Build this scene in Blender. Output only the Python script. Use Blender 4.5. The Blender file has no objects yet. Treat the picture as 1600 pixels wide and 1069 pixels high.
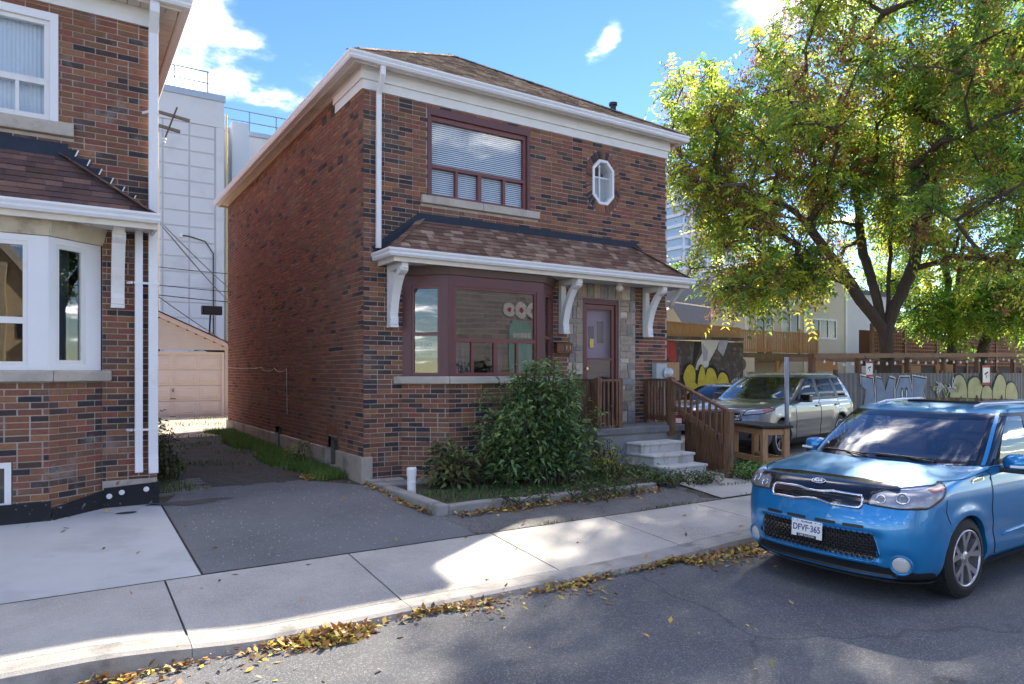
import bpy, bmesh, math, random
import numpy as np
from mathutils import Vector, Matrix
random.seed(7); RNG = np.random.default_rng(11)
scene = bpy.context.scene
col = scene.collection
# ------------------------------------------------------------------ camera
cam_d = bpy.data.cameras.new('camera'); cam = bpy.data.objects.new('camera', cam_d); col.objects.link(cam)
EYE = 1.9
cam.location = (0, 0, EYE)
cam.rotation_euler = (math.radians(90), 0, math.radians(-32.9))
cam_d.sensor_width = 36; cam_d.lens = 36 * 1087 / 1600; cam_d.shift_y = 48.5 / 1600
cam_d.clip_start = 0.05; cam_d.clip_end = 6000
scene.camera = cam
# ------------------------------------------------------------------ light
SUN_AZ = math.radians(61.0)      # clockwise from +Y
SUN_EL = math.radians(37.0)
SDIR = Vector((math.sin(SUN_AZ) * math.cos(SUN_EL), math.cos(SUN_AZ) * math.cos(SUN_EL), math.sin(SUN_EL)))
sl = bpy.data.lights.new('sun', 'SUN'); sl.energy = 2.0; sl.angle = math.radians(0.53); sl.color = (1.0, 0.90, 0.75)
so = bpy.data.objects.new('sun', sl); col.objects.link(so)
so.rotation_euler = (-SDIR).to_track_quat('-Z', 'Y').to_euler(); so.location = SDIR * 60
w = bpy.data.worlds.new('World'); scene.world = w; w.use_nodes = True
nt = w.node_tree; N = nt.nodes; L = nt.links
bg = N['Background']; bg.inputs['Strength'].default_value = 0.15
sky = N.new('ShaderNodeTexSky'); sky.sky_type = 'NISHITA'; sky.sun_disc = False
sky.sun_elevation = SUN_EL; sky.sun_rotation = SUN_AZ; sky.air_density = 1.0; sky.dust_density = 0.0; sky.ozone_density = 3.0
tc = N.new('ShaderNodeTexCoord'); sep = N.new('ShaderNodeSeparateXYZ'); L.new(tc.outputs['Generated'], sep.inputs[0])
def wm(op, a, b=None, c=None):
    n = N.new('ShaderNodeMath'); n.operation = op
    for i, v in enumerate((a, b, c)):
        if v is None: continue
        if isinstance(v, (int, float)): n.inputs[i].default_value = v
        else: L.new(v, n.inputs[i])
    return n.outputs[0]
zz = wm('ADD', wm('MAXIMUM', sep.outputs['Z'], 0.0), 0.12)
cmb = N.new('ShaderNodeCombineXYZ')
L.new(wm('DIVIDE', sep.outputs['X'], zz), cmb.inputs[0]); L.new(wm('DIVIDE', sep.outputs['Y'], zz), cmb.inputs[1])
no = N.new('ShaderNodeTexNoise'); no.inputs['Scale'].default_value = 1.7; no.inputs['Detail'].default_value = 7; no.inputs['Roughness'].default_value = 0.56
mp = N.new('ShaderNodeMapping'); mp.inputs['Location'].default_value = (3.1, 7.4, 0.0); L.new(cmb.outputs[0], mp.inputs[0]); L.new(mp.outputs[0], no.inputs['Vector'])
def skydir(u, v):
    k = (u - 800) / 1087; a = math.radians(32.9)
    d = Vector((math.sin(a) + k * math.cos(a), math.cos(a) - k * math.sin(a), (583 - v) / 1087)); return d.normalized()
nf = N.new('ShaderNodeTexNoise'); nf.inputs["Scale"].default_value = 7.0; nf.inputs['Detail'].default_value = 6; nf.inputs['Roughness'].default_value = .6; L.new(mp.outputs[0], nf.inputs['Vector'])
acc = wm('MULTIPLY_ADD', wm('SUBTRACT', nf.outputs[0], 0.5), 0.36, no.outputs[0])
for (u, v, amp, wid) in ((215, 30, .24, 170), (320, -50, .15, 170), (1185, 25, .22, 160), (1400, 260, -.10, 30), (962, 40, .24, 2600), (945, 72, .27, 2300), (912, 108, .25, 2600), (720, 60, -.24, 25), (1000, 140, -.22, 100)):
    d = skydir(u, v)
    dp = N.new('ShaderNodeVectorMath'); dp.operation = 'DOT_PRODUCT'; L.new(tc.outputs['Generated'], dp.inputs[0]); dp.inputs[1].default_value = d
    g = wm('MULTIPLY', wm('EXPONENT', wm('MULTIPLY', wm('SUBTRACT', dp.outputs['Value'], 1.0), float(wid))), amp)
    acc = wm('ADD', acc, g)
rmp = N.new('ShaderNodeMapRange'); rmp.interpolation_type = 'SMOOTHSTEP'; rmp.inputs['From Min'].default_value = 0.46; rmp.inputs['From Max'].default_value = 0.80
L.new(acc, rmp.inputs['Value'])
mixc = N.new('ShaderNodeMix'); mixc.data_type = 'RGBA'
L.new(wm('POWER', rmp.outputs['Result'], 2.3), mixc.inputs['Factor']); hs = N.new('ShaderNodeHueSaturation'); hs.inputs['Saturation'].default_value = 1.2; hs.inputs['Value'].default_value = .225; hs.inputs['Hue'].default_value = .513; L.new(sky.outputs[0], hs.inputs['Color']); L.new(hs.outputs[0], mixc.inputs['A']); mixc.inputs['B'].default_value = (22, 21, 20, 1)
n2 = N.new('ShaderNodeTexNoise'); n2.inputs['Scale'].default_value = 3.1; n2.inputs['Detail'].default_value = 5; L.new(mp.outputs[0], n2.inputs['Vector'])
cr = N.new('ShaderNodeMapRange'); cr.inputs['From Min'].default_value = .36; cr.inputs['From Max'].default_value = .62; L.new(n2.outputs[0], cr.inputs['Value'])
cm = N.new('ShaderNodeMix'); cm.data_type = 'RGBA'; cm.inputs['A'].default_value = (8, 8, 8.2, 1); cm.inputs['B'].default_value = (27, 25, 22.5, 1); L.new(cr.outputs[0], cm.inputs['Factor']); L.new(cm.outputs['Result'], mixc.inputs['B'])
L.new(mixc.outputs['Result'], bg.inputs['Color'])
scene.view_settings.view_transform = 'Standard'; scene.view_settings.look = 'None'
scene.view_settings.exposure = 3.0; scene.view_settings.gamma = 1.0; scene.view_settings.use_curve_mapping = False
scene.render.engine = 'CYCLES'
scene.cycles.max_bounces = 8; scene.cycles.transparent_max_bounces = 12
# ------------------------------------------------------------------ materials
def lin(r, g, b):
    f = lambda c: (c / 255 / 12.92) if c <= 10 else ((c / 255 + .055) / 1.055) ** 2.4
    return (f(r), f(g), f(b), 1)
MATS = {}
def mat(name, c=(.5, .5, .5), rough=.8, var=0.0, vscale=6.0, bump=0.0, bscale=60.0, tint=False, metal=0.0, spec=.5, coat=0.0,
        c2=None, c2scale=2.0, c2lo=.5, c2hi=.62, c2f=1.0, stretch=None, transl=0.0, detail=6, coords='Object'):
    if name in MATS: return MATS[name]
    m = bpy.data.materials.new(name); m.use_nodes = True; MATS[name] = m
    nt = m.node_tree; N = nt.nodes; L = nt.links; P = N['Principled BSDF']
    P.inputs['Roughness'].default_value = rough; P.inputs['Metallic'].default_value = metal
    P.inputs['Specular IOR Level'].default_value = spec
    if coat: P.inputs['Coat Weight'].default_value = coat; P.inputs['Coat Roughness'].default_value = .04
    tcn = N.new('ShaderNodeNewGeometry') if coords == 'World' else N.new('ShaderNodeTexCoord')
    vec = tcn.outputs['Position'] if coords == 'World' else tcn.outputs['Object']
    if stretch:
        mpn = N.new('ShaderNodeMapping'); mpn.inputs['Scale'].default_value = stretch; L.new(vec, mpn.inputs[0]); vec = mpn.outputs[0]
    if tint:
        a = N.new('ShaderNodeAttribute'); a.attribute_name = 'tint'; src = a.outputs['Color']
    else:
        a = N.new('ShaderNodeRGB'); a.outputs[0].default_value = (*c[:3], 1); src = a.outputs[0]
    if c2 is not None:
        n2 = N.new('ShaderNodeTexNoise'); n2.inputs['Scale'].default_value = c2scale; n2.inputs['Detail'].default_value = 8; n2.inputs['Roughness'].default_value = .62
        L.new(vec, n2.inputs['Vector'])
        r2 = N.new('ShaderNodeMapRange'); r2.interpolation_type = 'SMOOTHSTEP'; r2.inputs['From Min'].default_value = c2lo; r2.inputs['From Max'].default_value = c2hi; r2.inputs['To Max'].default_value = c2f
        L.new(n2.outputs[0], r2.inputs['Value'])
        mx = N.new('ShaderNodeMix'); mx.data_type = 'RGBA'; L.new(r2.outputs[0], mx.inputs['Factor']); L.new(src, mx.inputs['A']); mx.inputs['B'].default_value = (*c2[:3], 1)
        src = mx.outputs['Result']
    if var:
        nv = N.new('ShaderNodeTexNoise'); nv.inputs['Scale'].default_value = vscale; nv.inputs['Detail'].default_value = detail; nv.inputs['Roughness'].default_value = .65
        L.new(vec, nv.inputs['Vector'])
        rv = N.new('ShaderNodeMapRange'); rv.inputs['From Min'].default_value = .25; rv.inputs['From Max'].default_value = .75
        rv.inputs['To Min'].default_value = 1 - var; rv.inputs['To Max'].default_value = 1 + var; L.new(nv.outputs[0], rv.inputs['Value'])
        ml = N.new('ShaderNodeVectorMath'); ml.operation = 'SCALE'; L.new(src, ml.inputs[0]); L.new(rv.outputs[0], ml.inputs['Scale']); src = ml.outputs[0]
    L.new(src, P.inputs['Base Color'])
    if bump:
        nb = N.new('ShaderNodeTexNoise'); nb.inputs['Scale'].default_value = bscale; nb.inputs['Detail'].default_value = 4; L.new(vec, nb.inputs['Vector'])
        b = N.new('ShaderNodeBump'); b.inputs['Strength'].default_value = bump; b.inputs['Distance'].default_value = .01; L.new(nb.outputs[0], b.inputs['Height']); L.new(b.outputs[0], P.inputs['Normal'])
    if transl:
        tb = N.new('ShaderNodeBsdfTranslucent'); L.new(src, tb.inputs[0]); mxs = N.new('ShaderNodeMixShader'); mxs.inputs[0].default_value = transl
        L.new(P.outputs[0], mxs.inputs[1]); L.new(tb.outputs[0], mxs.inputs[2]); L.new(mxs.outputs[0], N['Material Output'].inputs['Surface'])
    return m
def glass(name, tintc=(.85, .9, .92), ior=1.5, rough=0.0, gloss=1.0, bumpy=0.0):
    if name in MATS: return MATS[name]
    m = bpy.data.materials.new(name); m.use_nodes = True; MATS[name] = m
    nt = m.node_tree; N = nt.nodes; L = nt.links; N.remove(N['Principled BSDF'])
    t = N.new('ShaderNodeBsdfTransparent'); t.inputs[0].default_value = (*tintc, 1)
    g = N.new('ShaderNodeBsdfGlossy'); g.inputs['Roughness'].default_value = rough; g.inputs[0].default_value = (gloss, gloss, gloss, 1)
    lw = N.new('ShaderNodeLayerWeight'); lw.inputs[0].default_value = .5; r0 = ((ior - 1) / (ior + 1)) ** 2
    pw = N.new('ShaderNodeMath'); pw.operation = 'POWER'; L.new(lw.outputs['Facing'], pw.inputs[0]); pw.inputs[1].default_value = 5.0
    fr = N.new('ShaderNodeMath'); fr.operation = 'MULTIPLY_ADD'; L.new(pw.outputs[0], fr.inputs[0]); fr.inputs[1].default_value = 1 - r0; fr.inputs[2].default_value = r0
    if bumpy:
        tcn = N.new('ShaderNodeTexCoord'); nb = N.new('ShaderNodeTexNoise'); nb.inputs['Scale'].default_value = 1.6; nb.inputs['Detail'].default_value = 1; L.new(tcn.outputs['Object'], nb.inputs['Vector'])
        b = N.new('ShaderNodeBump'); b.inputs['Strength'].default_value = bumpy; b.inputs['Distance'].default_value = .02; L.new(nb.outputs[0], b.inputs['Height']); L.new(b.outputs[0], g.inputs['Normal'])
    mx = N.new('ShaderNodeMixShader'); L.new(fr.outputs[0], mx.inputs[0]); L.new(t.outputs[0], mx.inputs[1]); L.new(g.outputs[0], mx.inputs[2])
    L.new(mx.outputs[0], N['Material Output'].inputs['Surface'])
    return m
def emit(name, c, s):
    m = bpy.data.materials.new(name); m.use_nodes = True
    P = m.node_tree.nodes['Principled BSDF']; P.inputs['Base Color'].default_value = (*c, 1); P.inputs['Emission Color'].default_value = (*c, 1); P.inputs['Emission Strength'].default_value = s
    return m
# ------------------------------------------------------------------ mesh helpers
class MB:
    def __init__(s): s.v = []; s.f = []; s.t = []
    def add(s, vs, fs, t=None):
        o = len(s.v); s.v += [tuple(p) for p in vs]
        for f in fs: s.f.append(tuple(i + o for i in f)); s.t.append(t or (1, 1, 1))
        return s
    def quad(s, a, b, c, d, t=None): return s.add([a, b, c, d], [(0, 1, 2, 3)], t)
    def box(s, x0, x1, y0, y1, z0, z1, t=None):
        vs = [(x0, y0, z0), (x1, y0, z0), (x1, y1, z0), (x0, y1, z0), (x0, y0, z1), (x1, y0, z1), (x1, y1, z1), (x0, y1, z1)]
        return s.add(vs, BOXF, t)
    def obox(s, c, ax, ay, az, hx, hy, hz, t=None):
        c = Vector(c); ax = Vector(ax).normalized() * hx; ay = Vector(ay).normalized() * hy; az = Vector(az).normalized() * hz
        vs = [c - ax - ay - az, c + ax - ay - az, c + ax + ay - az, c - ax + ay - az, c - ax - ay + az, c + ax - ay + az, c + ax + ay + az, c - ax + ay + az]
        return s.add(vs, BOXF, t)
    def bar(s, a, b, wx, wz, up=(0, 0, 1), t=None):      # rectangular bar from a to b
        a = Vector(a); b = Vector(b); d = b - a; n = d.normalized(); u = Vector(up)
        if abs(n.dot(u)) > .98: u = Vector((0, 1, 0))
        sx = n.cross(u).normalized(); uz = sx.cross(n).normalized()
        return s.obox((a + b) / 2, n, sx, uz, d.length / 2, wx / 2, wz / 2, t)
    def tube(s, pts, r, n=8, cap=True, t=None):
        pts = [Vector(p) for p in pts]; rr = r if isinstance(r, (list, tuple)) else [r] * len(pts); o = []
        for i, p in enumerate(pts):
            d = (pts[min(i + 1, len(pts) - 1)] - pts[max(i - 1, 0)]).normalized(); u = Vector((0, 0, 1)) if abs(d.z) < .9 else Vector((1, 0, 0))
            a = d.cross(u).normalized(); b = a.cross(d).normalized()
            for k in range(n): th = 2 * math.pi * k / n; o.append(p + (a * math.cos(th) + b * math.sin(th)) * rr[i])
        fs = []
        for i in range(len(pts) - 1):
            for k in range(n): fs.append((i * n + k, i * n + (k + 1) % n, (i + 1) * n + (k + 1) % n, (i + 1) * n + k))
        if cap: fs.append(tuple(range(n))[::-1]); fs.append(tuple((len(pts) - 1) * n + k for k in range(n)))
        return s.add(o, fs, t)
    def prism(s, poly, d, t=None):                       # planar 3D polygon extruded by vector d
        n = len(poly); d = Vector(d); a = [Vector(p) for p in poly]; b = [p + d for p in a]
        return s.add(a + b, [tuple(range(n))[::-1], tuple(range(n, 2 * n))] + [(i, (i + 1) % n, n + (i + 1) % n, n + i) for i in range(n)], t)
    def lathe(s, c, ax, prof, n=24, t=None):             # prof [(along, radius)]
        c = Vector(c); ax = Vector(ax).normalized(); u = Vector((0, 0, 1)) if abs(ax.z) < .9 else Vector((1, 0, 0))
        a = ax.cross(u).normalized(); b = ax.cross(a).normalized(); o = []
        for (h, r) in prof:
            for k in range(n): th = 2 * math.pi * k / n; o.append(c + ax * h + (a * math.cos(th) + b * math.sin(th)) * r)
        fs = [(i * n + k, i * n + (k + 1) % n, (i + 1) * n + (k + 1) % n, (i + 1) * n + k) for i in range(len(prof) - 1) for k in range(n)]
        return s.add(o, fs, t)
    def mesh(s, name, smooth=False, mt=None):
        me = bpy.data.meshes.new(name); me.from_pydata([tuple(p) for p in s.v], [], s.f)
        if any(t != (1, 1, 1) for t in s.t):
            at = me.attributes.new('tint', 'FLOAT_COLOR', 'FACE'); at.data.foreach_set('color', [x for t in s.t for x in (t[0], t[1], t[2], 1)])
        if smooth: me.polygons.foreach_set('use_smooth', [True] * len(me.polygons))
        if mt: me.materials.append(mt)
        me.update(); return me
BOXF = [(0, 3, 2, 1), (4, 5, 6, 7), (0, 1, 5, 4), (1, 2, 6, 5), (2, 3, 7, 6), (3, 0, 4, 7)]
def npmesh(name, V, F, tint=None, mt=None, smooth=False):
    V = np.asarray(V, np.float32); F = np.asarray(F, np.int32); k = F.shape[1]
    me = bpy.data.meshes.new(name); me.vertices.add(len(V)); me.vertices.foreach_set('co', V.ravel())
    me.loops.add(F.size); me.loops.foreach_set('vertex_index', F.ravel())
    me.polygons.add(len(F)); me.polygons.foreach_set('loop_start', np.arange(0, F.size, k, dtype=np.int32))
    if tint is not None:
        at = me.attributes.new('tint', 'FLOAT_COLOR', 'FACE'); t = np.ones((len(F), 4), np.float32); t[:, :3] = tint; at.data.foreach_set('color', t.ravel())
    if smooth: me.polygons.foreach_set('use_smooth', np.ones(len(F), bool))
    if mt: me.materials.append(mt)
    me.update(calc_edges=True); me.validate(); return me
def link(name, me, parent=None, label=None, cat=None, group=None, kind=None):
    o = bpy.data.objects.new(name, me); col.objects.link(o)
    if parent is not None:
        o.parent = parent
        if parent.type == 'EMPTY' and not LOCAL.get(parent.name): o.matrix_parent_inverse = Matrix.Translation(-parent.location)
    if label: o['label'] = label
    if cat: o['category'] = cat
    if group: o['group'] = group
    if kind: o['kind'] = kind
    return o
def obj(name, mb, mt, parent=None, smooth=False, bevel=0, **kw):
    me = mb.mesh(name, smooth, mt); o = link(name, me, parent, **kw)
    if bevel:
        b = o.modifiers.new('bevel', 'BEVEL'); b.width = bevel; b.segments = 2; b.limit_method = 'ANGLE'
    return o
def thing(name, label, cat, loc=(0, 0, 0), group=None, local=False, rotz=0):
    e = bpy.data.objects.new(name, None); col.objects.link(e); e.location = loc; e.rotation_euler = (0, 0, rotz); e.empty_display_size = .2
    e['label'] = label; e['category'] = cat
    if group: e['group'] = group
    LOCAL[e.name] = local
    return e
LOCAL = {}
def textmesh(name, s, size, mt, parent, M, extrude=.002, bold=0.0, align='CENTER', sx=1.0, **kw):
    cu = bpy.data.curves.new('txt', 'FONT'); cu.body = s; cu.size = size; cu.extrude = extrude; cu.align_x = align; cu.align_y = 'CENTER'; cu.offset = bold
    cu.resolution_u = 4
    t = bpy.data.objects.new('txt', cu); col.objects.link(t)
    dg = bpy.context.evaluated_depsgraph_get(); me = bpy.data.meshes.new_from_object(t.evaluated_get(dg))
    bpy.data.objects.remove(t); bpy.data.curves.remove(cu)
    me.transform(M @ Matrix.Diagonal((sx, 1, 1, 1))); me.materials.clear(); me.materials.append(mt); me.name = name
    return link(name, me, parent, **kw)
def frame_mat(o, right, up):                             # text plane: right = +x of the text, up = +y
    r = Vector(right).normalized(); u = Vector(up).normalized(); n = r.cross(u)
    return Matrix(((r.x, u.x, n.x, o[0]), (r.y, u.y, n.y, o[1]), (r.z, u.z, n.z, o[2]), (0, 0, 0, 1)))
def lerp(a, b, t): return a + (b - a) * t
def jit(c, a): k = 1 + random.uniform(-a, a); return (c[0] * k, c[1] * k, c[2] * k)
# ------------------------------------------------------------------ ground
def sm(a, b, x): t = min(1, max(0, (x - a) / (b - a))); return t * t * (3 - 2 * t)
def kerb_z(x):                                            # kerb top height: dropped at the driveway
    return .15 - .085 * sm(.1, 1.3, x) + .055 * sm(4.6, 6.6, x)
BACK = .17
def gz(x, y):
    if y <= 6.45: return BACK
    a = np.interp(y, [6.45, 9.6, 19, 26, 80], [BACK, .31, .42, .46, .5]); b = np.interp(y, [6.45, 8, 80], [BACK, .22, .3])
    t = sm(9.6, 10.6, x) if y < 20 else 0
    return float(lerp(a, b, t))
def strip(name, ys, xl, xr, off, mt, nx=10, zf=gz, rough=0.0, **kw):
    V = []; F = []
    for y in ys:
        a = xl(y) if callable(xl) else xl; b = xr(y) if callable(xr) else xr
        for i in range(nx + 1):
            x = lerp(a, b, i / nx); V.append((x, y, zf(x, y) + off + random.uniform(-rough, rough)))
    for j in range(len(ys) - 1):
        for i in range(nx): q = j * (nx + 1) + i; F.append((q, q + 1, q + nx + 2, q + nx + 1))
    me = bpy.data.meshes.new(name); me.from_pydata(V, [], F); me.materials.append(mt); me.update()
    return link(name, me, **kw)
def rows(a, b, st): n = max(1, int(round((b - a) / st))); return [a + (b - a) * i / n for i in range(n + 1)]
def wob(a, b, f, ph): return lambda y: a + b * math.sin(y * f + ph) + b * .6 * math.sin(y * f * 2.7 + ph * 2)
def asphalt(name, c, stone, sc=140, patch=None, crack=0.0):
    if name in MATS: return MATS[name]
    m = mat(name, c, .88, var=.25, vscale=1.1, bump=.55, bscale=sc, c2=patch, c2scale=.6, c2lo=.5, c2hi=.68, coords='World')
    nt = m.node_tree; N = nt.nodes; L = nt.links; P = N['Principled BSDF']; src = P.inputs['Base Color'].links[0].from_socket
    g = N.new('ShaderNodeNewGeometry'); v = N.new('ShaderNodeTexVoronoi'); v.inputs['Scale'].default_value = sc; L.new(g.outputs['Position'], v.inputs['Vector'])
    sepc = N.new('ShaderNodeSeparateColor'); L.new(v.outputs['Color'], sepc.inputs[0])
    r = N.new('ShaderNodeMapRange'); r.inputs['From Min'].default_value = .72; r.inputs['From Max'].default_value = .95; L.new(sepc.outputs[0], r.inputs['Value']); r.inputs['To Max'].default_value = .8
    mx = N.new('ShaderNodeMix'); mx.data_type = 'RGBA'; L.new(r.outputs[0], mx.inputs['Factor']); L.new(src, mx.inputs['A']); mx.inputs['B'].default_value = (*stone, 1)
    src = mx.outputs['Result']
    if crack:
        n = N.new('ShaderNodeTexNoise'); n.inputs['Scale'].default_value = 1.5; L.new(g.outputs['Position'], n.inputs['Vector'])
        ad = N.new('ShaderNodeVectorMath'); ad.operation = 'MULTIPLY_ADD'; L.new(n.outputs['Color'], ad.inputs[0]); ad.inputs[1].default_value = (.9, .9, .9); L.new(g.outputs['Position'], ad.inputs[2])
        vc = N.new('ShaderNodeTexVoronoi'); vc.feature = 'DISTANCE_TO_EDGE'; vc.inputs['Scale'].default_value = crack; L.new(ad.outputs[0], vc.inputs['Vector'])
        rc = N.new('ShaderNodeMapRange'); rc.inputs['From Min'].default_value = .002; rc.inputs['From Max'].default_value = .007; rc.inputs['To Min'].default_value = .72; rc.inputs['To Max'].default_value = 1; L.new(vc.outputs['Distance'], rc.inputs['Value'])
        s = N.new('ShaderNodeVectorMath'); s.operation = 'SCALE'; L.new(src, s.inputs[0]); L.new(rc.outputs[0], s.inputs['Scale']); src = s.outputs[0]
    L.new(src, P.inputs['Base Color'])
    return m
M_road = asphalt('road_asphalt', (.085, .088, .095), (.21, .21, .215), 120, (.11, .11, .115), crack=.22)
M_drive = asphalt('drive_asphalt', (.135, .137, .143), (.22, .22, .225), 130, (.135, .135, .14))
M_old = asphalt('old_asphalt', (.11, .108, .105), (.26, .25, .24), 100, (.14, .13, .12), crack=.5)
M_track = asphalt('broken_track', (.05, .046, .042), (.14, .13, .12), 60, (.022, .022, .024), crack=1.6)
M_gravel = asphalt('gravel', (.20, .185, .165), (.42, .40, .37), 45, (.14, .13, .11))
M_dust = asphalt('dust_gravel', (.36, .31, .245), (.52, .47, .40), 40, (.27, .235, .18))
M_conc = asphalt('concrete', (.40, .375, .34), (.54, .51, .46), 150, (.33, .31, .28))
M_concn = mat('new_concrete', (.47, .47, .46), .8, var=.10, vscale=1.4, bump=.12, bscale=90, c2=(.41, .41, .405), c2scale=1.0, coords='World')
M_kerb = mat('kerb_concrete', (.30, .285, .265), .9, var=.18, vscale=5, bump=.4, bscale=100, c2=(.17, .165, .155), c2scale=2.6, c2lo=.5, c2hi=.66, coords='World')
M_soil = mat('soil', (.085, .066, .048), .95, var=.4, vscale=9, bump=.9, bscale=40, c2=(.05, .06, .025), c2scale=4, coords='World')
M_joint = mat('joint_dirt', (.055, .047, .038), .95, var=.3, vscale=20, coords='World')

g = MB(); g.quad((-3000, -3000, -.08), (3000, -3000, -.08), (3000, 3000, -.08), (-3000, 3000, -.08)); obj('ground', g, M_soil, kind='structure')
strip('road', rows(-7.0, 4.98, 1.0), -60, 120, 0, M_road, 60, zf=lambda x, y: -.0, kind='structure')
strip('terrain', rows(6.40, 70, 1.0), -60, 110, -.006, M_soil, 60, kind='structure')
# sidewalk: one slab per bay, with dirt-filled joints and a kerb in front
sw = MB(); sw.quad((-60, 4.99, .02), (120, 4.99, .02), (120, 6.46, .02), (-60, 6.46, .02))
SW = obj('sidewalk', sw, M_joint, kind='structure')
def slab_mesh(x0, x1, y0, y1, zf, zb, th=.09, e=.008):
    b = MB(); n = max(2, int((x1 - x0) / .25)); top = []
    for i in range(n + 1):
        x = lerp(x0, x1, i / n)
        top.append(((x, y0, zf(x) - .006), (x, y0 + e, zf(x)), (x, y1 - e, zb(x)), (x, y1, zb(x) - .006), (x, y1, zb(x) - th), (x, y0, zf(x) - th)))
    V = [p for r in top for p in r]; F = []
    for i in range(n):
        for k in range(6): a = i * 6 + k; c = i * 6 + (k + 1) % 6; F.append((a, c, c + 6, a + 6))
    F += [(0, 5, 4, 3, 2, 1), tuple(n * 6 + k for k in range(6))]
    return b.add(V, F)
X = -5.62 - 1.585
while X < 26:
    x0, x1 = X + .008, X + 1.585 - .008
    obj('slab', slab_mesh(x0, x1, 5.215, 6.445, kerb_z, lambda x: BACK), M_conc, SW)
    k = MB(); n = 8; V = []; F = []
    for i in range(n + 1):
        x = lerp(X + .002, X + 1.583, i / n); z = kerb_z(x)
        V += [(x, 5.205, z), (x, 5.03, z - .004), (x, 4.995, z - .022), (x, 4.965, -.02), (x, 5.205, -.02)]
    for i in range(n):
        for q in range(4): a = i * 5 + q; F.append((a, a + 5, a + 6, a + 1))
    F += [(4, 3, 2, 1, 0), tuple(n * 5 + q for q in range(5))]
    obj('kerb_stone', k.add(V, F), M_kerb, SW)
    X += 1.585
# driveway, older asphalt apron, concrete pad, path, gravel yard, rear track
strip('driveway', rows(6.45, 10.1, .2) + [10.3], lambda y: 1.02 if y < 9.4 else 1.05 + (y - 9.4) * .35, lambda y: 3.72 if y < 9.4 else 3.6 - (y - 9.4) * .7, .006, M_drive, 14, kind='structure')
strip('asphalt_apron', rows(6.45, 7.4, .2), wob(3.72, .03, 5, 1), wob(7.55, .12, 6, 2), .005, M_old, 14, kind='structure')
strip('concrete_pad', rows(6.449, 9.75, .3), -12, 1.0, .003, M_concn, 20, kind='structure')
strip('rear_track', rows(10.2, 20, .3), wob(1.45, .12, 2.1, 0), wob(3.05, .12, 2.6, 1), .004, M_track, 10, rough=.012, kind='structure')
strip('rear_yard', rows(17.6, 25, .4), -4, 9, .012, M_dust, 16, rough=.01, kind='structure')
strip('gravel_yard', rows(7.6, 16.8, .4), 9.9, 45, .010, M_gravel, 30, rough=.008, kind='structure')
P_ = strip('footpath', rows(6.46, 8.0, .25), lambda y: 7.62 + (y - 6.46) * .2, 9.15, .014, M_conc, 8, kind='structure')
obj('slab', MB().box(9.2, 10.25, 7.1, 7.62, .17, .235), M_conc, P_)
c = MB()
for (a, b) in (((7.75, 7.02), (9.1, 7.1)), ((8.35, 6.5), (8.5, 7.9))):
    pass
# dark patch at the foot of the downspouts and oil marks
d = MB(); pts = []
for i in range(22):
    th = 2 * math.pi * i / 22; r = 1 + .25 * math.sin(3 * th) + .15 * math.sin(7 * th + 1); pts.append((1.35 + .42 * r * math.cos(th), 9.35 + .13 * r * math.sin(th)))
d.add([(x, y, gz(x, y) + .011) for x, y in pts], [tuple(range(22))])
obj('damp_patch', d, mat('damp', (.018, .018, .020), .6), label='dark damp patch on the driveway below the downspouts', cat='damp patch')
d = MB(); d.add([(.62 + .11 * math.cos(t * .3), 9.12 + .06 * math.sin(t * .3), gz(.6, 9.1) + .009) for t in range(21)], [tuple(range(21))])
obj('oil_stain', d, mat('oil', (.03, .03, .032), .7), label='small black stain on the pale concrete pad', cat='stain')
# ------------------------------------------------------------------ brick work
REDS = [(0.235, 0.098, 0.062), (0.267, 0.118, 0.071), (0.2, 0.086, 0.059), (0.218, 0.108, 0.071), (0.29, 0.141, 0.078), (0.185, 0.097, 0.068), (0.243, 0.091, 0.068)]
BROWN = [(.209, .109, .062), (.171, .090, .059)]
DARK = [(0.062, 0.046, 0.047), (0.049, 0.042, 0.049), (0.084, 0.054, 0.049), (0.104, 0.066, 0.054)]
def brick_tint(dark):
    r = random.random()
    if r < dark: return random.choice(DARK)
    if r < dark + .10: return random.choice(BROWN)
    return random.choice(REDS)
M_brick = mat('brick', tint=True, rough=.92, var=.28, vscale=30, bump=.6, bscale=110, spec=.25, c2=(.30, .24, .20), c2scale=1.1, c2lo=.48, c2hi=.80, c2f=.38, coords='World')
M_brickw = mat('brick_weathered', tint=True, rough=.92, var=.25, vscale=35, bump=.5, bscale=140, spec=.25, c2=(.33, .29, .27), c2scale=2.3, c2lo=.52, c2hi=.74, c2f=.8, coords='World')
M_mortar = mat('mortar', (.46, .40, .34), .95, var=.35, vscale=3, bump=.3, bscale=200, coords='World')
CH = .0715; BLN = .226; MJ = .0115
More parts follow.
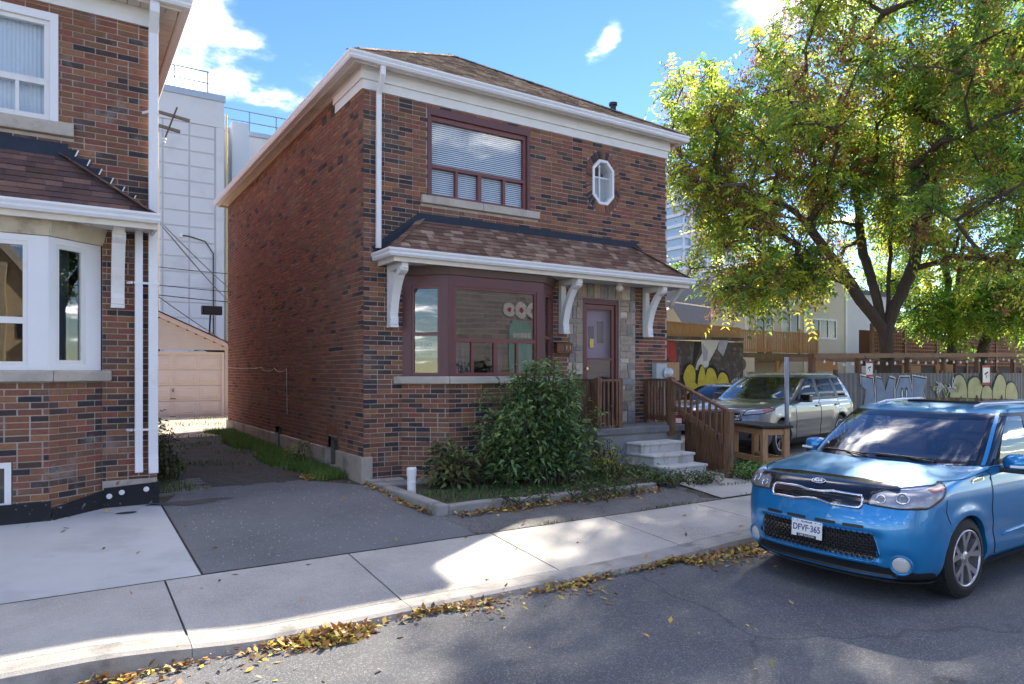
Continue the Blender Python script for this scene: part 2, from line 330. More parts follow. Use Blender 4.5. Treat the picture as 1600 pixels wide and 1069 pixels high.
class Wall:
    """collects bricks of one house; nearest 300 become objects, the rest one mesh"""
    def __init__(s, house, m_brick): s.h = house; s.b = []; s.mort = MB(); s.mb = m_brick
    def run(s, O, D, length, z0, z1, holes=(), dark=.25, phase=0.0, rj=.0015, mort=True, dk=None, mh=()):
        D = Vector((D[0], D[1], 0)).normalized(); n = Vector((D.y, -D.x, 0)); O = Vector((O[0], O[1], 0))
        nz = int(math.ceil((z1 - z0) / CH)); cuts = {0, length}
        for j in range(nz):
            za = z0 + j * CH; zb = min(za + CH - MJ, z1 - .002); zm = za + CH / 2
            if zb - za < .015: continue
            spans = [(0.0, length)]
            for h in holes:
                iv = h(zm) if callable(h) else ((h[0], h[1]) if h[2] < zm < h[3] else None)
                if iv is None: continue
                ns = []
                for (a, b) in spans:
                    if iv[1] <= a or iv[0] >= b: ns.append((a, b)); continue
                    if iv[0] > a: ns.append((a, iv[0]))
                    if iv[1] < b: ns.append((iv[1], b))
                spans = ns
            hdr = (j % 6 == 5)
            step = BLN / 2 if hdr and random.random() < .25 else BLN
            off = (phase + (BLN / 2 if j % 2 else 0)) % step
            for (a, b) in spans:
                u = math.floor((a - off) / step) * step + off
                while u < b - .004:
                    st = step
                    if random.random() < .06 and st == BLN: st = BLN / 2
                    p = max(u, a); q = min(u + st, b)
                    u += st
                    if q - p < .03: continue
                    q2 = q - MJ if q < b - .001 else q - .003; p2 = p if p > a + .001 else p + .003
                    s.b.append((O + D * p2 + n * random.uniform(-rj, rj), D, n, q2 - p2, za + random.uniform(-.001, .001), zb - za, brick_tint(dark if dk is None else dk(p, zm))))
        if mort:
            us = {0, length}; zs = {z0, z1}
            rect = [h for h in holes if not callable(h)] + list(mh)
            for h in rect: us |= {min(max(h[0], 0), length), min(max(h[1], 0), length)}; zs |= {min(max(h[2], z0), z1), min(max(h[3], z0), z1)}
            us = sorted(us); zs = sorted(zs)
            for i in range(len(us) - 1):
                for k in range(len(zs) - 1):
                    um = (us[i] + us[i + 1]) / 2; zm = (zs[k] + zs[k + 1]) / 2
                    if any(h[0] < um < h[1] and h[2] < zm < h[3] for h in rect): continue
                    a = O + D * us[i] - n * .007; b = O + D * us[i + 1] - n * .007
                    s.mort.quad((a.x, a.y, zs[k]), (b.x, b.y, zs[k]), (b.x, b.y, zs[k + 1]), (a.x, a.y, zs[k + 1]))
    def one(s, P, D, n, ln, z, h, tint): s.b.append((Vector(P), Vector(D), Vector(n), ln, z, h, tint))
    def finish(s, near=300, skip=None):
        wall = obj('wall', s.mort, M_mortar, s.h)
        ey = Vector((0, 0, EYE))
        s.b.sort(key=lambda q: (q[0] + Vector((0, 0, q[4])) - ey).length + (0 if skip is None or not skip(q) else 50))
        cache = {}
        def geo(b, O, D, n, ln, z, h, t):
            o = O + Vector((0, 0, z)); up = Vector((0, 0, h)); a = D * ln; i = n * -.012
            e = .0022
            b.add([o, o + a, o + a + up, o + up, o + i, o + a + i, o + a + up + i, o + up + i], [(0, 1, 2, 3), (4, 0, 3, 7), (1, 5, 6, 2), (3, 2, 6, 7), (4, 5, 1, 0)], t)
        for q in s.b[:near]:
            O, D, n, ln, z, h, t = q; key = (round(ln, 2), round(h, 2), t)
            if key not in cache:
                b = MB(); geo(b, Vector(), Vector((1, 0, 0)), Vector((0, -1, 0)), key[0], 0, key[1], t); cache[key] = b.mesh('brick', False, s.mb)
            o = link('brick', cache[key], wall)
            o.matrix_local = Matrix(((D.x, -n.x, 0, O.x), (D.y, -n.y, 0, O.y), (0, 0, 1, z), (0, 0, 0, 1)))
        r = MB()
        for q in s.b[near:]: geo(r, *q)
        if r.v: obj('brickwork', r, s.mb, wall, kind='stuff')
        return wall
M_white = mat('white_paint', (.78, .77, .74), .45, var=.05, vscale=3, c2=(.60, .55, .47), c2scale=2.2, c2lo=.55, c2hi=.8, coords='World')
M_cream = mat('cream_trim', (.74, .68, .58), .5, var=.06, vscale=3, c2=(.60, .52, .41), c2scale=2.0, c2lo=.5, c2hi=.75, coords='World')
M_alum = mat('aluminium_white', (.80, .80, .80), .35, var=.03, vscale=2, c2=(.68, .66, .62), c2scale=3, c2lo=.58, c2hi=.8, coords='World')
M_maroon = mat('maroon_paint', (.125, .045, .045), .45, var=.08, vscale=4, coords='World')
M_red2 = mat('maroon_trim', (.17, .052, .046), .4, var=.08, vscale=4, coords='World')
M_stone = mat('sill_stone', (.50, .44, .37), .9, var=.16, vscale=6, bump=.7, bscale=45, c2=(.38, .34, .29), c2scale=3, coords='World')
M_found = mat('foundation', (.40, .35, .29), .92, var=.22, vscale=4, bump=.5, bscale=50, c2=(.26, .225, .18), c2scale=1.7, coords='World')
M_flash = mat('flashing_tar', (.016, .026, .045), .75, var=.25, vscale=8, bump=.3, bscale=30, coords='World')
M_black = mat('black_rubber', (.012, .013, .016), .5, var=.3, vscale=20)
M_dark = mat('dark_interior', (.020, .018, .018), .9)
M_glassw = glass('window_glass', (.96, .98, .99), 1.38, bumpy=.05)
M_glassd = glass('dark_glass', (.62, .65, .67), 1.75, bumpy=.06)
M_shing = mat('shingle', tint=True, rough=.95, var=.3, vscale=60, bump=.8, bscale=180, spec=.2, coords='World')
M_wood_st = mat('stained_wood', (.17, .085, .042), .65, var=.45, vscale=5, stretch=(9, 9, .9), bump=.25, bscale=30, c2=(.08, .045, .028), c2scale=3, coords='World')
M_wood_lt = mat('cedar_wood', (.44, .255, .12), .7, var=.35, vscale=5, stretch=(8, 8, 1), bump=.2, bscale=30, coords='World')
def gutter_profile(): return [(0, 0), (.085, 0), (.105, .03), (.095, .055), (.115, .085), (.115, .11), (.105, .11), (.10, .09), (0, .11)]
def gutter_run(name, a, b, out, zbase, parent, mt, sc=1.0, miter=(0, 0)):
    """K-style gutter from a to b (xy); out = outward xy normal; miter: extra length at the tip per unit of outward offset"""
    a = Vector((a[0], a[1], 0)); b = Vector((b[0], b[1], 0)); d = (b - a).normalized(); out = Vector((out[0], out[1], 0)); V = []
    prof = gutter_profile(); n = len(prof)
    for (p, s, m) in ((a, -1, miter[0]), (b, 1, miter[1])):
        for (o, z) in prof: V.append(p + out * o * sc + d * (s * m * o * sc) + Vector((0, 0, zbase + z * sc)))
    return obj(name, MB().add(V, [(i, (i + 1) % n, n + (i + 1) % n, n + i) for i in range(n)] + [tuple(range(n))[::-1], tuple(range(n, 2 * n))]), mt, parent)
def shingle_plane(A, B, C, Dp, parent, m, near=300, course=.125, tabs=.16, cols=None, objs=True, name='shingle', th=.008, lift=.01):
    """quad A,B (eave left/right) C,D (ridge right/left); tabs laid in courses as separate pieces"""
    A, B, C, Dp = map(Vector, (A, B, C, Dp)); n = (B - A).cross(Dp - A).normalized()
    if n.z < 0: n = -n
    eh = (B - A).normalized(); h = (Dp - A); h = h - eh * h.dot(eh); Ln = h.length; up = h.normalized(); nc = max(1, int(round(Ln / course)))
    out = []
    for j in range(nc):
        f0 = j / nc; f1 = min(1, (j + 1.12) / nc)
        l0 = (A + (Dp - A) * f0 - A).dot(eh); r0 = (B + (C - B) * f0 - A).dot(eh)
        l1 = (A + (Dp - A) * f1 - A).dot(eh); r1 = (B + (C - B) * f1 - A).dot(eh)
        u = l0 - random.random() * tabs
        while u < r0:
            w_ = tabs * random.choice((.6, .8, 1, 1, 1.3)); a = max(u, l0); b = min(u + w_, r0); u += w_
            if b - a < .02: continue
            a1 = min(max(a, l1), r1); b1 = min(max(b, l1), r1)
            t = th * random.choice((.7, 1, 1.4))
            p = [A + eh * (a + .002) + up * (f0 * Ln), A + eh * (b - .002) + up * (f0 * Ln), A + eh * b1 + up * (f1 * Ln), A + eh * a1 + up * (f1 * Ln)]
            up0 = n * (lift + t); dn = n * (lift * .15)
            tint = jit(random.choice(cols), .18)
            top = [p[0] + up0, p[1] + up0, p[2] + dn + n * .002, p[3] + dn + n * .002]; bot = [p[0] + n * .001, p[1] + n * .001]
            out.append((top, bot, tint))
    ey = Vector((0, 0, EYE)); out.sort(key=lambda q: (q[0][0] - ey).length)
    rest = MB()
    for i, (top, bot, tint) in enumerate(out):
        b = MB() if (objs and i < near) else rest
        b.add(top + bot, [(0, 1, 2, 3), (4, 5, 1, 0), (5, 2, 1), (4, 0, 3)], tint)
        if b is not rest: obj(name, b, m, parent)
    if rest.v: obj('shingle_field', rest, m, parent, kind='stuff')
SHC = [(.178, .105, .078), (.209, .124, .090), (.143, .087, .068), (.248, .163, .121), (.163, .093, .071), (.326, .232, .178)]
SHC2 = [(.132, .078, .067), (.155, .093, .078), (.109, .065, .059), (.096, .062, .062), (.178, .105, .084)]
SHC3 = [(.38, .30, .24), (.29, .23, .185), (.46, .38, .30), (.21, .165, .135)]
def soffit_run(name, a, b, inner, zc, parent, mt, pw=.115, seam=.004):
    """row of soffit boards between lines a-b (outer) and the inner edge offset vector; each board its own piece"""
    a = Vector((*a, zc)); b = Vector((*b, zc)); d = b - a; n = int(d.length / pw); inner = Vector((*inner, 0)); e = d.normalized()
    m = None
    for i in range(n):
        p = a + d * (i / n) + e * seam; q = a + d * ((i + 1) / n) - e * seam
        if m is None:
            ln = (q - p).length; bx = MB().add([Vector(), e * ln, e * ln + inner, inner] + [v + Vector((0, 0, .02)) for v in (Vector(), e * ln, e * ln + inner, inner)], BOXF); m = bx.mesh('soffit_board', False, mt)
        o = link('soffit_board', m, parent); o.location = p
def bracket(parent, x, y, ztop, zbot, dep, mt, wd=.10, front=-1, name='bracket'):
    """timber knee bracket: back post, top arm, curved brace with square ends"""
    b = MB(); s = front
    b.box(x - wd / 2, x + wd / 2, min(y, y + s * .085), max(y, y + s * .085), zbot, ztop)
    b.box(x - wd / 2 - .001, x + wd / 2 + .001, min(y + s * .086, y + s * dep), max(y + s * .086, y + s * dep), ztop - .10, ztop - .002)
    h = ztop - zbot; prof_o = []; prof_i = []
    pts = [(.10, 0.0), (.175, .02), (.18, .10), (.165, .16), (.175, .24), (.205, .36), (.255, .50), (.315, .62), (.375, .72), (.43, .79), (.52, .83), (.555, .86), (.555, .93)]
    inn = [(.10, 0.0), (.095, .02), (.095, .10), (.090, .16), (.090, .24), (.115, .36), (.160, .50), (.215, .62), (.275, .72), (.33, .80), (.40, .86), (.44, .90), (.44, .93)]
    k = dep / .58
    V = []
    for (po, pi) in zip(pts, inn):
        for xx in (x - wd / 2 - .012, x + wd / 2 + .012):
            V.append((xx, y + s * pi[0] * k, zbot + pi[1] * h)); V.append((xx, y + s * po[0] * k, zbot + po[1] * h))
    F = []
    for i in range(len(pts) - 1):
        o = i * 4; F += [(o, o + 1, o + 5, o + 4), (o + 2, o + 6, o + 7, o + 3), (o, o + 4, o + 6, o + 2), (o + 1, o + 3, o + 7, o + 5)]
    F += [(0, 2, 3, 1), tuple(len(pts) * 4 - 4 + q for q in (0, 1, 3, 2))]
    b.add(V, F); b.box(x - wd / 2 - .014, x + wd / 2 + .014, min(y + s * .02, y + s * .19 * k), max(y + s * .02, y + s * .19 * k), zbot - .03, zbot + .012)
    return obj(name, b, mt, parent, bevel=.004)
def rect_frame(u0, u1, z0, z1, wt, dp, tr):
    """four bars of a rectangular frame: tr maps (u, depth, z) to world"""
    b = MB()
    for (a0, a1, c0, c1) in ((u0, u1, z1 - wt, z1), (u0, u1, z0, z0 + wt), (u0, u0 + wt, z0 + wt, z1 - wt), (u1 - wt, u1, z0 + wt, z1 - wt)):
        b.add([tr(a0, 0, c0), tr(a1, 0, c0), tr(a1, dp, c0), tr(a0, dp, c0), tr(a0, 0, c1), tr(a1, 0, c1), tr(a1, dp, c1), tr(a0, dp, c1)], BOXF)
    return b
def tbox(b, tr, u0, u1, d0, d1, z0, z1, t=None):
    return b.add([tr(u0, d0, z0), tr(u1, d0, z0), tr(u1, d1, z0), tr(u0, d1, z0), tr(u0, d0, z1), tr(u1, d0, z1), tr(u1, d1, z1), tr(u0, d1, z1)], BOXF, t)
def wall_tr(O, D):                                        # u along the wall, depth outward-negative = into the wall
    D = Vector((D[0], D[1], 0)).normalized(); n = Vector((D.y, -D.x, 0)); O = Vector((O[0], O[1], 0))
    return lambda u, d, z: O + D * u - n * d + Vector((0, 0, z))
def pane(parent, tr, u0, u1, z0, z1, d, mt, name='pane'):
    b = MB(); tbox(b, tr, u0, u1, d, d + .006, z0, z1); return obj(name, b, mt, parent)
def blinds(parent, tr, u0, u1, z0, z1, d, mt, pitch=.034):
    b = MB(); z = z0
    while z < z1 - .01:
        b.add([tr(u0, d, z), tr(u1, d, z), tr(u1, d + .018, z + pitch * .86), tr(u0, d + .018, z + pitch * .86)], [(0, 1, 2, 3)]); z += pitch
    return obj('blind', b, mt, parent)
# ------------------------------------------------------------------ main house
XS, XE, YF, YB = 3.67, 9.80, 9.65, 19.45
HOUSE = thing('brick_house', 'two-storey red brick house with maroon windows and shingled porch roof', 'house', (6.7, 14.5, .3))
W1 = Wall(HOUSE, M_brick)
BAY = [(4.27, 9.65), (4.82, 9.17), (6.56, 9.17), (7.11, 9.65)]
OCX, OCZ = 8.205, 5.34
def oct_r(th): return 1 / max(abs(math.cos(th)) / .262, abs(math.sin(th)) / .412, (abs(math.cos(th)) + abs(math.sin(th))) / .52)
OCT = [(math.cos(t) * (oct_r(t) + .130), math.sin(t) * (oct_r(t) + .130)) for t in [2 * math.pi * i / 360 for i in range(360)]]
def oct_hole(z):
    hw = max([x for x, q in OCT if abs(q - (z - OCZ)) < .016], default=None)
    return None if hw is None else (OCX - XS - hw, OCX - XS + hw)
fh = [(4.70 - XS, 6.60 - XS, 4.62, 5.985), (4.59 - XS, 6.77 - XS, 4.49, 4.62), (4.29 - XS, 7.09 - XS, 0, 3.56), (7.42 - XS, 8.99 - XS, .3, 3.50), oct_hole]
W1.run((XS, YF), (1, 0), XE - XS, .31, 6.03, fh, mh=[(OCX - XS - .2, OCX - XS + .2, OCZ - .35, OCZ + .35)], dark=.30, dk=lambda p, z: .42 if p < .62 and z > .3 else (.22 if z > 4.4 else .30))
bw = [(YB - 11.25, YB - 10.75, .6, .87), (YB - 14.56, YB - 14.1, .6, .85)]
W1.run((XS, YB), (0, -1), YB - YF, .68, 6.36, bw, dark=.07, rj=.0005, dk=lambda p, z: .34 if p > 9.55 else .07)
for (a, b) in zip(BAY[:-1], BAY[1:]):
    W1.run(a, (b[0] - a[0], b[1] - a[1]), math.dist(a, b), .31, 1.735, dark=.34)
# arches over the two basement windows, radial bricks round the octagon
for (ya, yb, zt) in ((10.75, 11.25, .87), (14.1, 14.56, .85)):
    n = 7
    for i in range(n):
        y = lerp(ya - .05, yb + .05, (i + .5) / n); lift = .05 * (1 - ((i - 3) / 3) ** 2)
        for r in range(2):
            W1.one((XS - .004, y + .033, 0), (0, -1, 0), (-1, 0, 0), .058, zt + lift + r * .115, .105, brick_tint(.1))
wall = W1.finish(300)
# soldier bricks round the octagon window, each its own piece
for i in range(34):
    t0 = 2 * math.pi * i / 34; t1 = 2 * math.pi * (i + 1) / 34; V = []
    for y in (YF - .004, YF + .012):
        for (t, r) in ((t0, 0), (t1, 0), (t1, .135), (t0, .135)):
            tm = t + (.016 if t == t0 else -.016); q = oct_r(tm) + r; V.append((OCX + math.cos(tm) * q, y, OCZ + math.sin(tm) * q))
    obj('brick', MB().add(V, BOXF, brick_tint(.40)), M_brick, wall)
# hull: plain right and rear walls, floor and ceiling
h = MB(); h.box(XE - .2, XE, YF + .02, YB, .0, 6.34); h.box(XS + .05, XE - .2, YB - .2, YB - .01, .0, 6.34)
obj('rear_wall', h, mat('plain_brick', (.13, .05, .04), .95, var=.3, vscale=20, coords='World'), HOUSE)
h = MB(); h.box(XS + .3, XE - .2, YF + .3, YB - .2, 6.28, 6.30); h.box(XS + .3, XE - .2, YF + .02, YB - .2, 3.7, 3.75); obj('floor', h, M_dark, HOUSE)
# foundation
f = MB()
for (ya, yb) in ((9.60, 10.75), (11.25, 14.1), (14.56, YB)): f.box(3.625, 3.80, ya, yb, .1, .68)
for (ya, yb) in ((10.75, 11.25), (14.1, 14.56)): f.box(3.70, 3.80, ya, yb, .1, .40)
obj('foundation', f, M_found, HOUSE, bevel=.01)
f = MB(); f.box(3.69, 3.93, 9.50, 9.64, .15, .36); f.box(3.94, 4.24, 9.47, 9.64, .15, .352); obj('footing_stone', f, M_stone, HOUSE, bevel=.012)
for (ya, yb, zt) in ((10.75, 11.25, .87), (14.1, 14.56, .85)):
    w_ = MB(); tr = wall_tr((XS, yb), (0, -1)); w_ = rect_frame(0, yb - ya, .30, zt, .06, .05, lambda u, d, z: tr(u, d + .05, z))
    o = obj('basement_window', w_, mat('grey_frame', (.16, .14, .12), .7), HOUSE); pane(o, tr, .05, yb - ya - .05, .30, zt - .05, .09, mat('plank_grey', (.10, .09, .08), .8), 'panel')
# frieze boards, eaves, gutter
fr = MB(); fr.box(XS - .012, XE + .012, YF - .022, YF + .03, 6.03, 6.165); fr.box(XS - .022, XS + .03, YF + .031, 10.83, 6.03, 6.165); obj('frieze_board', fr, M_white, HOUSE)
fr = MB(); fr.box(XS - .045, XE + .045, YF - .05, YF + .03, 6.166, 6.35); fr.box(XS - .046, XS + .03, YF + .031, 10.86, 6.166, 6.35); obj('frieze_board', fr, M_white, HOUSE)
fr = MB(); fr.box(XS - .03, XS + .02, 10.861, YB + .05, 6.29, 6.351); obj('trim_board', fr, M_cream, HOUSE)
E0, E1, F0, F1 = 3.47, 10.0, 9.45, 19.7                     # fascia line
fa = MB(); fa.box(E0, E1, F0, F0 + .02, 6.30, 6.42); fa.box(E0, E0 + .02, F0 + .021, F1, 6.30, 6.42); fa.box(E1 - .02, E1, F0 + .021, F1, 6.30, 6.42); fa.box(E0 + .021, E1 - .021, F1 - .02, F1, 6.3, 6.42)
fa.box(E0 + .02, E0 + .05, F0 + .05, F1 - .03, 6.335, 6.35)
obj('fascia', fa, M_cream, HOUSE)
soffit_run('soffit', (E0 + .02, F0 + .02), (E1 - .02, F0 + .02), (0, YF - F0 - .02), 6.352, HOUSE, M_white, .135)
soffit_run('soffit', (E0 + .02, F1 - .02), (E0 + .02, YF - .02), (XS - E0 - .02, 0), 6.352, HOUSE, M_cream, .135)
sf = MB(); sf.box(E0 + .03, E1 - .03, F0 + .03, F1 - .03, 6.375, 6.385); obj('soffit_backing', sf, M_dark, HOUSE)
gutter_run('gutter', (E0, F0), (E1, F0), (0, -1), 6.315, HOUSE, M_alum, 1.0, (1, 1))
gutter_run('gutter', (E0, F1), (E0, F0), (-1, 0), 6.315, HOUSE, M_alum, 1.0, (0, 1))
gutter_run('gutter', (E1, F0), (E1, F1), (1, 0), 6.315, HOUSE, M_alum, 1.0, (1, 0))
AP = (6.735, 12.75, 8.43); AQ = (6.735, 16.4, 8.43); r0 = (E0 - .05, F0 - .06, 6.43); r1 = (E1 + .05, F0 - .06, 6.43); r2 = (E1 + .05, F1 + .05, 6.43); r3 = (E0 - .05, F1 + .05, 6.43)
rf = MB(); rf.add([r0, r1, r2, r3, AP, AQ], [(0, 1, 4), (1, 2, 5, 4), (2, 3, 5), (3, 0, 4, 5)])
ROOF = obj('roof', rf, mat('roof_felt', (.28, .22, .18), .95, var=.4, vscale=30, bump=.6, bscale=60, coords='World'), HOUSE)
shingle_plane(r0, r1, AP, AP, ROOF, M_shing, objs=False, course=.14, tabs=.2, cols=SHC3, th=.014, lift=.012)
rc = MB()
for i in range(24):
    for (P0, P1) in ((r0, AP), (r1, AP)):
        a = Vector(P0).lerp(Vector(P1), i / 24); b = Vector(P0).lerp(Vector(P1), (i + 1.15) / 24); rc.bar(a + Vector((0, 0, .018)), b + Vector((0, 0, .012)), .2, .018, t=jit(random.choice(SHC3), .2))
obj('hip_cap', rc, M_shing, ROOF, kind='stuff')
rc = MB(); rc.tube([(9.05, 10.35, 6.9), (9.05, 10.35, 7.16)], .06, 12); rc.tube([(9.05, 10.35, 7.13), (9.05, 10.35, 7.18)], .085, 12); obj('vent_pipe', rc, M_black, ROOF)
def downspout(parent, pts, mt, w1=.075, w2=.055):
    b = MB()
    for p, q in zip(pts[:-1], pts[1:]):
        d = (Vector(q) - Vector(p)).normalized() * .015; b.bar(Vector(p) - d, Vector(q) + d, w1, w2, up=(0, 1, 0) if abs(d.z) > .01 else (0, 0, 1))
    return obj('downspout', b, mt, parent, bevel=.008)
downspout(HOUSE, [(3.875, 9.41, 6.33), (3.875, 9.41, 6.20), (3.885, 9.585, 5.97), (3.885, 9.60, 3.74)], M_alum)
# ---- upper window
def maroon(n, b, p): return obj(n, b, M_maroon, p)
UW = MB(); tr = wall_tr((XS, YF), (1, 0)); o_ = XS
for (a, b, c, d) in ((4.70, 6.60, 5.87, 5.985), (4.70, 4.755, 4.62, 5.87), (6.545, 6.60, 4.62, 5.87)): tbox(UW, tr, a - o_, b - o_, -.01, .14, c, d)
UWIN = obj('window', UW, M_maroon, HOUSE, label='wide upstairs window with white blinds in a maroon frame')
fr = MB()
for (a, b, c, d) in ((4.756, 6.544, 5.80, 5.869), (4.756, 6.544, 4.621, 4.665), (4.756, 4.79, 4.666, 5.799), (6.49, 6.544, 4.666, 5.799), (4.791, 6.489, 5.075, 5.125), (5.615, 5.675, 4.666, 5.074), (5.205, 5.245, 4.666, 5.074), (6.09, 6.13, 4.666, 5.074)): tbox(fr, tr, a - o_, b - o_, .03, .10, c, d)
obj('frame', fr, M_red2, UWIN)
for (a, b, c, d) in ((4.79, 6.49, 5.125, 5.80), (4.79, 5.205, 4.665, 5.075), (5.245, 5.615, 4.665, 5.075), (5.675, 6.09, 4.665, 5.075), (6.13, 6.49, 4.665, 5.075)):
    pane(UWIN, tr, a - o_, b - o_, c, d, .07, M_glassw)
M_blind = mat('blind_white', (.80, .81, .82), .6)
blinds(UWIN, tr, 4.78 - o_, 6.5 - o_, 5.10, 5.82, .095, M_blind, .032)
for (a, b) in ((4.78, 5.22), (5.225, 5.64), (5.65, 6.105), (6.11, 6.5)): blinds(UWIN, tr, a - o_, b - o_, 4.66, 5.10, .105, M_blind, .032)
b = MB(); tbox(b, tr, 4.66 - o_, 6.64 - o_, .22, .23, 4.6, 6.0); obj('backing', b, M_dark, UWIN)
for (a, b) in ((4.59, 5.66), (5.664, 6.77)):
    s = MB(); tbox(s, tr, a - o_, b - o_, -.06, .12, 4.495, 4.615); obj('sill', s, M_stone, UWIN, bevel=.01)
# ---- octagon window
OW = MB(); ring = lambda hw, hh, ch, y: [(OCX + sx, y, OCZ + sz) for sx, sz in ((hw - ch, -hh), (hw, -hh + ch), (hw, hh - ch), (hw - ch, hh), (-hw + ch, hh), (-hw, hh - ch), (-hw, -hh + ch), (-hw + ch, -hh))]
def octring(b, o, i, y0, y1):
    V = ring(*o, y0) + ring(*i, y0) + ring(*i, y1) + ring(*o, y1); F = []
    for k in range(8):
        n = (k + 1) % 8
        for r in range(4): F.append((r * 8 + k, r * 8 + n, ((r + 1) % 4) * 8 + n, ((r + 1) % 4) * 8 + k))
    b.add(V, F)
octring(OW, (.25, .40, .155), (.205, .355, .135), YF - .012, YF + .09)
OWIN = obj('window', OW, M_alum, HOUSE, label='small white octagonal window in a ring of bricks')
b = MB(); b.add(ring(.208, .358, .136, YF + .05), [tuple(range(8))]); obj('pane', b, M_glassw, OWIN)
b = MB(); octring(b, (.30, .45, .18), (.24, .39, .15), YF + .03, YF + .30); obj('reveal', b, M_white, OWIN)
b = MB(); b.box(OCX - .012, OCX + .012, YF + .10, YF + .12, OCZ - .39, OCZ + .39); b.box(OCX - .24, OCX + .24, YF + .101, YF + .119, OCZ + .10, OCZ + .124); obj('glazing_bar', b, M_alum, OWIN)
b = MB()
for i in range(30):
    x0 = OCX - .28 + .56 * i / 30; x1 = OCX - .28 + .56 * (i + 1) / 30; y = YF + .22 + .02 * math.sin(i * 1.5); y2 = YF + .22 + .02 * math.sin(i * 1.5 + 1.5); b.quad((x0, y, OCZ - .45), (x1, y2, OCZ - .45), (x1, y2, OCZ + .16), (x0, y, OCZ + .16))
obj('curtain', b, mat('net_curtain', (.55, .55, .56), .9), OWIN)
b = MB(); b.box(OCX - .45, OCX + .45, YF + .31, YF + .32, OCZ - .6, OCZ + .6); obj('backing', b, M_dark, OWIN)
# ---- bay window
BW = MB()
fl = [(4.27 + .02, 9.665), (4.825, 9.185), (6.555, 9.185), (7.09, 9.665)]
for (za, zb) in ((.3, .32), (1.70, 1.735), (3.47, 3.50)): BW.add([(x, y, za) for x, y in fl] + [(x, y, zb) for x, y in fl], [(0, 1, 2, 3)[::-1], (4, 5, 6, 7), (0, 1, 5, 4), (1, 2, 6, 5), (2, 3, 7, 6), (3, 0, 4, 7)])
BAYW = obj('bay_window', BW, M_maroon, HOUSE, label='maroon three-sided bay window under the porch roof')
# sill stones
off = .085; SP = [(4.135, 9.65), (4.785, 9.075), (6.595, 9.075), (7.245, 9.65)]; IN = [(4.36, 9.65), (4.84, 9.22), (6.54, 9.22), (7.02, 9.65)]
for i, (a, b) in enumerate(((0, 1), (1, 2), (2, 3))):
    s = MB(); g_ = .003; P = lambda p, z: (p[0], p[1], z)
    A = Vector((*SP[a], 0)); B = Vector((*SP[b], 0)); e = (B - A).normalized() * g_; C_ = Vector((*IN[b], 0)); D_ = Vector((*IN[a], 0))
    q = [A + e, B - e, C_ - e, D_ + e]; s.add([(p.x, p.y, 1.74) for p in q] + [(p.x, p.y, 1.85) for p in q], BOXF); obj('sill', s, M_stone, BAYW, bevel=.012)
def bayface(a, b, opening, rails, mulls, lite):
    """boards round an opening + sash; opening (u0,u1,z0,z1)"""
    tr = wall_tr(a, (b[0] - a[0], b[1] - a[1])); Ln = math.dist(a, b); u0, u1, z0, z1 = opening
    bd = MB()
    for (p, q, c, d) in ((.0, Ln, z1, 3.36), (.0, Ln, 1.852, z0), (.0, u0, z0, z1), (u1, Ln, z0, z1)): tbox(bd, tr, p, q, .02, .10, c, d)
    obj('surround', bd, M_maroon, BAYW)
    hd = MB(); hd.add([tr(-.012, .0, 3.365), tr(Ln + .012, .0, 3.365), tr(Ln + .03, -.05, 3.50), tr(-.03, -.05, 3.50), tr(-.012, .06, 3.365), tr(Ln + .012, .06, 3.365), tr(Ln, .06, 3.50), tr(0, .06, 3.50)], BOXF)
    obj('header', hd, mat('header_brown', (.13, .085, .07), .55, var=.1, vscale=4), BAYW)
    fr = MB(); w_ = .035
    for (p, q, c, d) in ((u0, u1, z1 - w_, z1), (u0, u1, z0, z0 + w_), (u0, u0 + w_, z0 + w_, z1 - w_), (u1 - w_, u1, z0 + w_, z1 - w_)): tbox(fr, tr, p + .001, q - .001, .035, .085, c, d)
    for (c, d) in rails: tbox(fr, tr, u0 + w_, u1 - w_, .033, .087, c, d)
    for (p, q, c, d) in mulls: tbox(fr, tr, p, q, .036, .084, c, d)
    obj('sash', fr, M_red2, BAYW)
    for (p, q, c, d) in lite: pane(BAYW, tr, p, q, c, d, .06, M_glassd)
    return tr
Lf = math.dist(BAY[0], BAY[1])
trL = bayface(BAY[0], BAY[1], (.15, .58, 1.87, 3.20), [(2.46, 2.51)], [], [(.18, .55, 2.51, 3.17), (.18, .55, 1.90, 2.46)])
trF = bayface(BAY[1], BAY[2], (.10, 1.60, 1.87, 3.20), [(2.37, 2.43)], [(.40, .445, 1.9, 2.37), (.80, .87, 1.9, 2.37), (1.215, 1.26, 1.9, 2.37)],
              [(.13, 1.57, 2.43, 3.17), (.13, .40, 1.90, 2.37), (.445, .80, 1.90, 2.37), (.87, 1.215, 1.90, 2.37), (1.26, 1.57, 1.90, 2.37)])
trR = bayface(BAY[2], BAY[3], (.15, .58, 1.87, 3.20), [(2.46, 2.51)], [], [(.18, .55, 2.51, 3.17), (.18, .55, 1.90, 2.46)])
rm = MB(); rm.add([(4.3, 9.7, 1.8), (7.1, 9.7, 1.8), (7.1, 12, 1.8), (4.3, 12, 1.8), (4.3, 9.7, 3.48), (7.1, 9.7, 3.48), (7.1, 12, 3.48), (4.3, 12, 3.48)], [(0, 1, 2, 3), (4, 7, 6, 5), (1, 5, 6, 2), (2, 6, 7, 3), (3, 7, 4, 0)])
obj('room', rm, mat('room_wall', (.20, .17, .15), .9), BAYW)
b = MB()
